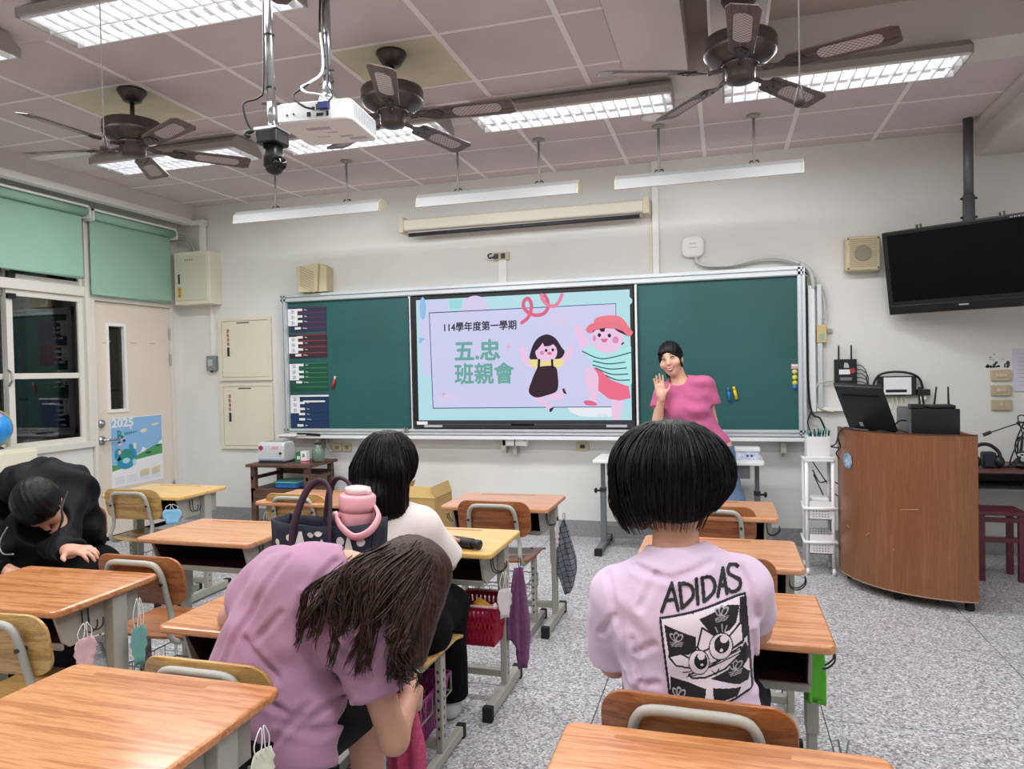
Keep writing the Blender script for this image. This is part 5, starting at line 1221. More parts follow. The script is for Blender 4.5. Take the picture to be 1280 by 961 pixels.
# slim white cart
ca = wthing('slim_cart', 'narrow white plastic shelf cart on small wheels', 'cart', (.605, 5.33, 0))
CX0, CX1, CY0, CY1 = .505, .705, 5.22, 5.46
for x in (CX0 + .018, CX1 - .018):
    for y in (CY0 + .018, CY1 - .018):
        MB().cyl((x, y, .05), (x, y, .78), .0125, n=10).build('post', M_WHITE, ca, smooth=True)
        MB().cyl((x - .009, y, .024), (x + .009, y, .024), .024, n=14).build('wheel', M_WHITE, ca, smooth=True)
MB().prism(rrect(CX0, CX1, CY0, CY1, .02), .765, .78, 'xy').prism(rrect(CX0, CX1, CY0, CY0 + .012, .005), .78, .798, 'xy').build('top_tray', M_WHITE, ca, bevel=.003)
def basket(z0, z1):
    x0, x1, y0, y1 = CX0 + .028, CX1 - .022, CY0 + .010, CY1 - .010; b = MB(); b.box(x0, x1, y0, y1, z0, z0 + .005)
    b.box(x0, x1, y0, y0 + .003, z0, z1); b.box(x0, x1, y1 - .003, y1, z0, z1); b.box(x0, x0 + .003, y0, y1, z0, z1); b.box(x1 - .003, x1, y0, y1, z0, z1)
    o = b.build('basket', M_WHITE, ca); h = MB(); zm = z0 + (z1 - z0) * .60
    for i in range(6):
        for j in range(3): h.cyl((x0 + .03 + .018 * i, y0 - .0005, z0 + .02 + .018 * j), (x0 + .03 + .018 * i, y0 + .001, z0 + .02 + .018 * j), .0042, n=8)
        for j in range(3): h.cyl((x0 + .03 + .018 * i, y1 - .0035, zm + .012 + .016 * j), (x0 + .03 + .018 * i, y1 - .0025, zm + .012 + .016 * j), .0042, n=8)
    tag(h.build('hole', mat('hole_grey', '#8d8d90', rough=.8), o), kind='stuff')
    MB().tube([(CX0, CY0, zm), (CX1, CY0, zm), (CX1, CY1, zm), (CX0, CY1, zm)], .011, 8, closed=True).build('shelf_rim', M_WHITE, ca, smooth=True)
basket(.375, .50); basket(.145, .275)
bx = wthing('storage_box', 'small white box with a dark handle in the upper basket of the cart', 'box', (.61, 5.33, .385))
MB().box(.555, .665, 5.255, 5.40, .383, .515).build('case', M_WHITE, bx, bevel=.006); MB().box(.585, .64, 5.251, 5.256, .478, .49).build('handle', mat('handle_navy', '#3c4257', rough=.5), bx)
ph = wthing('pen_box', 'white open box full of teal pens on top of the cart', 'pen holder', (.60, 5.33, .78))
b = MB(); b.box(.528, .672, 5.25, 5.255, .781, .93); b.box(.528, .672, 5.395, 5.40, .781, .93); b.box(.528, .533, 5.255, 5.395, .781, .93); b.box(.667, .672, 5.255, 5.395, .781, .93); b.box(.528, .672, 5.25, 5.40, .781, .786)
b.build('box', M_WHITE, ph)
pr = random.Random(3)
for k in range(11):
    x = .545 + .011 * k; y = 5.28 + .08 * pr.random(); dx = pr.uniform(-.03, .03)
    P0, P1 = Vector((x, y, .80)), Vector((x + dx, y, .955 + .03 * pr.random())); o = wthing('pen', ['teal', 'black', 'dark green'][k % 3] + ' pen standing in the white box on the cart, ' + ['first', 'second', 'third', 'fourth', 'fifth', 'sixth', 'seventh', 'eighth', 'ninth', 'tenth', 'eleventh'][k] + ' from its left end', 'pen', tuple(P0), group='pens in the white box')
    MB().cyl(P0, P0.lerp(P1, .8), .005, n=8).build('barrel', mat('pen%d' % (k % 3), ['#2f9a95', '#1a1c20', '#1e5a52'][k % 3], rough=.4), o, smooth=True); MB().cyl(P0.lerp(P1, .8), P1, .0058, n=8).build('cap', mat('pen%d' % (k % 3), '#2f9a95'), o, smooth=True)

# grey height-adjustable table below the board
tb = wthing('standing_table', 'narrow white-topped table on grey adjustable legs below the board', 'table', (-.35, 5.7, 0))
MB().prism(rrect(-.972, .268, 5.45, 5.885, .02), .70, .724, 'xy').build('tabletop', M_WHITE, tb, bevel=.005)
MB().box(-.87, .17, 5.50, 5.84, .60, .70).build('under_tray', mat('tray_grey', '#787a7c', rough=.5), tb, bevel=.008)
for x in (-.935, .225):
    l = MB().box(x - .022, x + .022, 5.70, 5.745, .05, .46).box(x - .016, x + .016, 5.705, 5.74, .44, .70).build('leg', mat('table_grey', '#6d7173', rough=.45), tb, bevel=.003)
    s_ = -1 if x < 0 else 1
    MB().cyl((x + s_ * .02, 5.72, .45), (x + s_ * .05, 5.72, .45), .008, n=8).lathe([(.02, 0), (.022, .012), (.012, .02)], 12, (x + s_ * .05, 5.72, .45), Matrix.Rotation(s_ * PI / 2, 3, 'Y')).build('knob', M_BLACK, l, smooth=True)
    MB().box(x - .024, x + .024, 5.705 - .01, 5.75, .445, .475).build('collar', M_DARK, l)
    f = MB().box(x - .025, x + .025, 5.43, 5.985, .015, .05).build('foot', mat('table_grey', '#6d7173'), tb, bevel=.004)
    for y in (5.43, 5.96): MB().box(x - .028, x + .028, y - .01, y + .03, 0, .054).build('foot_cap', M_RUBBER, f, bevel=.004)
MB().box(-.915, .205, 5.71, 5.735, .11, .17).build('crossbar', mat('table_grey', '#6d7173'), tb)
wb = wthing('tissue_box', 'white box with a pale blue pattern on the grey-legged table', 'box', (.14, 5.62, .724))
MB().box(.075, .235, 5.58, 5.69, .725, .79).build('box', mat('box_pattern', '#dfe2ee', rough=.6, hex2='#b4bad6', scale=40), wb); MB().box(.066, .244, 5.572, 5.698, .79, .815).build('lid', M_WHITE, wb, bevel=.004)
for x in (.155, .185): MB().cyl((x, 5.5795, .757), (x, 5.578, .757), .009, n=10).build('dot', mat('dot_navy', '#3b4468', rough=.6), wb)
wp = wthing('paper_sheet', 'sheet of paper under the white box on the grey-legged table', 'paper', (.13, 5.58, .724))
MB().box(-.02, .25, 5.49, 5.57, .7245, .727).build('sheet', M_PAPER, wp)

# dark wooden rack by the left corner with its things
WOOD_D = wood('dark_oak', '#3a2620', '#54392f', '#6a4a3c', rough=.55, along='x', scale=1.6, coat=0.0)
rk = wthing('wooden_rack', 'old dark brown wooden rack against the wall below the board', 'rack', (-3.74, 5.7, 0))
KX0, KX1, KY0, KY1 = -4.03, -3.45, 5.50, 5.93
MB().box(KX0 - .03, KX1 + .03, KY0 - .03, KY1 + .02, .615, .64).build('top_board', WOOD_D, rk, bevel=.003)
MB().box(KX0, KX1, KY0, KY1, .405, .425).build('shelf', WOOD_D, rk); MB().box(KX0, KX1, KY0, KY1, .10, .12).build('shelf', WOOD_D, rk); MB().box(KX0, KX1, KY1 - .015, KY1, .12, .40).build('back_panel', WOOD_D, rk)
for x in (KX0, KX1 - .045):
    for y in (KY0, KY1 - .045): MB().box(x, x + .045, y, y + .045, 0, .615).build('leg', WOOD_D, rk, bevel=.002)
for y in (KY0 + .005,): MB().box(KX0, KX1, y, y + .02, .30, .405).build('apron', WOOD_D, rk)
for x in (KX0 + .005, KX1 - .025): MB().box(x, x + .02, KY0, KY1, .50, .53).build('side_rail', WOOD_D, rk); MB().box(x, x + .02, KY0, KY1, .30, .405).build('side_apron', WOOD_D, rk)
MB().box(KX0, KX1, KY1 - .02, KY1, .50, .55).build('back_rail', WOOD_D, rk)
ts = wthing('toaster', 'silver-white bread toaster on the dark wooden rack', 'toaster', (-3.87, 5.66, .64))
b = MB().prism(rrect(5.57, 5.75, .652, .825, .04), -4.0, -3.735, 'yz').build('shell', mat('toaster_white', '#d6d8dc', rough=.3, metal=.2), ts, bevel=.012, seg=3)
MB().box(-3.995, -3.74, 5.575, 5.745, .64, .655).build('base', M_DARK, ts); MB().prism(rrect(5.565, 5.755, .655, .70, .02), -3.99, -3.742, 'yz').build('lower_band', mat('toaster_grey', '#aeb6c4', rough=.3), ts)
MB().cyl((-3.965, 5.572, .775), (-3.965, 5.564, .775), .02, n=18).build('round_badge', mat('badge_red', '#a3283c', rough=.4), ts); MB().box(-3.85, -3.79, 5.565, 5.57, .77, .79).build('print', mat('print_pink', '#d79bb4', rough=.5), ts)
MB().cyl((-3.765, 5.57, .73), (-3.765, 5.555, .73), .01, n=10).build('lever', M_BLACK, ts)
for y in (5.62, 5.685): MB().box(-3.97, -3.77, y, y + .03, .823, .8255).build('slot', M_DARK, ts)
o = wthing('carton', 'green carton on the dark wooden rack, beside the white carton', 'carton', (-3.62, 5.66, .64)); MB().box(-3.655, -3.59, 5.63, 5.69, .641, .735).build('box', mat('carton_green', '#2e7a4e', rough=.6), o); MB().box(-3.64, -3.61, 5.628, 5.631, .67, .70).build('label_patch', M_PAPER, o)
o = wthing('carton', 'white and red carton on the dark wooden rack', 'carton', (-3.56, 5.63, .64)); MB().box(-3.585, -3.525, 5.60, 5.65, .641, .745).build('box', M_PAPER, o); MB().box(-3.586, -3.524, 5.599, 5.651, .645, .665).build('red_band', mat('band_red', '#c9566a', rough=.6), o)
g = MB(); marks(g, -3.555, .71, .03, .03, 5.5985, 3, 2); g.build('lettering', M_INK, o)
o = wthing('glass_jar', 'greenish glass jar at the right end of the dark wooden rack', 'jar', (-3.46, 5.7, .64)); MB().lathe([(.045, .641), (.055, .66), (.055, .75), (.03, .775), (.03, .80)], 20, (-3.47, 5.70, 0)).build('jar', mat('jar_green', '#66786a', rough=.2), o, smooth=True); MB().lathe([(.033, .80), (.033, .815), (.01, .818)], 16, (-3.47, 5.70, 0)).build('lid', M_DARK, o)
o = wthing('blue_basin', 'blue plastic tray on the shelf of the dark wooden rack', 'tray', (-3.70, 5.65, .425)); MB().prism(rrect(-3.82, -3.58, 5.53, 5.75, .04), .427, .475, 'xy').build('tray', mat('tray_blue', '#2b6cb0', rough=.4), o, bevel=.01); MB().prism(rrect(-3.83, -3.57, 5.52, 5.76, .045), .475, .485, 'xy').build('lid', mat('lid_teal', '#5fb2b8', rough=.4), o)
for i, (x, lb) in enumerate(((-3.47, 'left of the two beige wall sockets under the board'), (-3.37, 'right of the two beige wall sockets under the board'))):
    o = wthing('wall_socket', lb, 'socket', (x, 6.04, .70), group='beige sockets by the wooden rack'); MB().box(x - .045, x + .045, 6.03, 6.05, .70, .77).build('plate', M_BEIGE, o, bevel=.003); MB().box(x - .02, x + .02, 6.026, 6.031, .72, .75).build('outlet', mat('outlet_brown', '#8f7a5a', rough=.5), o)
o = wthing('conduit', 'grey conduit with valve running up the wall behind the rack', 'conduit', (-3.5, 6.0, .64))
MB().tube(spline([(-3.56, 6.0, .83), (-3.55, 6.0, .76), (-3.50, 5.98, .70)], 5), .012, 8).build('pipe', M_GREYL, o, smooth=True)
o = wthing('cardboard_box', 'open brown cardboard box on the floor behind the long-haired woman', 'box', (-2.42, 5.6, 0))
MB().box(-2.62, -2.25, 5.42, 5.80, .002, .40).build('box', mat('cardboard', '#b3925a', rough=.85, var=.05), o)
for sx, (xa, xb) in (('l', (-2.62, -2.62)), ('r', (-2.25, -2.25))):
    d = .07 if sx == 'r' else -.07; MB().sheet([[(xa, 5.42, .40), (xa, 5.80, .40)], [(xa - d * .5, 5.42, .49), (xa - d * .5, 5.80, .49)]], .004).build('flap', mat('cardboard_flap', '#c2a266', rough=.85), o)
MB().sheet([[(-2.62, 5.42, .40), (-2.25, 5.42, .40)], [(-2.60, 5.47, .485), (-2.28, 5.47, .485)]], .004).build('flap', mat('cardboard_flap', '#c2a266'), o)

# low cupboard and globe by the window
o = wthing('low_cupboard', 'low pale cupboard under the window at the left edge', 'cupboard', (-4.95, 3.7, 0))
MB().box(-5.17, -4.75, 3.2, 4.05, .05, .94).build('body', M_CREAM, o, bevel=.004); MB().box(-5.15, -4.77, 3.22, 4.03, 0, .05).build('plinth', M_DARK, o)
for y in (3.21, 3.635): d = MB().box(-4.75, -4.735, y, y + .405, .08, .92).build('door', M_CREAM, o, bevel=.003); MB().box(-4.735, -4.72, y + .19, y + .21, .5, .6).build('handle', M_STEEL, d)
o = wthing('globe', 'blue globe cut off by the left edge in front of the window', 'globe', (-4.93, 3.86, .94))
MB().ball((-4.93, 3.86, 1.085), .125, 28, 18).build('sphere', mat('globe_blue', '#1c7ed0', rough=.25, hex2='#3aa0dc', scale=5), o, smooth=True)
g = MB(); pts = [(-4.93 + .132 * math.cos(a) * .3, 3.86 + .132 * math.cos(a) * .95, 1.085 + .132 * math.sin(a)) for a in [2 * PI * i / 40 for i in range(40)]]; g.tube(pts, .006, 6, closed=True).build('meridian_ring', mat('ring_gold', '#c8b04a', rough=.4), o, smooth=True)
MB().ball((-4.905, 3.85, 1.165), (.07, .07, .035), 16, 8).build('polar_cap', mat('cap_pink', '#cf8fc0', rough=.4), o, smooth=True); MB().lathe([(.07, .941), (.06, .955), (.015, .965)], 20, (-4.93, 3.86, 0)).build('stand', M_DARK, o)

# dark table with cables at the right edge, stool under it
WOOD_M = wood('maroon_wood', '#3f2220', '#5a3433', '#6d4341', rough=.5, along='x', scale=1.2, coat=0)
o = wthing('side_table', 'dark brown table covered in cables at the right edge', 'table', (2.05, 5.75, 0))
MB().box(1.56, 2.50, 5.52, 6.0, .665, .69).build('top', WOOD_M, o, bevel=.003); MB().box(1.58, 2.48, 5.56, 5.98, .545, .555).build('shelf', mat('shelf_grey', '#6e6c6e', rough=.5), o)
for x in (1.59, 2.45):
    for y in (5.55, 5.94): MB().box(x, x + .04, y, y + .04, 0, .665).build('leg', M_MAROON, o)
for x in (1.59,): MB().box(x, x + .02, 5.6, 5.95, .56, .66).build('side_panel', M_BLACK, o)
MB().box(1.60, 2.48, 5.95, 5.97, .55, .665).build('back_panel', M_BLACK, o)
o = wthing('stool', 'dark red wooden stool under the table at the right edge', 'stool', (1.70, 5.42, 0))
MB().box(1.55, 1.83, 5.30, 5.55, .425, .45).build('seat', mat('stool_red', '#5b2530', rough=.45), o, bevel=.004)
for x in (1.56, 1.785):
    for y in (5.31, 5.51): MB().box(x, x + .035, y, y + .035, 0, .425).build('leg', mat('stool_red', '#5b2530'), o)
for z in (.38, .25): MB().box(1.565, 1.815, 5.315, 5.335, z, z + .03).build('rail', mat('stool_red', '#5b2530'), o)
o = wthing('metal_frame', 'grey equipment frame standing on the dark table at the right edge', 'frame', (2.12, 5.75, .69))
f = MB(); f.box(2.035, 2.055, 5.70, 5.72, .69, 1.10); f.box(2.25, 2.27, 5.70, 5.72, .69, 1.10); f.box(2.035, 2.27, 5.70, 5.72, 1.08, 1.10); f.build('frame', M_GREYP, o); MB().box(2.055, 2.25, 5.71, 5.716, .69, 1.08).build('panel', mat('panel_dark', '#4e5156', rough=.5), o)
o = wthing('cable_tangle', 'tangle of black cables and adapters on the dark table', 'cables', (1.85, 5.65, .69))
rs = random.Random(11)
for k in range(9):
    p0 = (2.04, 5.68 - .02 * rs.random(), .80 + .24 * rs.random()); p3 = (1.70 + .3 * rs.random(), 5.58 + .1 * rs.random(), .70)
    MB().tube(spline([p0, (1.98 - .1 * rs.random(), 5.62, p0[2] + .04), (1.86 + .1 * rs.random(), 5.6, .80 + .1 * rs.random()), (1.9 - .1 * rs.random(), 5.58, .72), p3], 6), .0055 if k % 3 else .004, 6).build('cable', M_CABLE, o, smooth=True)
MB().tube(spline([(2.03, 5.62, 1.02), (1.9, 5.6, 1.0), (1.75, 5.6, .945), (1.71, 5.6, .93)], 6), .004, 6).build('cable', M_CABLE, o, smooth=True); MB().cyl((1.72, 5.6, .935), (1.675, 5.6, .915), .012, n=8).build('plug', M_BLACK, o)
MB().ball((1.90, 5.60, .715), (.05, .04, .025)).build('adapter', M_BLACK, o); MB().tube(spline([(2.0, 5.56, .70), (1.93, 5.54, .76), (1.86, 5.55, .79), (1.98, 5.56, .80), (2.04, 5.58, .75)], 6), .004, 6).build('cable', M_CABLEW, o, smooth=True)
o = wthing('headphones', 'black headphones lying on the dark table beside the lectern', 'headphones', (1.70, 5.62, .69))
MB().tube(spline([(1.62, 5.60, .74), (1.62, 5.62, .80), (1.66, 5.63, .845), (1.72, 5.63, .845), (1.77, 5.62, .80), (1.78, 5.60, .74)], 6), .012, 8).build('headband', M_BLACK, o, smooth=True)
for x in (1.625, 1.765): MB().ball((x, 5.60, .735), (.035, .045, .045)).build('ear_cup', M_BLACK, o, smooth=True)
MB().box(1.67, 1.75, 5.58, 5.66, .692, .80).build('case', mat('navy_case', '#14182a', rough=.5), o, bevel=.012)

# ------------------------------------------------------------------ masks, cloths and bags on the desks
def mask(label, x, y, z, hexc, w=.085, h=.095, rz=0.0, loop=.05, tilt=0.0):
    o = thing('face_mask', label, 'face mask', (x, y, z), rz, 'face masks hanging from the desk hooks')
    rows = []
    for j in range(9):
        v = j / 8; row = []
        for i in range(7):
            u = -1 + 2 * i / 6; row.append((u * w / 2 * (.62 + .38 * math.sin(PI * min(1, v * 1.2 + .12))), .004 * math.sin(v * 22) + .014 * (1 - u * u), -loop - v * h + tilt * u * .02))
        rows.append(row)
    MB().sheet(rows, .002).build('cloth', mat('mask_' + hexc[1:], hexc, rough=.85), o, smooth=True)
    for k, s_ in enumerate((-1, 1)): MB().tube(spline([(s_ * w * .25, 0, -loop), (s_ * w * .32, .002, -loop * .5), (s_ * .006, 0, .004), (s_ * w * .05, -.002, -loop * .45), (s_ * w * .12, 0, -loop)], 5), .0016, 5).build('ear_loop', M_WHITE, o, smooth=True)
mask('pink face mask hanging from the near side of the left desk', -2.005, 1.86, .625, '#d9b4b8', .085, .105, PI / 2)
mask('teal green face mask hanging from the far side of the left desk', -2.02, 2.10, .63, '#6fa39b', .075, .14, PI / 2, .10)
mask('light blue face mask hanging beside the yellow desk by the door', -3.235, 3.645, .645, '#8fc6e6', .11, .09, .5, .03)
mask('white face mask hanging from the nearest desk at the bottom left', -.985, 1.36, .645, '#dcdcc4', .085, .10, PI / 2, .055)
mask('white face mask hanging at the reddish desk beside the checked cloth', -.872, 3.80, .60, '#cfcac8', .075, .11, PI / 2, .03)
mask('greyish white face mask hanging at the yellow desk above the red basket', -.882, 2.85, .585, '#d8cfd2', .07, .12, .9, .07)
mask('yellowish face mask hanging low on the left hook of the desk before the dark cabinet', -2.645, 3.76, .60, '#cfd0a4', .07, .10, .6, .06)
def hang_cloth(name, label, cat, x, y, z, w, h, m_, rz, point=.5, th=.004, top=.12):
    o = thing(name, label, cat, (x, y, z), rz); rows = []
    for j in range(15):
        v = j / 14; row = []
        for i in range(13):
            u = -1 + 2 * i / 12; ww = w / 2 * (top + (1 - top) * min(1, v * 1.7) ** .8)
            drop = h * v * (1 - point * abs(u) * (v ** 1.5) * .6 + .08 * math.sin(u * 3))
            row.append((u * ww, .016 * math.sin(u * 7 + 1.2) * min(1, v * 2) + .006 * math.sin(u * 15), -drop))
        rows.append(row)
    MB().sheet(rows, th).build('cloth', m_, o, smooth=True)
    MB().tube(spline([(0, 0, -.01), (.006, 0, .03), (0, 0, .045), (-.006, 0, .03), (0, 0, -.01)], 4), .0018, 5).build('hanging_loop', M_DARK, o)
    return o
def check_mat():
    m = mat('checked_cloth', '#6d7277', rough=.9); nt = m.node_tree; b = nt.nodes['Principled BSDF']; tc = nt.nodes.new('ShaderNodeTexCoord'); br = nt.nodes.new('ShaderNodeTexBrick')
    mp_ = nt.nodes.new('ShaderNodeMapping'); mp_.inputs['Rotation'].default_value = (PI / 2, 0, .25); nt.links.new(tc.outputs['Object'], mp_.inputs['Vector']); nt.links.new(mp_.outputs['Vector'], br.inputs['Vector'])
    br.offset = 0; br.inputs['Scale'].default_value = 26; br.inputs['Mortar Size'].default_value = .05; br.inputs['Brick Width'].default_value = .8; br.inputs['Row Height'].default_value = .8
    br.inputs['Color1'].default_value = lin('#7b8187'); br.inputs['Color2'].default_value = lin('#696f76'); br.inputs['Mortar'].default_value = lin('#23262b')
    nt.links.new(br.outputs['Color'], b.inputs['Base Color']); return m
hang_cloth('checked_cloth', 'grey checked cloth hanging from the reddish desk', 'cloth', -.868, 3.95, .575, .14, .42, check_mat(), .35, .55)
hang_cloth('purple_towel', 'long purple towel hanging from the yellow desk', 'towel', -.865, 3.02, .56, .10, .45, mat('towel_purple', '#7c4f74', rough=.95, var=.12, scale=60, bump=.6, bscale=250), .6, .5, .012, .3)
hang_cloth('pink_towel', 'bright pink towel hanging below the chair of the long-haired woman', 'towel', -1.02, 2.17, .36, .12, .33, mat('towel_pink', '#d4577f', rough=.95, var=.1, scale=60, bump=.6, bscale=250), .2, .3, .01, .4)
o = hang_cloth('green_pouch', 'bright green pouch hanging from the desk beside the lettered shirt', 'pouch', .243, 2.17, .64, .075, .17, mat('pouch_green', '#55b02c', rough=.6), PI / 2 - .5, .1, .012, .9)
o = wthing('scissors', 'small scissors with a magenta handle hanging on a string by the green pouch', 'scissors', (.30, 2.12, .36))
MB().tube([(.29, 2.13, .62), (.296, 2.125, .40)], .0012, 4).build('string', M_CABLEW, o)
for s_ in (-1, 1): MB().tube([(.296 + s_ * .004, 2.12, .345), (.296 + s_ * .014, 2.12, .40)], .003, 6).build('blade', M_STEEL, o); MB().tube([(.296 + s_ * .014 + .012 * math.cos(a), 2.12, .325 + .018 * math.sin(a)) for a in [2 * PI * i / 14 for i in range(14)]], .004, 6, closed=True).build('handle', mat('scissor_magenta', '#a8286e', rough=.4), o, smooth=True)
# red basket hooked to the yellow desk
def wire_bin(name, label, x0, x1, y0, y1, z0, z1, m_, taper=.8):
    o = wthing(name, label, 'basket', ((x0 + x1) / 2, (y0 + y1) / 2, z0)); cx_, cy_ = (x0 + x1) / 2, (y0 + y1) / 2; b = MB()
    def pt(u, v, t): k = taper + (1 - taper) * t; return (cx_ + (u - .5) * (x1 - x0) * k, cy_ + (v - .5) * (y1 - y0) * k, z0 + (z1 - z0) * t)
    b.add([pt(0, 0, 0), pt(1, 0, 0), pt(1, 1, 0), pt(0, 1, 0)], [(0, 1, 2, 3)])
    for (a, c) in (((0, 0), (1, 0)), ((1, 0), (1, 1)), ((1, 1), (0, 1)), ((0, 1), (0, 0))):
        for i in range(10):
            f0, f1 = (i + .18) / 10, (i + .82) / 10
            q = lambda f, t: pt(a[0] + (c[0] - a[0]) * f, a[1] + (c[1] - a[1]) * f, t)
            b.add([q(f0, 0), q(f1, 0), q(f1, 1), q(f0, 1)], [(0, 1, 2, 3)])
        for t0 in (0, .3, .6, .88):
            b.add([pt(*a, t0), pt(*c, t0), pt(*c, t0 + .12), pt(*a, t0 + .12)], [(0, 1, 2, 3)])
    ob = b.build('basket', m_, o); sd = ob.modifiers.new('t', 'SOLIDIFY'); sd.thickness = .003
    return o, pt
M_REDB = mat('basket_red', '#b0203f', rough=.4); M_MAG = mat('basket_magenta', '#8d1f6b', rough=.4)
o, pt = wire_bin('red_basket', 'red plastic basket hooked low on the yellow desk', -1.12, -.915, 2.84, 3.06, .27, .44, M_REDB)
MB().tube([pt(0, 0, 1), pt(1, 0, 1), pt(1, 1, 1), pt(0, 1, 1)], .006, 6, closed=True).build('rim', mat('rim_pink', '#d9a7b0', rough=.5), o, smooth=True)
q = wthing('yellow_packet', 'yellow packet lying in the red basket', 'packet', (-1.04, 2.93, .30)); MB().obox((-1.03, 2.94, .37), (.08, .06, .12), Matrix.Rotation(.5, 3, 'Y')).build('packet', mat('packet_yellow', '#e0a72c', rough=.5), q, bevel=.008); MB().obox((-1.03, 2.907, .37), (.04, .004, .05), Matrix.Rotation(.5, 3, 'Y')).build('packet_label', M_PAPER, q)
q = wthing('pink_tube', 'pink and white tube lying in the red basket', 'tube', (-1.0, 2.90, .34)); MB().cyl((-1.07, 2.88, .36), (-.95, 2.90, .42), .013, n=12).build('tube', mat('tube_pink', '#dca4a8', rough=.4), q, smooth=True); MB().cyl((-.95, 2.90, .42), (-.935, 2.902, .428), .014, n=12).build('cap', M_WHITE, q, smooth=True)
o, pt = wire_bin('magenta_basket', 'magenta plastic basket under the chair of the long-haired woman', -1.31, -1.02, 2.28, 2.57, .10, .275, M_MAG)
MB().tube([pt(0, 0, 1), pt(1, 0, 1), pt(1, 1, 1), pt(0, 1, 1)], .006, 6, closed=True).build('rim', M_MAG, o, smooth=True)
# black tube on the yellow desk
o = wthing('folding_umbrella', 'black cased folding umbrella lying on the yellow desk', 'umbrella', (-1.05, 2.83, .69))
MB().cyl((-1.20, 2.87, .712), (-1.00, 2.80, .712), .022, n=16).build('case', M_BLACK, o, smooth=True); MB().cyl((-1.005, 2.802, .712), (-.985, 2.795, .712), .016, n=14).cyl((-.985, 2.795, .712), (-.965, 2.788, .712), .020, n=14).build('handle', M_BLACK, o, smooth=True)
MB().ball((-1.175, 2.84, .735), (.03, .025, .03)).build('knob', M_BLACK, o, smooth=True); MB().box(-1.12, -1.06, 2.79, 2.84, .691, .694).build('tag', M_PAPER, o)
# tote bag and bottle on the hidden desk
tb_ = wthing('tote_bag', 'navy tote bag with a pale tree pattern standing on a desk', 'bag', (-1.2, 2.03, .69))
M_TOTE = mat('tote_navy', '#171a2b', rough=.8, var=.15, scale=20)
def bag_pt(u, v, f):   # u across, v up, f front(-1)/back(+1)
    bul = 1 - .12 * v; return (-1.205 + u * .165 * (1 + .06 * v), 2.03 + f * (.075 * bul) * (1 - .25 * abs(u) ** 3) + .006 * math.sin(u * 9 + v * 5), .691 + .275 * v - .012 * (1 - u * u) * (v > .9))
b = MB()
for f in (-1, 1): b.sheet([[bag_pt(-1 + 2 * i / 12, j / 8, f) for i in range(13)] for j in range(9)], .004)
for s_ in (-1, 1): b.sheet([[bag_pt(s_, j / 8, -1 + 2 * i / 4) for i in range(5)] for j in range(9)], .004)
b.sheet([[bag_pt(-1 + 2 * i / 6, 0, f) for i in range(7)] for f in (-1, 1)], .004); b.build('body', M_TOTE, tb_, smooth=True)
M_TP = mat('tote_print', '#c9c6be', rough=.85)
for k, (u, v, s_, kind) in enumerate(((-.35, .74, .055, 't'), (.12, .74, .030, 't'), (-.12, .88, .014, 'o'), (.05, .9, .014, 'o'), (.62, .72, .05, 't'), (.36, .62, .035, 't'), (-.72, .4, .04, 't'), (.45, .8, .013, 'o'), (-.55, .82, .01, 'o'), (.3, .28, .04, 't'), (-.1, .3, .035, 't'), (-.45, .2, .04, 't'), (.75, .25, .035, 't'), (.85, .8, .012, 'o'), (-.85, .75, .01, 'o'), (.0, .5, .01, 'o'))):
    shp = [(-.42 * s_, -.55 * s_), (.42 * s_, -.55 * s_), (.1 * s_, .7 * s_), (-.08 * s_, .7 * s_)] if kind == 't' else ell2(0, 0, s_, s_, 10)
    MB().add([tuple(Vector(bag_pt(u + p_[0] / .165, v + p_[1] / .262, -1)) + Vector((0, -.006, 0))) for p_ in shp], [tuple(range(len(shp)))]).build('print_motif', M_TP, tb_)
M_STRAP = mat('tote_strap', '#3a2433', rough=.7)
for f, dx in ((-1, 0), (1, .03)): MB().tube(spline([(-1.29 + dx, 2.03 + f * .072, .86), (-1.285 + dx, 2.03 + f * .072, .95), (-1.255 + dx, 2.03 + f * .05, 1.05), (-1.215 + dx, 2.03 + f * .035, 1.088), (-1.175 + dx, 2.03 + f * .04, 1.06), (-1.16 + dx, 2.03 + f * .07, .96), (-1.16 + dx, 2.03 + f * .075, .84)], 6), .0115, 8, flat=.55).build('strap', M_STRAP, tb_, smooth=True)
pb = wthing('pink_bottle', 'pink tumbler with a carrying loop standing in the tote bag', 'bottle', (-1.115, 2.04, .70))
Rb = Matrix.Rotation(D2R(4), 3, 'Y'); M_PB = mat('bottle_pink', '#e0a0a8', rough=.35)
MB().lathe([(.04, 0), (.045, .01), (.05, .20), (.052, .25), (.055, .26), (.055, .30), (.05, .31)], 28, (-1.13, 2.04, .70), Rb).build('body', M_PB, pb, smooth=True)
MB().lathe([(.056, .292), (.057, .31), (.057, .338), (.05, .345), (.02, .347)], 28, (-1.13, 2.04, .70), Rb).build('lid', M_PB, pb, smooth=True)
MB().tube(spline([(-1.155, 1.985, .985), (-1.12, 1.96, .955), (-1.07, 1.95, .93), (-1.03, 1.97, .945), (-1.025, 2.02, .98), (-1.065, 2.06, 1.01)], 6), .013, 8, flat=.5).build('carry_loop', M_PB, pb, smooth=True)
MB().cyl((-1.153, 1.99, .985), (-1.155, 1.978, .985), .013, n=14).build('loop_button', mat('bottle_pale', '#eec4c4', rough=.4), pb, smooth=True)
MB().lathe([(.035, .346), (.04, .35), (.04, .365), (.015, .37)], 18, (-1.13, 2.04, .70), Rb).ball((-1.07, 2.04, 1.05), (.012, .012, .012)).build('spout_cover', mat('bottle_clear', '#e6c3c3', rough=.2), pb, smooth=True)
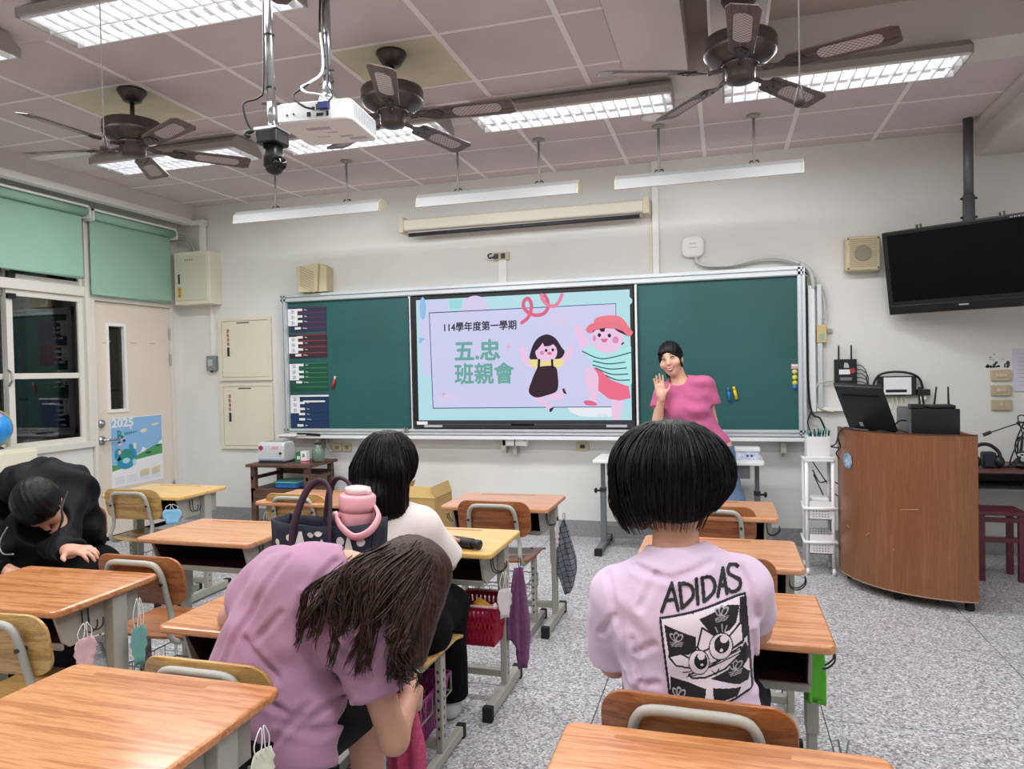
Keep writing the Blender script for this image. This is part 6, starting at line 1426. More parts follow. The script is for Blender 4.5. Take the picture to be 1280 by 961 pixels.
# ------------------------------------------------------------------ people
def nets_b(fn, lo, hi, h, B=8):
    """surface nets that only samples blocks near the surface"""
    lo = nz(lo); hi = nz(hi); nb = np.ceil((hi - lo) / (h * B)).astype(int); n = nb * B
    ctr = [lo[i] + h * (B * np.arange(nb[i]) + (B - 1) / 2) for i in range(3)]
    C_ = np.stack(np.meshgrid(*ctr, indexing='ij'), -1).reshape(-1, 3); dc = fn(C_)
    V = np.where(dc < 0, -1.0, 1.0).reshape(nb); V = V.repeat(B, 0).repeat(B, 1).repeat(B, 2)
    need = np.argwhere((np.abs(dc) < B * h * 1.25 + .012).reshape(nb)); off = np.stack(np.meshgrid(*[np.arange(B)] * 3, indexing='ij'), -1).reshape(-1, 3)
    for s_ in range(0, len(need), 400):
        bl = need[s_:s_ + 400]; I = (bl[:, None, :] * B + off[None]).reshape(-1, 3); V[tuple(I.T)] = fn(lo + h * I)
    ins = V < 0
    cs = [(i, j, k) for i in (0, 1) for j in (0, 1) for k in (0, 1)]; sl = lambda c: tuple(slice(c[d], n[d] - 1 + c[d]) for d in range(3))
    cnt = sum(ins[sl(c)].astype(np.int8) for c in cs); act = (cnt > 0) & (cnt < 8)
    idx = -np.ones(act.shape, int); idx[act] = np.arange(act.sum()); I = np.argwhere(act); acc = np.zeros((len(I), 3)); num = np.zeros(len(I))
    for a in cs:
        for d in range(3):
            if a[d] == 1: continue
            b = list(a); b[d] = 1; b = tuple(b); va = V[tuple((I + a).T)]; vb = V[tuple((I + b).T)]; cr = (va < 0) != (vb < 0)
            t = np.where(cr, va / np.where(cr, va - vb, 1), 0); p = I + np.array(a, float); p[:, d] += t; acc += np.where(cr[:, None], p, 0); num += cr
    verts = lo + h * acc / np.maximum(num, 1)[:, None]; faces = []
    for d in range(3):
        e = (d + 1) % 3; g = (d + 2) % 3; A = [slice(None)] * 3; Bs = [slice(None)] * 3; A[d] = slice(0, n[d] - 1); Bs[d] = slice(1, n[d])
        Q = np.argwhere(ins[tuple(A)] != ins[tuple(Bs)]); Q = Q[(Q[:, e] > 0) & (Q[:, g] > 0) & (Q[:, e] < n[e] - 1) & (Q[:, g] < n[g] - 1)]
        if len(Q) == 0: continue
        oe = np.zeros(3, int); oe[e] = 1; og = np.zeros(3, int); og[g] = 1
        q = np.stack([idx[tuple((Q - oe - og).T)], idx[tuple((Q - og).T)], idx[tuple(Q.T)], idx[tuple((Q - oe).T)]], 1)
        faces.append(np.where(ins[tuple(Q.T)][:, None], q, q[:, ::-1]))
    F = np.concatenate(faces); return verts, F[(F >= 0).all(1)]
nets = nets_b

SKIN = mat('skin', '#d2a288', rough=.5, var=.04, scale=14); SKIN2 = mat('skin_tan', '#c2917a', rough=.5, var=.04, scale=14)
def fabric(name, hexc, rough=.85, sheen=.12): return mat(name, hexc, rough=rough, var=.04, scale=10, bump=.12, bscale=450, sheen=sheen, spec=.25 if sheen else .12)
def hairmat(name, c0, c1, rough=.34):
    m = mat(name, c0, rough=rough, spec=.22); nt = m.node_tree; b = nt.nodes['Principled BSDF']; tc = nt.nodes.new('ShaderNodeTexCoord'); mp_ = nt.nodes.new('ShaderNodeMapping'); mp_.inputs['Scale'].default_value = (150, 150, 7)
    n = nt.nodes.new('ShaderNodeTexNoise'); n.inputs['Scale'].default_value = 1.0; n.inputs['Detail'].default_value = 3; nt.links.new(tc.outputs['Object'], mp_.inputs['Vector']); nt.links.new(mp_.outputs['Vector'], n.inputs['Vector'])
    r = nt.nodes.new('ShaderNodeValToRGB'); r.color_ramp.elements[0].position = .35; r.color_ramp.elements[1].position = .68; r.color_ramp.elements[0].color = lin(c0); r.color_ramp.elements[1].color = lin(c1)
    bp = nt.nodes.new('ShaderNodeBump'); bp.inputs['Strength'].default_value = .55; bp.inputs['Distance'].default_value = .004
    nt.links.new(n.outputs['Fac'], r.inputs['Fac']); nt.links.new(r.outputs['Color'], b.inputs['Base Color']); nt.links.new(n.outputs['Fac'], bp.inputs['Height']); nt.links.new(bp.outputs['Normal'], b.inputs['Normal'])
    return m
H_BLACK = hairmat('hair_black', '#030304', '#0b0a0d', .40); H_DARK = hairmat('hair_dark_brown', '#070506', '#150e10', .40); H_BROWN = hairmat('hair_brown', '#1b110f', '#4c362c', .42)

def head_sdf(P, c, R, s=1.0):
    """R columns: right, forward, up"""
    q = ((P - nz(c)) @ np.array(R)) / s
    d = s_ell(q, (0, -.012, .022), (.074, .094, .100)); d = smin(d, s_ell(q, (0, .022, -.028), (.063, .068, .086)), .03)
    d = smin(d, s_cone(q, (0, .03, -.075), (0, .058, -.098), .04, .026), .03)
    d = smin(d, s_cone(q, (0, .088, .006), (0, .104, -.034), .007, .0125), .012)
    for sx in (-1, 1):
        d = smin(d, s_ell(q, (sx * .045, .062, -.035), (.026, .024, .024)), .02)
        d = smin(d, s_ell(q, (sx * .074, -.008, -.012), (.010, .020, .032)), .008)
        d = -smin(-d, s_ell(q, (sx * .032, .098, .008), (.018, .014, .010)), .012)
    d = smin(d, s_ell(q, (0, .088, -.066), (.024, .009, .010)), .01)
    return d * s
def hand_sdf(P, w, d, n, s=1.0, curl=.25, side=1, spread=.10, k=.006):
    """w wrist, d finger direction, n direction the palm faces, thumb on side*(d x n)"""
    d = nz(d) / np.linalg.norm(d); n = nz(n); n = n - d * n.dot(d); n = n / np.linalg.norm(n); t = np.cross(d, n) * side; w = nz(w)
    R = np.stack([t, n, d], 1); o = s_box(P, w + d * .045 * s, (.039 * s, .013 * s, .047 * s), .012 * s, R); o = smin(o, s_cone(P, w - d * .02 * s, w + d * .02 * s, .024 * s, .024 * s), .02)
    for i, (off, L) in enumerate(((.029, .070), (.010, .080), (-.010, .074), (-.028, .058))):
        b = w + d * (.088 - .004 * abs(i - 1)) * s + t * off * s; dirn = d + t * (off * spread * 60 * .1); dirn = dirn / np.linalg.norm(dirn); pts = [b]; a = 0
        for f in (.45, .32, .23):
            a += curl * (1.0 if f < .45 else .7); dd = dirn * math.cos(a) + n * math.sin(a); pts.append(pts[-1] + dd * L * f * s)
        r = (.0088, .0082, .0075, .0064); o = smin(o, chain(P, pts, [x * s for x in r], .004), k)
    b = w + d * .018 * s + t * .028 * s; d1 = d * .55 + t * .78 + n * .25; d1 = d1 / np.linalg.norm(d1); d2 = d * .85 + t * .45 + n * .2; d2 = d2 / np.linalg.norm(d2)
    return smin(o, chain(P, [b, b + d1 * .038 * s, b + d1 * .038 * s + d2 * .032 * s], [.0125 * s, .0105 * s, .0075 * s], .005), .01)
def arm(P, sh, el, wr, s=1.0): return smin(s_cone(P, sh, el, .047 * s, .038 * s), s_cone(P, el, wr, .039 * s, .026 * s), .02)
def leg(P, hp, kn, an, s=1.0): return smin(s_cone(P, hp, kn, .085 * s, .056 * s), chain(P, [kn, tuple(nz(kn) * .65 + nz(an) * .35 + np.array([0, .0, 0])), an], [.056 * s, .054 * s, .036 * s], .02), .02)
def person(label, base): return wthing('person', label, 'person', base)
def shoe(P, an, toe, s=1.0): return smin(s_cone(P, nz(an) + [0, 0, -.02], nz(an) * .9 + nz(toe) * .1 + [0, 0, -.045], .042 * s, .04 * s), s_cone(P, nz(an) + [0, 0, -.045], toe, .042 * s, .034 * s), .03)
def below(P, nrm, p0): return (P - nz(p0)) @ (nz(nrm) / np.linalg.norm(nrm))      # > 0 on the side of nrm
def smax(a, b, k): return -smin(-a, -b, k)

def creases(P, lines, w, dep, ymax):
    x, z = P[..., 0], P[..., 2]; tot = 0
    for ln in lines:
        ln = [(q[0], q[-1]) for q in ln]; best = None
        for (x0, z0), (x1, z1) in zip(ln, ln[1:]):
            dx, dz = x1 - x0, z1 - z0; t = np.clip(((x - x0) * dx + (z - z0) * dz) / (dx * dx + dz * dz), 0, 1); e = np.hypot(x - x0 - t * dx, z - z0 - t * dz); best = e if best is None else np.minimum(best, e)
        tot = tot + np.exp(-(best / w) ** 2) - .55 * np.exp(-((best - 2.0 * w) / w) ** 2)
    return dep * tot * np.clip((ymax - P[..., 1]) / .03, 0, 1)
C1 = [[(-.276, .919), (-.256, .854), (-.235, .78), (-.225, .696)], [(-.214, .789), (-.197, .697)], [(-.243, .693), (-.217, .639)], [(-.21, .945), (-.12, .935), (-.041, .965)], [(.028, .95), (.055, .90), (.062, .84)], [(.051, .808), (.060, .684)], [(-.193, .866), (-.155, .94)], [(-.203, .76), (-.16, .79)], [(-.195, .687), (-.155, .70)], [(-.259, .832), (-.298, .772)]]
C3 = [[(-1.09, .944), (-1.177, .796), (-1.242, .655)], [(-1.027, .86), (-1.018, .733), (-.983, .638), (-.93, .585)], [(-1.168, .756), (-1.079, .663)], [(-.956, .797), (-.915, .723), (-.862, .689)], [(-.875, .807), (-.932, .667), (-.858, .659)], [(-1.074, .824), (-1.133, .759)], [(-1.114, .62), (-1.003, .562), (-.913, .612)], [(-1.063, .57), (-.964, .522)], [(-.812, .779), (-.868, .686)], [(-1.192, .627), (-1.238, .674)], [(-.98, .929), (-1.016, .848)], [(-1.095, .501), (-1.013, .591)]]
def culled(fn, ci, rad):
    def g(P, *a, **k):
        c = nz(a[ci]); dist = np.linalg.norm(P - c, axis=-1); out = dist - rad * .72; m = dist < rad
        if m.any(): out[m] = fn(P[m], *a, **k)
        return out
    return g
hand_sdf = culled(hand_sdf, 0, .30); head_sdf = culled(head_sdf, 0, .30)
# ---- woman in the pale lilac shirt with the lettered back
p1 = person('woman with a black bob in a pale lilac T-shirt lettered ADIDAS, seen from behind', (-.08, 1.75, 0))
HR1 = axes((.06, .05, 1), (1, -.05, 0)); HC1 = (-.125, 1.835, 1.155)
def p1_body(P):
    d = head_sdf(P, HC1, HR1); d = smin(d, s_cone(P, (-.118, 1.80, 1.10), (-.118, 1.775, .98), .052, .056), .03)
    t = union(.05, s_ell(P, (-.105, 1.775, .80), (.16, .10, .16)), s_ell(P, (-.085, 1.765, .62), (.14, .10, .16)), s_ell(P, (-.07, 1.77, .50), (.165, .125, .10)), s_cone(P, (-.255, 1.785, .865), (.03, 1.80, .90), .045, .045))
    d = smin(d, t, .05)
    d = smin(d, arm(P, (-.27, 1.79, .85), (-.29, 1.90, .645), (-.22, 2.07, .735), .95), .02); d = smin(d, arm(P, (.045, 1.81, .88), (.07, 1.98, .735), (-.02, 2.12, .735), .95), .02)
    d = smin(d, hand_sdf(P, (-.22, 2.07, .735), (.5, .85, -.1), (0, 0, -1), .9, .25, 1), .015); d = smin(d, hand_sdf(P, (-.02, 2.12, .735), (-.7, .7, -.1), (0, 0, -1), .9, .25, -1), .015)
    d = smin(d, leg(P, (-.15, 1.78, .485), (-.16, 2.14, .50), (-.16, 2.12, .10)), .04); d = smin(d, leg(P, (.01, 1.78, .485), (.03, 2.14, .50), (.04, 2.12, .10)), .04)
    for x in (-.16, .04): d = smin(d, s_cone(P, (x, 2.12, .06), (x, 2.24, .035), .035, .025), .03)
    return d
sdf_obj('body', p1_body, (-.45, 1.58, .0), (.26, 2.34, 1.32), .0070, SKIN2, p1)
def p1_shirt(P):
    t = union(.06, s_ell(P, (-.105, 1.772, .80), (.178, .117, .172)), s_ell(P, (-.085, 1.762, .62), (.158, .118, .18)), s_ell(P, (-.075, 1.77, .52), (.176, .135, .11)), s_cone(P, (-.258, 1.783, .868), (.03, 1.80, .905), .054, .054),
              s_cone(P, (-.118, 1.785, .945), (-.23, 1.785, .89), .056, .046), s_cone(P, (-.115, 1.79, .945), (.01, 1.80, .917), .056, .046))
    sl = smax(s_cone(P, (-.268, 1.79, .855), (-.292, 1.875, .64), .066, .070), below(P, (-.10, .30, -1), (-.29, 1.85, .672)), .005)
    sr = smax(s_cone(P, (.045, 1.81, .89), (.062, 1.985, .75), .066, .064), below(P, (.15, .75, -.7), (.06, 1.945, .78)), .005)
    d = union(.03, t, sl); d = smin(d, sr, .03)
    d = d + wob(P * [1, 1, .55], 24, .0055, 3) + wob(P, 58, .0020, 4) + .0035 * np.sin((P @ nz((.8, 0, .6))) * 75 + 4 * np.sin(P[..., 2] * 14)) * np.exp(-((P[..., 0] + .22) / .06) ** 2) * np.clip((.92 - P[..., 2]) / .1, 0, 1)
    d = d + creases(P, C1, .0075, .0055, 1.80)
    fold = .006 * np.exp(-((P[..., 0] + .225 + .25 * (P[..., 2] - .80)) / .02) ** 2) * np.exp(-((P[..., 2] - .80) / .10) ** 2) * (P[..., 1] < 1.8); d = d + fold
    fold = .005 * np.exp(-((P[..., 0] - .045 - .1 * (P[..., 2] - .70)) / .018) ** 2) * np.exp(-((P[..., 2] - .74) / .08) ** 2); d = d + fold
    d = smax(d, -(s_cone(P, (-.118, 1.80, .955), (-.118, 1.83, 1.2), .0645, .085)), .006)
    d = smax(d, below(P, (0, 0, -1), (0, 0, .445)), .01)
    col = np.abs(np.linalg.norm((P - nz((-.118, 1.797, .965)))[..., :2] * [1, .95], axis=-1) - .068); col = np.sqrt(np.maximum(col - .002, 0) ** 2 + np.maximum(np.abs(P[..., 2] - .972 - (P[..., 1] - 1.79) * -.18) - .008, 0) ** 2) - .0045
    return smin(d, col, .012)
M_LIL = fabric('shirt_lilac', '#d3bcd0')
sdf_obj('shirt', p1_shirt, (-.47, 1.58, .40), (.26, 2.12, 1.06), .0058, M_LIL, p1)
def p1_pants(P):
    d = union(.05, s_ell(P, (-.07, 1.77, .49), (.18, .14, .095)), s_cone(P, (-.15, 1.78, .485), (-.16, 2.14, .50), .10, .072), s_cone(P, (.01, 1.78, .485), (.03, 2.14, .50), .10, .072)); d = union(.04, d, s_cone(P, (-.16, 2.14, .49), (-.16, 2.12, .14), .072, .055), s_cone(P, (.03, 2.14, .49), (.04, 2.12, .14), .072, .055)); return d + wob(P, 40, .002, 9)
sdf_obj('trousers', p1_pants, (-.32, 1.58, .05), (.20, 2.26, .63), .009, fabric('trousers_grey', '#24262c', .85, 0), p1)
def p1_shoes(P): return np.minimum(shoe(P, (-.16, 2.12, .095), (-.16, 2.25, .04)), shoe(P, (.04, 2.12, .095), (.04, 2.25, .04)))
sdf_obj('shoes', p1_shoes, (-.24, 2.04, -.002), (.12, 2.31, .14), .007, mat('shoe_white', '#d0d0d0', rough=.6), p1)
def p1_hair(P):
    d = s_ell(P, (-.130, 1.815, 1.168), (.146, .140, .124)); d = smin(d, s_ell(P, (-.205, 1.84, 1.085), (.068, .105, .075)), .05); d = smin(d, s_ell(P, (-.050, 1.84, 1.115), (.062, .10, .065)), .05)
    d = smin(d, s_ell(P, (-.118, 1.745, 1.095), (.075, .055, .06)), .05)
    d = smin(d, s_cone(P, (-.235, 1.84, 1.08), (-.212, 1.85, 1.012), .03, .007), .03)
    face = s_ell(P, nz(HC1) + [0, .12, -.03], (.062, .10, .12)); d = smax(d, -face, .02)
    cut = below(P, (0, 0, -1), (0, 0, 1.058)); cutl = np.where(P[..., 0] < -.165, cut - .034 * np.clip((-.165 - P[..., 0]) / .03, 0, 1), cut); cutl = cutl - .02 * np.clip((P[..., 1] - 1.80) / .06, 0, 1) 
    d = smax(d, cutl, .012); d = smax(d, below(P, (.78, 0, -.62), (.004, 1.8, 1.112)), .03)
    th = np.arctan2(P[..., 0] + .13, -(P[..., 1] - 1.83)); d = d + .0016 * np.sin(th * 62 + 3 * np.sin(P[..., 2] * 22)) + .0010 * np.sin(th * 131 + P[..., 2] * 30) + wob(P, 30, .002, 6)
    return d
sdf_obj('hair', p1_hair, (-.33, 1.62, .98), (.07, 2.02, 1.33), .0042, H_BLACK, p1, 1)
def locks(fn, c, top, zb, n, seed, m_, parent, r=(.0012, .0028), half=(-2.2, 2.2), tip=.014):
    '''thin strands laid over a hair volume: from the crown down to an uneven edge'''
    rs_ = np.random.RandomState(seed); mb = MB()
    for k in range(n):
        th = rs_.uniform(*half); pts = []; z1 = zb(th) - tip * rs_.rand(); sw = rs_.normal() * .06
        tt = np.arange(11) / 10; zz = top - .004 - (top - z1) * tt ** 1.25; aa = th + sw * tt; DR = np.stack([np.sin(aa), -np.cos(aa), aa * 0], 1); C0 = np.stack([aa * 0 + c[0], aa * 0 + c[1], zz], 1)
        RAY = C0[:, None, :] + DR[:, None, :] * np.linspace(.20, .004, 50)[None, :, None]; DD_ = fn(RAY.reshape(-1, 3)).reshape(11, 50)
        for i in range(11):
            z = zz[i]; dr = DR[i]; ray = RAY[i]; ins_ = np.nonzero(DD_[i] < 0)[0]
            if len(ins_): pts.append(ray[max(ins_[0] - 1, 0)] + dr * .001); last = dr * np.linalg.norm((pts[-1] - nz((c[0], c[1], z)))[:2])
            elif pts: pts.append(nz((c[0], c[1], z)) + last * (.97 ** (i - 5)))
        if len(pts) > 4:
            r0 = rs_.uniform(*r); q = spline([tuple(p) for p in pts], 2); mb.tube(q, [r0 * (1 - .7 * (j / (len(q) - 1)) ** 3) for j in range(len(q))], 4, flat=.6, caps=False)
    tag(mb.build('hair_locks', m_, parent, smooth=True), kind='stuff')
locks(p1_hair, (-.13, 1.83), 1.288, lambda th: 1.052 if abs(th) < .7 else (1.03 if th < 0 else 1.09), 260, 3, H_BLACK, p1)
# the print on the back of the shirt
POLY_B = [[(-0.0615, 0.8575), (0.0011, 0.8820), (0.0266, 0.8785), (0.0176, 0.8420), (0.0037, 0.8283), (-0.0308, 0.8182)], [(-0.1379, 0.8406), (-0.0691, 0.8187), (-0.0678, 0.7915), (-0.0855, 0.7790), (-0.1283, 0.7733)], [(0.0268, 0.8946), (0.0370, 0.8971), (0.0443, 0.8138), (0.0323, 0.8056), (0.0243, 0.8408)],
          [(0.0373, 0.8007), (0.0503, 0.7644), (0.0314, 0.7411), (0.0471, 0.7247), (0.0428, 0.7100), (0.0241, 0.7062), (-0.0391, 0.7251), (-0.0009, 0.7415)], [(-0.1255, 0.7238), (-0.0865, 0.7167), (-0.0481, 0.7042), (-0.0521, 0.6746), (-0.1274, 0.6746)], [(-0.0332, 0.7057), (0.0274, 0.6994), (0.0187, 0.6816), (-0.0330, 0.6730)], [(-0.0859, 0.8702), (-0.0682, 0.8748), (-0.0736, 0.8675)]]
FRAME = [(-0.1467, 0.8528), (0.0381, 0.9026), (0.0520, 0.6887), (0.0015, 0.6732), (-0.1274, 0.6746), (-0.1467, 0.8528)]
LET = [[(-0.1436, 0.8671), (-0.1211, 0.9274), (-0.1070, 0.8741)], [(-0.1353, 0.8912), (-0.1131, 0.8957)], [(-0.1040, 0.9292), (-0.0984, 0.8792)], [(-0.1040, 0.9292), (-0.0867, 0.9292), (-0.0753, 0.9183), (-0.0762, 0.9001), (-0.0984, 0.8792)], [(-0.0672, 0.9388), (-0.0638, 0.8882)], [(-0.0546, 0.9403), (-0.0505, 0.8928)], [(-0.0546, 0.9403), (-0.0376, 0.9399), (-0.0278, 0.9268), (-0.0301, 0.9086), (-0.0505, 0.8928)],
       [(-0.0209, 0.9003), (-0.0092, 0.9539), (-0.0010, 0.9042)], [(-0.0172, 0.9185), (-0.0035, 0.9219)], [(0.0246, 0.9545), (0.0176, 0.9620), (0.0074, 0.9606), (0.0021, 0.9521), (0.0047, 0.9426), (0.0155, 0.9368), (0.0273, 0.9297), (0.0282, 0.9180), (0.0202, 0.9085), (0.0090, 0.9066), (0.0029, 0.9116)]]
EYES = [((-0.0630, 0.7628), (-0.0413, 0.7648), (-0.0634, 0.7354), (-0.0587, 0.7657), (-0.0578, 0.7767), (-0.0567, 0.7579)), ((-0.0156, 0.7950), (0.0091, 0.7972), (-0.0160, 0.7660), (-0.0138, 0.7998), (-0.0085, 0.8111), (-0.0147, 0.7871))]
CATW = [[(-0.0548, 0.8380), (-0.0649, 0.7972), (-0.0591, 0.7868), (-0.0381, 0.7941), (-0.0273, 0.8185)], [(0.0001, 0.8118), (0.0295, 0.8430), (0.0326, 0.8039), (0.0083, 0.7884)], [(-0.1283, 0.7696), (-0.1015, 0.7794), (-0.0804, 0.7703), (-0.0807, 0.7502), (-0.1125, 0.7527)], [(-0.0845, 0.7333), (-0.0352, 0.7545), (0.0263, 0.7890), (0.0285, 0.7748), (-0.0078, 0.7444), (-0.0495, 0.7288), (-0.0776, 0.7267)]]
TREF = [(-0.0130, 0.8576), (-0.1110, 0.8024), (0.0154, 0.7352), (-0.1073, 0.6789)]
WHISK = [[(-0.0421, 0.7574), (0.0269, 0.7837)], [(-0.0422, 0.7502), (0.0251, 0.7756)], [(-0.0986, 0.7375), (-0.0809, 0.7410)], [(-0.0899, 0.7284), (-0.0704, 0.7329)], [(0.0100, 0.7875), (0.0322, 0.7985)], [(-0.0354, 0.7418), (-0.0269, 0.7335), (-0.0208, 0.7453)], [(-0.0270, 0.8384), (-0.0210, 0.8234)], [(-0.0125, 0.8432), (-0.0121, 0.8234)], [(-0.0023, 0.8386), (-0.0083, 0.8237)]]
def in_poly(U, V, poly):
    r = np.zeros(U.shape, bool); n = len(poly)
    for i in range(n):
        x0, y0 = poly[i]; x1, y1 = poly[(i + 1) % n]; c = ((y0 > V) != (y1 > V)); r ^= c & (U < (x1 - x0) * (V - y0) / ((y1 - y0) if y1 != y0 else 1e-9) + x0)
    return r
def near(U, V, pts, w):
    r = np.zeros(U.shape, bool)
    for (x0, y0), (x1, y1) in zip(pts, pts[1:]):
        dx, dy = x1 - x0, y1 - y0; t = np.clip(((U - x0) * dx + (V - y0) * dy) / max(dx * dx + dy * dy, 1e-12), 0, 1); r |= (U - x0 - t * dx) ** 2 + (V - y0 - t * dy) ** 2 < (w / 2) ** 2
    return r
def shirt_print():
    hs = .0014; us = np.arange(-.185, .075, hs); vs = np.arange(.615, .965, hs); U, V = np.meshgrid(us, vs, indexing='ij'); uc, vc = (us[:-1] + hs / 2), (vs[:-1] + hs / 2); A, Bv = np.meshgrid(uc, vc, indexing='ij')
    col = np.zeros(A.shape, int)      # 0 none 1 black 2 white 3 grey
    fr = in_poly(A, Bv, FRAME); col[fr] = 2
    for p_ in POLY_B: col[in_poly(A, Bv, p_) & fr] = 1
    for c in TREF:
        for ang in (-.7, 0, .7):
            ex, ey = c[0] + .010 * math.sin(ang), c[1] + .004 + .010 * math.cos(ang); ca, sa = math.cos(ang), math.sin(ang); lx = (A - ex) * ca - (Bv - ey) * sa; ly = (A - ex) * sa + (Bv - ey) * ca; e = (lx / .0062) ** 2 + (ly / .0115) ** 2
            col[(e < 1) & fr & (Bv > c[1] - .006)] = 3; col[(e < .40) & fr & (Bv > c[1] + .002)] = 1
        for k in range(3): col[near(A, Bv, [(c[0] - .015 + .002 * k, c[1] - .001 - .0036 * k), (c[0] + .015 - .002 * k, c[1] + .002 - .0036 * k)], .0018) & fr] = 3
    for p_ in CATW:
        q = p_ + [p_[0]]; col[near(A, Bv, q, .0055) & fr] = 1; col[in_poly(A, Bv, p_) & ~near(A, Bv, q, .0030)] = 2
    for w_ in WHISK[:6]: col[near(A, Bv, w_, .0028)] = 1
    for w_ in WHISK[6:]: col[near(A, Bv, w_, .0024)] = 3
    for c, ex, ey, pc_, h1, h2 in EYES:
        rx, ry = ex[0] - c[0], c[1] - ey[1]; e = ((A - c[0]) / rx) ** 2 + ((Bv - c[1]) / ry) ** 2; col[e < 1.12] = 1; col[e < .93] = 2
        e = ((A - pc_[0]) / (rx * .66)) ** 2 + ((Bv - pc_[1]) / (ry * .68)) ** 2; col[e < 1] = 1; col[(A - h1[0]) ** 2 + (Bv - h1[1]) ** 2 < (rx * .36) ** 2] = 2; col[(A - h2[0]) ** 2 + (Bv - h2[1]) ** 2 < (rx * .15) ** 2] = 2
    col[near(A, Bv, FRAME, .0052)] = 1
    for l_ in LET: col[near(A, Bv, [(p.x, p.y) for p in spline([(*q, 0) for q in l_], 4)] if len(l_) > 3 else l_, .0076)] = 1
    # lay it on the cloth
    Y = np.full(U.shape, 1.55); pts = np.stack([U, Y, V], -1).reshape(-1, 3)
    for _ in range(18): pts[:, 1] += np.clip(p1_shirt(pts), -.02, .05) * .9
    pts[:, 1] -= .0022; N = U.shape[1]; out = []
    for name, k, m_ in (('print_black', 1, mat('print_black', '#131217', rough=.7)), ('print_white', 2, mat('print_white', '#e2d6e2', rough=.8)), ('print_grey', 3, mat('print_silver', '#a8a3ab', rough=.6))):
        ii, jj = np.nonzero(col == k); f = np.stack([ii * N + jj, (ii + 1) * N + jj, (ii + 1) * N + jj + 1, ii * N + jj + 1], 1); used, inv = np.unique(f, return_inverse=True)
        me = bpy.data.meshes.new(name); me.from_pydata(pts[used].tolist(), [], inv.reshape(-1, 4).tolist()); me.materials.append(m_); me.polygons.foreach_set('use_smooth', [True] * len(me.polygons)); me.update()
        o = bpy.data.objects.new(name, me); COL.objects.link(o); o.parent = p1; o.location = -p1.location; o['kind'] = 'stuff'
shirt_print()

# ---- long-haired woman in white
p2 = person('woman with long straight dark hair in a white T-shirt, seen from behind', (-1.15, 2.42, 0))
HR2 = axes((.02, .06, 1), (1, .12, 0)); HC2 = (-1.19, 2.435, 1.075)
def p2_body(P):
    d = head_sdf(P, HC2, HR2, .97); d = smin(d, s_cone(P, (-1.185, 2.42, 1.0), (-1.18, 2.40, .90), .046, .05), .03)
    t = union(.05, s_ell(P, (-1.16, 2.40, .76), (.15, .095, .16)), s_ell(P, (-1.14, 2.40, .57), (.13, .095, .14)), s_ell(P, (-1.13, 2.41, .50), (.155, .12, .085)), s_cone(P, (-1.31, 2.41, .86), (-1.06, 2.41, .855), .045, .045)); d = smin(d, t, .05)
    d = smin(d, arm(P, (-1.05, 2.42, .84), (-1.01, 2.54, .705), (-1.08, 2.74, .735), .9), .02); d = smin(d, arm(P, (-1.32, 2.42, .845), (-1.38, 2.52, .66), (-1.28, 2.73, .735), .9), .02)
    d = smin(d, hand_sdf(P, (-1.08, 2.74, .735), (-.6, .8, -.1), (0, 0, -1), .85, .3, -1), .015); d = smin(d, hand_sdf(P, (-1.28, 2.73, .735), (.5, .85, -.1), (0, 0, -1), .85, .3, 1), .015)
    d = smin(d, leg(P, (-1.07, 2.42, .485), (-1.085, 2.70, .49), (-1.10, 2.75, .10), .95), .04); d = smin(d, leg(P, (-1.20, 2.42, .485), (-1.22, 2.74, .49), (-1.22, 2.72, .10), .95), .04)
    for x, y in ((-1.10, 2.75), (-1.22, 2.72)): d = smin(d, s_cone(P, (x, y, .06), (x - .01, y + .11, .035), .034, .025), .03)
    return d
sdf_obj('body', p2_body, (-1.50, 2.20, 0), (-.84, 2.95, 1.24), .0075, SKIN, p2)
def p2_shirt(P):
    t = union(.06, s_ell(P, (-1.17, 2.395, .76), (.162, .115, .175)), s_ell(P, (-1.135, 2.40, .60), (.15, .12, .15)), s_cone(P, (-1.305, 2.41, .865), (-1.06, 2.41, .86), .056, .056), s_cone(P, (-1.18, 2.405, .91), (-1.07, 2.41, .875), .052, .05), s_cone(P, (-1.18, 2.405, .91), (-1.29, 2.41, .875), .052, .05))
    sr = smax(s_cone(P, (-1.05, 2.42, .845), (-.995, 2.53, .70), .064, .070), below(P, (.35, .5, -.9), (-1.0, 2.51, .712)), .006); sl = smax(s_cone(P, (-1.32, 2.42, .85), (-1.385, 2.51, .69), .072, .075), below(P, (-.4, .4, -.9), (-1.37, 2.485, .735)), .006)
    d = union(.03, t, sr, sl) + wob(P, 24, .004, 13); d = smax(d, -s_cone(P, (-1.18, 2.41, .90), (-1.18, 2.43, 1.1), .058, .075), .006); return smax(d, below(P, (.25, 0, -1), (-1.13, 2.4, .50)), .012)
sdf_obj('shirt', p2_shirt, (-1.52, 2.20, .44), (-.82, 2.68, .98), .0064, fabric('shirt_white', '#ddd3cc'), p2)
def p2_pants(P):
    d = union(.05, s_ell(P, (-1.135, 2.41, .49), (.17, .135, .095)), s_cone(P, (-1.07, 2.42, .485), (-1.085, 2.71, .48), .10, .08), s_cone(P, (-1.20, 2.42, .485), (-1.22, 2.74, .49), .10, .08)); d = union(.04, d, s_cone(P, (-1.085, 2.71, .48), (-1.10, 2.76, .10), .082, .075), s_cone(P, (-1.22, 2.74, .48), (-1.22, 2.73, .12), .08, .07)); return smax(d + wob(P, 30, .004, 19), below(P, (0, 0, -1), (0, 0, .085)), .01)
sdf_obj('trousers', p2_pants, (-1.36, 2.22, .05), (-.84, 2.90, .62), .008, fabric('trousers_black', '#08080c', .85, 0), p2)
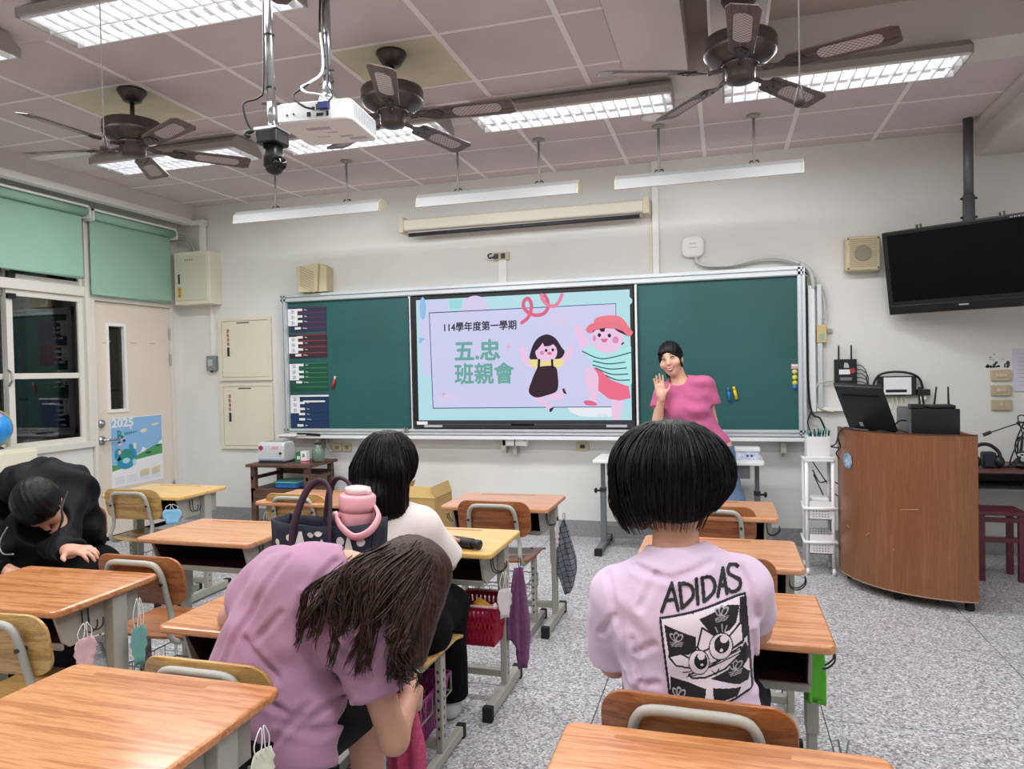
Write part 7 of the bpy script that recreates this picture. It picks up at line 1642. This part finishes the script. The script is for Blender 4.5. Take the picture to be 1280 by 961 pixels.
def p2_shoes(P): return smax(np.minimum(shoe(P, (-1.10, 2.75, .095), (-1.115, 2.87, .04)), shoe(P, (-1.22, 2.72, .095), (-1.23, 2.85, .04))), below(P, (0, 0, -1), (0, 0, .002)), .004)
sdf_obj('shoes', p2_shoes, (-1.30, 2.64, -.01), (-.98, 2.93, .15), .006, mat('shoe_white', '#d0d0d0'), p2)
def p2_hair(P):
    d = s_ell(P, (-1.19, 2.425, 1.098), (.106, .118, .112)); d = smin(d, s_box(P, (-1.192, 2.36, 1.0), (.106, .05, .11), .045), .04)
    d = smin(d, s_cone(P, (-1.215, 2.335, .96), (-1.17, 2.315, .852), .075, .018), .04); d = smin(d, s_cone(P, (-1.255, 2.345, .96), (-1.25, 2.33, .88), .05, .03), .04)
    d = smax(d, -s_ell(P, nz(HC2) + [0, .12, -.05], (.06, .09, .13)), .02); th = np.arctan2(P[..., 0] + 1.19, -(P[..., 1] - 2.43)); return d + .0014 * np.sin(th * 60 + P[..., 2] * 8) + .0009 * np.sin(th * 123) + wob(P * [1, 1, .3], 40, .0015, 21)
sdf_obj('hair', p2_hair, (-1.34, 2.22, .80), (-1.04, 2.60, 1.24), .0045, H_DARK, p2, 1)

locks(p2_hair, (-1.19, 2.43), 1.205, lambda th: .90 if abs(th) < .6 else .93, 170, 8, H_DARK, p2)
# ---- woman in the mauve shirt bending down to her right
p3 = person('woman with long brown hair in a mauve T-shirt bending down sideways', (-1.2, 1.68, 0))
SHR3 = (-.905, 1.665, .765); SHL3 = (-1.235, 1.80, .835); NK3 = (-.985, 1.745, .895); HC3 = (-.835, 1.80, .845); HR3 = axes((.80, .12, -.28), (.25, -.55, .75)); ELR = (-.85, 1.73, .455); WRR = (-.875, 1.90, .50)
HR3 = np.stack([np.cross([.35, .55, -.75], [.80, .12, .45]), [.35, .55, -.75], [.80, .12, .45]], 1); HR3[:, 1] /= np.linalg.norm(HR3[:, 1]); HR3[:, 2] -= HR3[:, 1] * HR3[:, 2].dot(HR3[:, 1]); HR3[:, 2] /= np.linalg.norm(HR3[:, 2]); HR3[:, 0] = np.cross(HR3[:, 1], HR3[:, 2])
def p3_body(P):
    d = head_sdf(P, HC3, HR3, .98); d = smin(d, s_cone(P, NK3, (-.90, 1.78, .865), .05, .048), .03)
    t = union(.06, s_ell(P, (-1.09, 1.70, .78), (.15, .11, .15)), s_ell(P, (-1.17, 1.67, .62), (.145, .11, .14)), s_ell(P, (-1.18, 1.66, .50), (.17, .13, .09)), s_cone(P, SHL3, SHR3, .05, .05)); d = smin(d, t, .05)
    d = smin(d, arm(P, SHR3, ELR, WRR, 1.0), .02); d = smin(d, hand_sdf(P, WRR, (-.05, .8, -.55), (-.9, .1, -.2), .92, .55, 1), .015)
    d = smin(d, arm(P, SHL3, (-1.395, 1.80, .715), (-1.33, 2.02, .735), .95), .02); d = smin(d, hand_sdf(P, (-1.33, 2.02, .735), (.4, .9, -.1), (0, 0, -1), .9, .3, 1), .015)
    d = smin(d, leg(P, (-1.10, 1.68, .485), (-1.025, 1.93, .46), (-1.03, 1.90, .10), 1.0), .04); d = smin(d, leg(P, (-1.26, 1.68, .485), (-1.30, 2.02, .49), (-1.30, 2.02, .10), 1.0), .04)
    for x, y in ((-1.03, 1.90), (-1.30, 2.02)): d = smin(d, s_cone(P, (x, y, .06), (x + .01, y + .12, .035), .035, .026), .03)
    return d
sdf_obj('body', p3_body, (-1.50, 1.48, 0), (-.66, 2.22, 1.02), .0064, SKIN2, p3)
def p3_shirt(P):
    t = union(.07, s_ell(P, (-1.085, 1.69, .80), (.165, .125, .155)), s_ell(P, (-1.165, 1.665, .65), (.175, .135, .16)), s_ell(P, (-1.17, 1.675, .53), (.185, .145, .13)), s_cone(P, SHL3, SHR3, .066, .068), s_cone(P, (-1.005, 1.73, .885), (-1.08, 1.70, .86), .062, .08))
    hem = s_cone(P, (-1.10, 1.64, .56), (-1.05, 1.60, .41), .105, .095); t = smin(t, hem, .06)
    sr = smax(s_cone(P, SHR3, (-.85, 1.715, .555), .080, .083), below(P, (.10, .10, -1), (-.86, 1.70, .615)), .006)
    sl = smax(s_cone(P, SHL3, (-1.375, 1.80, .73), .080, .082), below(P, (-1, 0, -.65), (-1.335, 1.80, .755)), .006)
    d = smin(smin(t, sl, .09), sr, .035)
    ax = P @ nz((.70, .2, -.68)); cr = P @ nz((.62, .25, .74))
    d = d + .0050 * np.sin(cr * 40 + 5 * np.sin(ax * 7) + 1.0) * np.clip((P[..., 2] - .42) / .15, 0, 1) * np.clip((.88 - P[..., 2]) / .14, 0, 1) + wob(P, 20, .006, 31) + wob(P, 50, .0035, 33) + creases(P, C3, .009, .0065, 1.72)
    d = smax(d, -s_cone(P, (-.985, 1.745, .895), (-.86, 1.80, .92), .058, .08), .006); return smax(d, below(P, (.15, -.35, -1), (-1.1, 1.56, .425)), .012)
M_MAU = fabric('shirt_mauve', '#a57c93'); sdf_obj('shirt', p3_shirt, (-1.50, 1.42, .34), (-.70, 1.98, 1.02), .0062, M_MAU, p3)
def p3_shorts(P):
    d = union(.05, s_ell(P, (-1.17, 1.66, .49), (.195, .15, .10)), s_cone(P, (-1.08, 1.68, .485), (-1.035, 1.86, .475), .115, .09), s_cone(P, (-1.26, 1.68, .485), (-1.29, 1.90, .485), .105, .085)); return smax(d, below(P, (.1, 1, -.1), (-1.03, 1.86, .47)), .01) + wob(P, 40, .003, 37)
sdf_obj('shorts', p3_shorts, (-1.42, 1.48, .34), (-.88, 1.95, .64), .008, mat('denim_dark', '#13151a', rough=.85, var=.35, scale=120, spec=.15), p3)
def p3_shoes(P): return smax(np.minimum(shoe(P, (-1.03, 1.90, .095), (-1.02, 2.03, .04)), shoe(P, (-1.30, 2.02, .095), (-1.29, 2.15, .04))), below(P, (0, 0, -1), (0, 0, .002)), .004)
sdf_obj('shoes', p3_shoes, (-1.38, 1.82, -.01), (-.94, 2.22, .15), .008, mat('shoe_black', '#1c1c20', rough=.6), p3)
def p3_hair(P):
    d = s_ell(P, nz(HC3) + HR3 @ nz((0, -.02, .028)), (.098, .112, .112), HR3)
    d = smin(d, s_cone(P, nz(HC3) + [-.03, -.05, .0], (-.885, 1.665, .72), .085, .055), .05); d = smin(d, s_cone(P, (-.80, 1.76, .80), (-.785, 1.72, .69), .075, .04), .04)
    d = smax(d, -s_ell(P, nz(HC3) + HR3 @ nz((0, .12, -.04)), (.06, .09, .10), HR3), .02)
    ang = (P @ nz((.75, .1, .65))); return d + .0010 * np.sin(ang * 420 + 6 * np.sin(P @ nz((9, 3, 11)))) + wob(P, 34, .003, 41)
sdf_obj('hair', p3_hair, (-1.02, 1.56, .60), (-.66, 1.98, 1.02), .0048, H_BROWN, p3, 1)
rs = np.random.RandomState(5)
lk = MB(); edge = spline([(-.775, 1.70, .80), (-.742, 1.735, .87), (-.742, 1.755, .93), (-.775, 1.765, .965), (-.83, 1.765, .972), (-.90, 1.755, .945), (-.95, 1.735, .925)], 10)
clumps = []
for k in range(70):
    a = (k + rs.rand()) / 70
    if a < .40:  e = nz((-.765 - .14 * a + rs.uniform(-.03, .03), 1.655 + rs.uniform(-.03, .03), .68 + rs.uniform(-.05, .05)))
    elif a < .72: e = nz((-.895 + rs.uniform(-.07, .06), 1.60 + rs.uniform(-.02, .02), .70 + rs.uniform(-.03, .07)))
    else:        e = nz((-.95 + rs.uniform(-.06, .06) - .07 * (rs.rand() < .15), 1.575 + rs.uniform(-.015, .015), .80 + rs.uniform(-.06, .05)))
    clumps.append((a, e, .052 + .03 * rs.rand(), rs.normal(size=3) * .010, rs.normal(size=3) * .014))
for k in range(770):
    a, e, w_, n1, n2 = clumps[k % 70]; a = min(.999, max(0, a + rs.normal() * .03)); st = nz(edge[int(a * (len(edge) - 1))]) + rs.normal(size=3) * .006 + nz((0, -.035, -.02)) * rs.rand()
    mid = st * .6 + e * .4 + nz((-.01, -w_, .025 if a > .4 else 0)) + n1 + rs.normal(size=3) * .005; m2 = st * .22 + e * .78 + nz((0, -.034, .004)) + n2 + rs.normal(size=3) * .004
    e2 = e + rs.normal(size=3) * .006; r0 = rs.uniform(.0012, .0034); pts = spline([tuple(st), tuple(mid), tuple(m2), tuple(e2)], 5); n_ = len(pts)
    lk.tube(pts, [r0 * (1 - .75 * (i / (n_ - 1)) ** 2) for i in range(n_)], 4, flat=.6, caps=False)
tag(lk.build('hair_locks', H_BROWN, p3, smooth=True), kind='stuff')

# ---- person in black bending forward at the left
p4 = person('person in a black hooded jacket bending forward over a chair', (-3.08, 2.85, 0))
HC4 = (-2.87, 2.45, .875); F4 = nz((.22, -.08, -.97)); F4 = F4 / np.linalg.norm(F4); U4 = nz((.35, -.90, .10)); U4 = U4 - F4 * U4.dot(F4); U4 /= np.linalg.norm(U4); HR4 = np.stack([np.cross(F4, U4), F4, U4], 1)
def p4_body(P):
    d = head_sdf(P, HC4, HR4, 1.0); d = smin(d, s_cone(P, (-2.92, 2.52, .91), (-3.03, 2.63, .90), .052, .058), .03)
    t = union(.06, s_ell(P, (-3.13, 2.72, .84), (.17, .15, .13)), s_ell(P, (-3.15, 2.83, .66), (.15, .13, .15)), s_ell(P, (-3.10, 2.88, .50), (.17, .14, .09)), s_cone(P, (-3.26, 2.60, .86), (-2.95, 2.70, .88), .055, .055)); d = smin(d, t, .05)
    d = smin(d, arm(P, (-2.94, 2.69, .87), (-2.78, 2.46, .70), (-2.545, 2.30, .725), 1.05), .02); d = smin(d, hand_sdf(P, (-2.545, 2.30, .73), (.98, -.12, .10), (.1, .1, -1), 1.0, .42, -1), .015)
    d = smin(d, arm(P, (-3.22, 2.58, .85), (-3.10, 2.36, .67), (-2.86, 2.30, .62), 1.05), .02); d = smin(d, hand_sdf(P, (-2.86, 2.30, .62), (.9, .1, -.2), (0, 0, -1), 1.0, .4, 1), .015)
    d = smin(d, leg(P, (-3.18, 2.85, .485), (-3.10, 2.50, .48), (-3.12, 2.48, .10)), .04); d = smin(d, leg(P, (-3.02, 2.87, .485), (-2.86, 2.55, .48), (-2.86, 2.55, .10)), .04)
    for x, y in ((-3.12, 2.48), (-2.86, 2.55)): d = smin(d, s_cone(P, (x, y, .06), (x + .04, y - .11, .035), .036, .026), .03)
    return d
sdf_obj('body', p4_body, (-3.40, 2.10, 0), (-2.28, 3.08, 1.08), .0072, SKIN2, p4)
def p4_jacket(P):
    t = union(.08, s_ell(P, (-3.11, 2.71, .885), (.205, .19, .165)), s_ell(P, (-3.16, 2.83, .66), (.19, .17, .20)), s_cone(P, (-3.28, 2.58, .86), (-2.96, 2.70, .89), .08, .08), s_ell(P, (-3.08, 2.57, .93), (.14, .11, .085)))
    a1 = union(.03, s_cone(P, (-2.95, 2.69, .87), (-2.78, 2.46, .71), .080, .070), s_cone(P, (-2.78, 2.46, .71), (-2.56, 2.31, .722), .068, .048)); a1 = smax(a1, below(P, (.95, -.3, .1), (-2.57, 2.305, .725)), .006)
    a2 = union(.03, s_cone(P, (-3.22, 2.58, .86), (-3.10, 2.36, .67), .085, .075), s_cone(P, (-3.10, 2.36, .67), (-2.87, 2.30, .62), .072, .05)); a2 = smax(a2, below(P, (.95, -.1, 0), (-2.88, 2.30, .62)), .006)
    fr = s_ell(P, (-3.02, 2.46, .72), (.15, .09, .12))
    d = union(.04, t, a1, a2); d = smin(d, fr, .05) + wob(P, 18, .010, 51) + wob(P, 42, .008, 53) + .006 * np.sin((P @ nz((.6, .5, .6))) * 60 + 4 * np.sin(P[..., 0] * 14)); d = smax(d, -s_ell(P, nz(HC4) + F4 * .05, (.105, .105, .12)), .02); return smax(d, below(P, (0, 0, -1), (0, 0, .46)), .02)
M_JKT = fabric('jacket_black', '#0a0a10', .6, 0); sdf_obj('jacket', p4_jacket, (-3.46, 2.14, .40), (-2.40, 3.10, 1.12), .0075, M_JKT, p4)
def p4_pants(P): return union(.05, s_ell(P, (-3.10, 2.87, .49), (.19, .155, .10)), s_cone(P, (-3.18, 2.85, .485), (-3.10, 2.50, .48), .105, .08), s_cone(P, (-3.02, 2.87, .485), (-2.86, 2.55, .48), .105, .08), s_cone(P, (-3.10, 2.50, .47), (-3.12, 2.48, .12), .078, .06), s_cone(P, (-2.86, 2.55, .47), (-2.86, 2.55, .12), .078, .06))
sdf_obj('trousers', p4_pants, (-3.40, 2.36, .05), (-2.72, 3.08, .64), .010, fabric('trousers_black', '#08080c', .85, 0), p4)
def p4_shoes(P): return smax(np.minimum(shoe(P, (-3.12, 2.48, .095), (-3.08, 2.36, .04)), shoe(P, (-2.86, 2.55, .095), (-2.82, 2.43, .04))), below(P, (0, 0, -1), (0, 0, .002)), .004)
sdf_obj('shoes', p4_shoes, (-3.22, 2.28, -.01), (-2.72, 2.66, .15), .009, mat('shoe_black', '#1c1c20'), p4)
def p4_hair(P):
    d = s_ell(P, nz(HC4) + HR4 @ nz((0, -.018, .026)), (.090, .108, .110), HR4); d = smax(d, -s_ell(P, nz(HC4) + HR4 @ nz((0, .13, -.05)), (.075, .09, .115), HR4), .02); a = P @ (HR4 @ nz((1, .3, 0))); return d + .0016 * np.sin(a * 300) + wob(P, 30, .002, 61)
sdf_obj('hair', p4_hair, (-3.06, 2.26, .70), (-2.70, 2.66, 1.06), .0052, H_BLACK, p4, 1)
def hp(x, y, z): return tuple(nz(HC4) + HR4 @ nz((x, y, z)))
MB().tube(spline([hp(-.082, .0, .02), hp(-.078, .05, -.03), hp(-.05, .10, -.06), hp(0, .125, -.05)], 6), .0022, 5).build('mask_strap', mat('strap_white', '#c9c4c6', rough=.7), p4)
MB().tube(spline([(-2.765, 2.50, .93), (-2.745, 2.45, .87), (-2.735, 2.44, .82), (-2.75, 2.43, .77)], 6), .0045, 6).ball((-2.752, 2.43, .765), (.009, .009, .013)).build('drawstring', M_BLACK, p4, smooth=True)
MB().tube(spline([(-2.93, 2.35, .80), (-2.94, 2.32, .74), (-2.90, 2.30, .70), (-2.84, 2.30, .70)], 6), .0035, 6).build('zip_trim', mat('zip_grey', '#8b8b90', rough=.4, metal=.6), p4, smooth=True)

# ---- teacher at the board
p5 = person('smiling teacher in a pink T-shirt waving in front of the blackboard', (-.1, 5.33, 0))
U5 = nz((-.24, -.02, 1)); F5 = nz((-.16, -1, -.02)); F5 = F5 / np.linalg.norm(F5); U5 = U5 - F5 * U5.dot(F5); U5 /= np.linalg.norm(U5); HR5 = np.stack([np.cross(F5, U5), F5, U5], 1); HC5 = (-.365, 5.32, 1.475)
HIPX = -.115; WR5 = (-.425, 5.215, 1.215); HD5 = (-.18, .06, 1.0)
def p5_body(P):
    d = head_sdf(P, HC5, HR5, 1.0); d = smin(d, s_cone(P, (-.335, 5.335, 1.41), (-.295, 5.345, 1.28), .05, .055), .03)
    t = union(.05, s_ell(P, (-.265, 5.345, 1.15), (.155, .105, .16)), s_ell(P, (-.20, 5.34, .98), (.135, .10, .14)), s_ell(P, (HIPX - .02, 5.345, .86), (.165, .12, .11)), s_cone(P, (-.425, 5.33, 1.225), (-.135, 5.34, 1.285), .048, .048)); d = smin(d, t, .05)
    d = smin(d, arm(P, (-.435, 5.32, 1.215), (-.462, 5.27, 1.035), WR5, .9), .02); d = smin(d, hand_sdf(P, WR5, HD5, (.25, -1, 0), .94, .10, 1, .55, .004), .012)
    d = smin(d, arm(P, (-.125, 5.34, 1.275), (-.085, 5.36, 1.02), (-.11, 5.24, .86), .92), .02); d = smin(d, hand_sdf(P, (-.11, 5.24, .86), (-.3, -.3, -.9), (-.8, .2, 0), .9, .35, -1), .012)
    d = smin(d, leg(P, (-.19, 5.345, .82), (-.10, 5.33, .45), (-.06, 5.36, .09)), .04); d = smin(d, leg(P, (-.03, 5.345, .82), (.055, 5.33, .45), (.09, 5.36, .09)), .04)
    for x in (-.06, .09): d = smin(d, s_cone(P, (x, 5.36, .06), (x, 5.24, .035), .036, .026), .03)
    return d
sdf_obj('body', p5_body, (-.58, 5.12, 0), (.20, 5.52, 1.62), .0055, mat('skin_face', '#d8a78e', rough=.5, var=.03, scale=12), p5)
def p5_shirt(P):
    t = union(.06, s_ell(P, (-.265, 5.345, 1.15), (.172, .122, .17)), s_ell(P, (-.20, 5.34, .97), (.155, .12, .16)), s_ell(P, (-.14, 5.345, .87), (.182, .136, .12)), s_cone(P, (-.42, 5.33, 1.23), (-.14, 5.34, 1.285), .062, .062), s_cone(P, (-.30, 5.345, 1.285), (-.18, 5.34, 1.30), .058, .05), s_cone(P, (-.30, 5.345, 1.28), (-.40, 5.335, 1.245), .058, .05), s_ell(P, (-.30, 5.26, 1.10), (.06, .055, .06)), s_ell(P, (-.185, 5.265, 1.11), (.06, .055, .06)))
    sr = smax(s_cone(P, (-.13, 5.34, 1.28), (-.085, 5.355, 1.12), .072, .072), below(P, (.25, 0, -1), (-.09, 5.35, 1.145)), .006); sl = smax(s_cone(P, (-.432, 5.32, 1.22), (-.462, 5.285, 1.10), .066, .064), below(P, (-.2, -.3, -1), (-.455, 5.29, 1.125)), .006)
    d = union(.03, t, sr, sl); f = .006 * np.sin((P @ nz((.5, 0, .86))) * 70 + 2 * np.sin(P[..., 0] * 20)) * np.exp(-((P[..., 0] + .17) / .09) ** 2); d = d + wob(P, 26, .004, 71) + f; d = smax(d, -s_cone(P, (-.302, 5.325, 1.285), (-.34, 5.28, 1.45), .062, .085), .006); return smax(d, below(P, (.1, 0, -1), (-.13, 5.34, .80)), .008)
sdf_obj('shirt', p5_shirt, (-.56, 5.16, .76), (.08, 5.52, 1.40), .0056, fabric('shirt_pink', '#bd6088'), p5)
def p5_jeans(P): return smax(union(.05, s_ell(P, (HIPX - .02, 5.345, .83), (.172, .128, .10)), s_cone(P, (-.19, 5.345, .80), (-.10, 5.33, .45), .095, .072), s_cone(P, (-.03, 5.345, .80), (.055, 5.33, .45), .095, .072), s_cone(P, (-.10, 5.33, .45), (-.06, 5.36, .10), .072, .06), s_cone(P, (.055, 5.33, .45), (.09, 5.36, .10), .072, .06)) + wob(P, 34, .003, 77), below(P, (0, 0, -1), (0, 0, .075)), .008)
sdf_obj('jeans', p5_jeans, (-.36, 5.14, .04), (.22, 5.52, .96), .009, mat('jeans_blue', '#5d7391', rough=.85, var=.12, scale=40), p5)
def p5_shoes(P): return smax(np.minimum(shoe(P, (-.06, 5.36, .095), (-.06, 5.22, .04)), shoe(P, (.09, 5.36, .095), (.10, 5.22, .04))), below(P, (0, 0, -1), (0, 0, .002)), .004)
sdf_obj('shoes', p5_shoes, (-.14, 5.14, -.01), (.18, 5.44, .15), .009, mat('shoe_white', '#d0d0d0'), p5)
def fp(x, y, z): return tuple(nz(HC5) + HR5 @ nz((x, y, z)))
def p5_hair(P):
    q = (P - nz(HC5)) @ HR5
    d = s_ell(q, (0, -.016, .030), (.088, .106, .104)); d = smax(d, -s_ell(q, (.006, .12, -.048), (.066, .085, .105)), .012); d = smax(d, below(q, (0, .3, -1), (0, 0, -.035)), .02)
    d = smin(d, s_cone(q, (-.02, -.085, -.02), (.045, -.11, -.10), .032, .030), .02); d = smin(d, s_cone(q, (.045, -.11, -.10), (-.055, -.03, -.17), .034, .020), .03); d = smin(d, s_cone(q, (-.066, .035, -.005), (-.073, .025, -.07), .010, .007), .015); d = smin(d, s_cone(q, (.05, .075, .06), (.072, .045, .0), .014, .008), .015)
    return d + .0014 * np.sin(q[..., 0] * 260 + q[..., 2] * 40) + wob(P, 40, .0015, 81)
sdf_obj('hair', p5_hair, (-.56, 5.18, 1.22), (-.20, 5.50, 1.62), .0045, H_BLACK, p5, 1)
M_LASH = mat('lash', '#1a1214', rough=.6); M_LIP = mat('lip', '#a8454a', rough=.45); M_TEETH = mat('teeth', '#efe6df', rough=.3); M_BROW = mat('brow', '#2a1d1b', rough=.8)
for sx in (-1, 1):
    MB().tube(spline([fp(sx * .020, .094, .005), fp(sx * .033, .093, .011), fp(sx * .047, .084, .005)], 5), .0040, 6).build('eye', M_LASH, p5, smooth=True)
    MB().tube(spline([fp(sx * .018, .097, .026), fp(sx * .034, .094, .032), fp(sx * .052, .080, .027)], 5), [.0022] * 11, 6).build('eyebrow', M_BROW, p5, smooth=True)
    MB().ball(fp(sx * .0065, .110, -.041), .0026, 8, 6).build('nostril', mat('nostril', '#7a4a3e', rough=.7), p5)
sm = [fp(-.030, .086, -.056), fp(-.016, .098, -.063), fp(0, .102, -.066), fp(.016, .098, -.063), fp(.030, .086, -.056)]
MB().tube(spline(sm, 5), .0040, 6).build('upper_lip', M_LIP, p5, smooth=True)
MB().tube(spline([fp(-.026, .089, -.060), fp(-.013, .098, -.070), fp(0, .1015, -.0735), fp(.013, .098, -.070), fp(.026, .089, -.060)], 5), .0040, 6).build('teeth', M_TEETH, p5, smooth=True)
MB().tube(spline([fp(-.029, .086, -.059), fp(-.014, .096, -.0765), fp(0, .0995, -.081), fp(.014, .096, -.0765), fp(.029, .086, -.059)], 5), .0036, 6).build('lower_lip', M_LIP, p5, smooth=True)
bpy.context.view_layer.update()
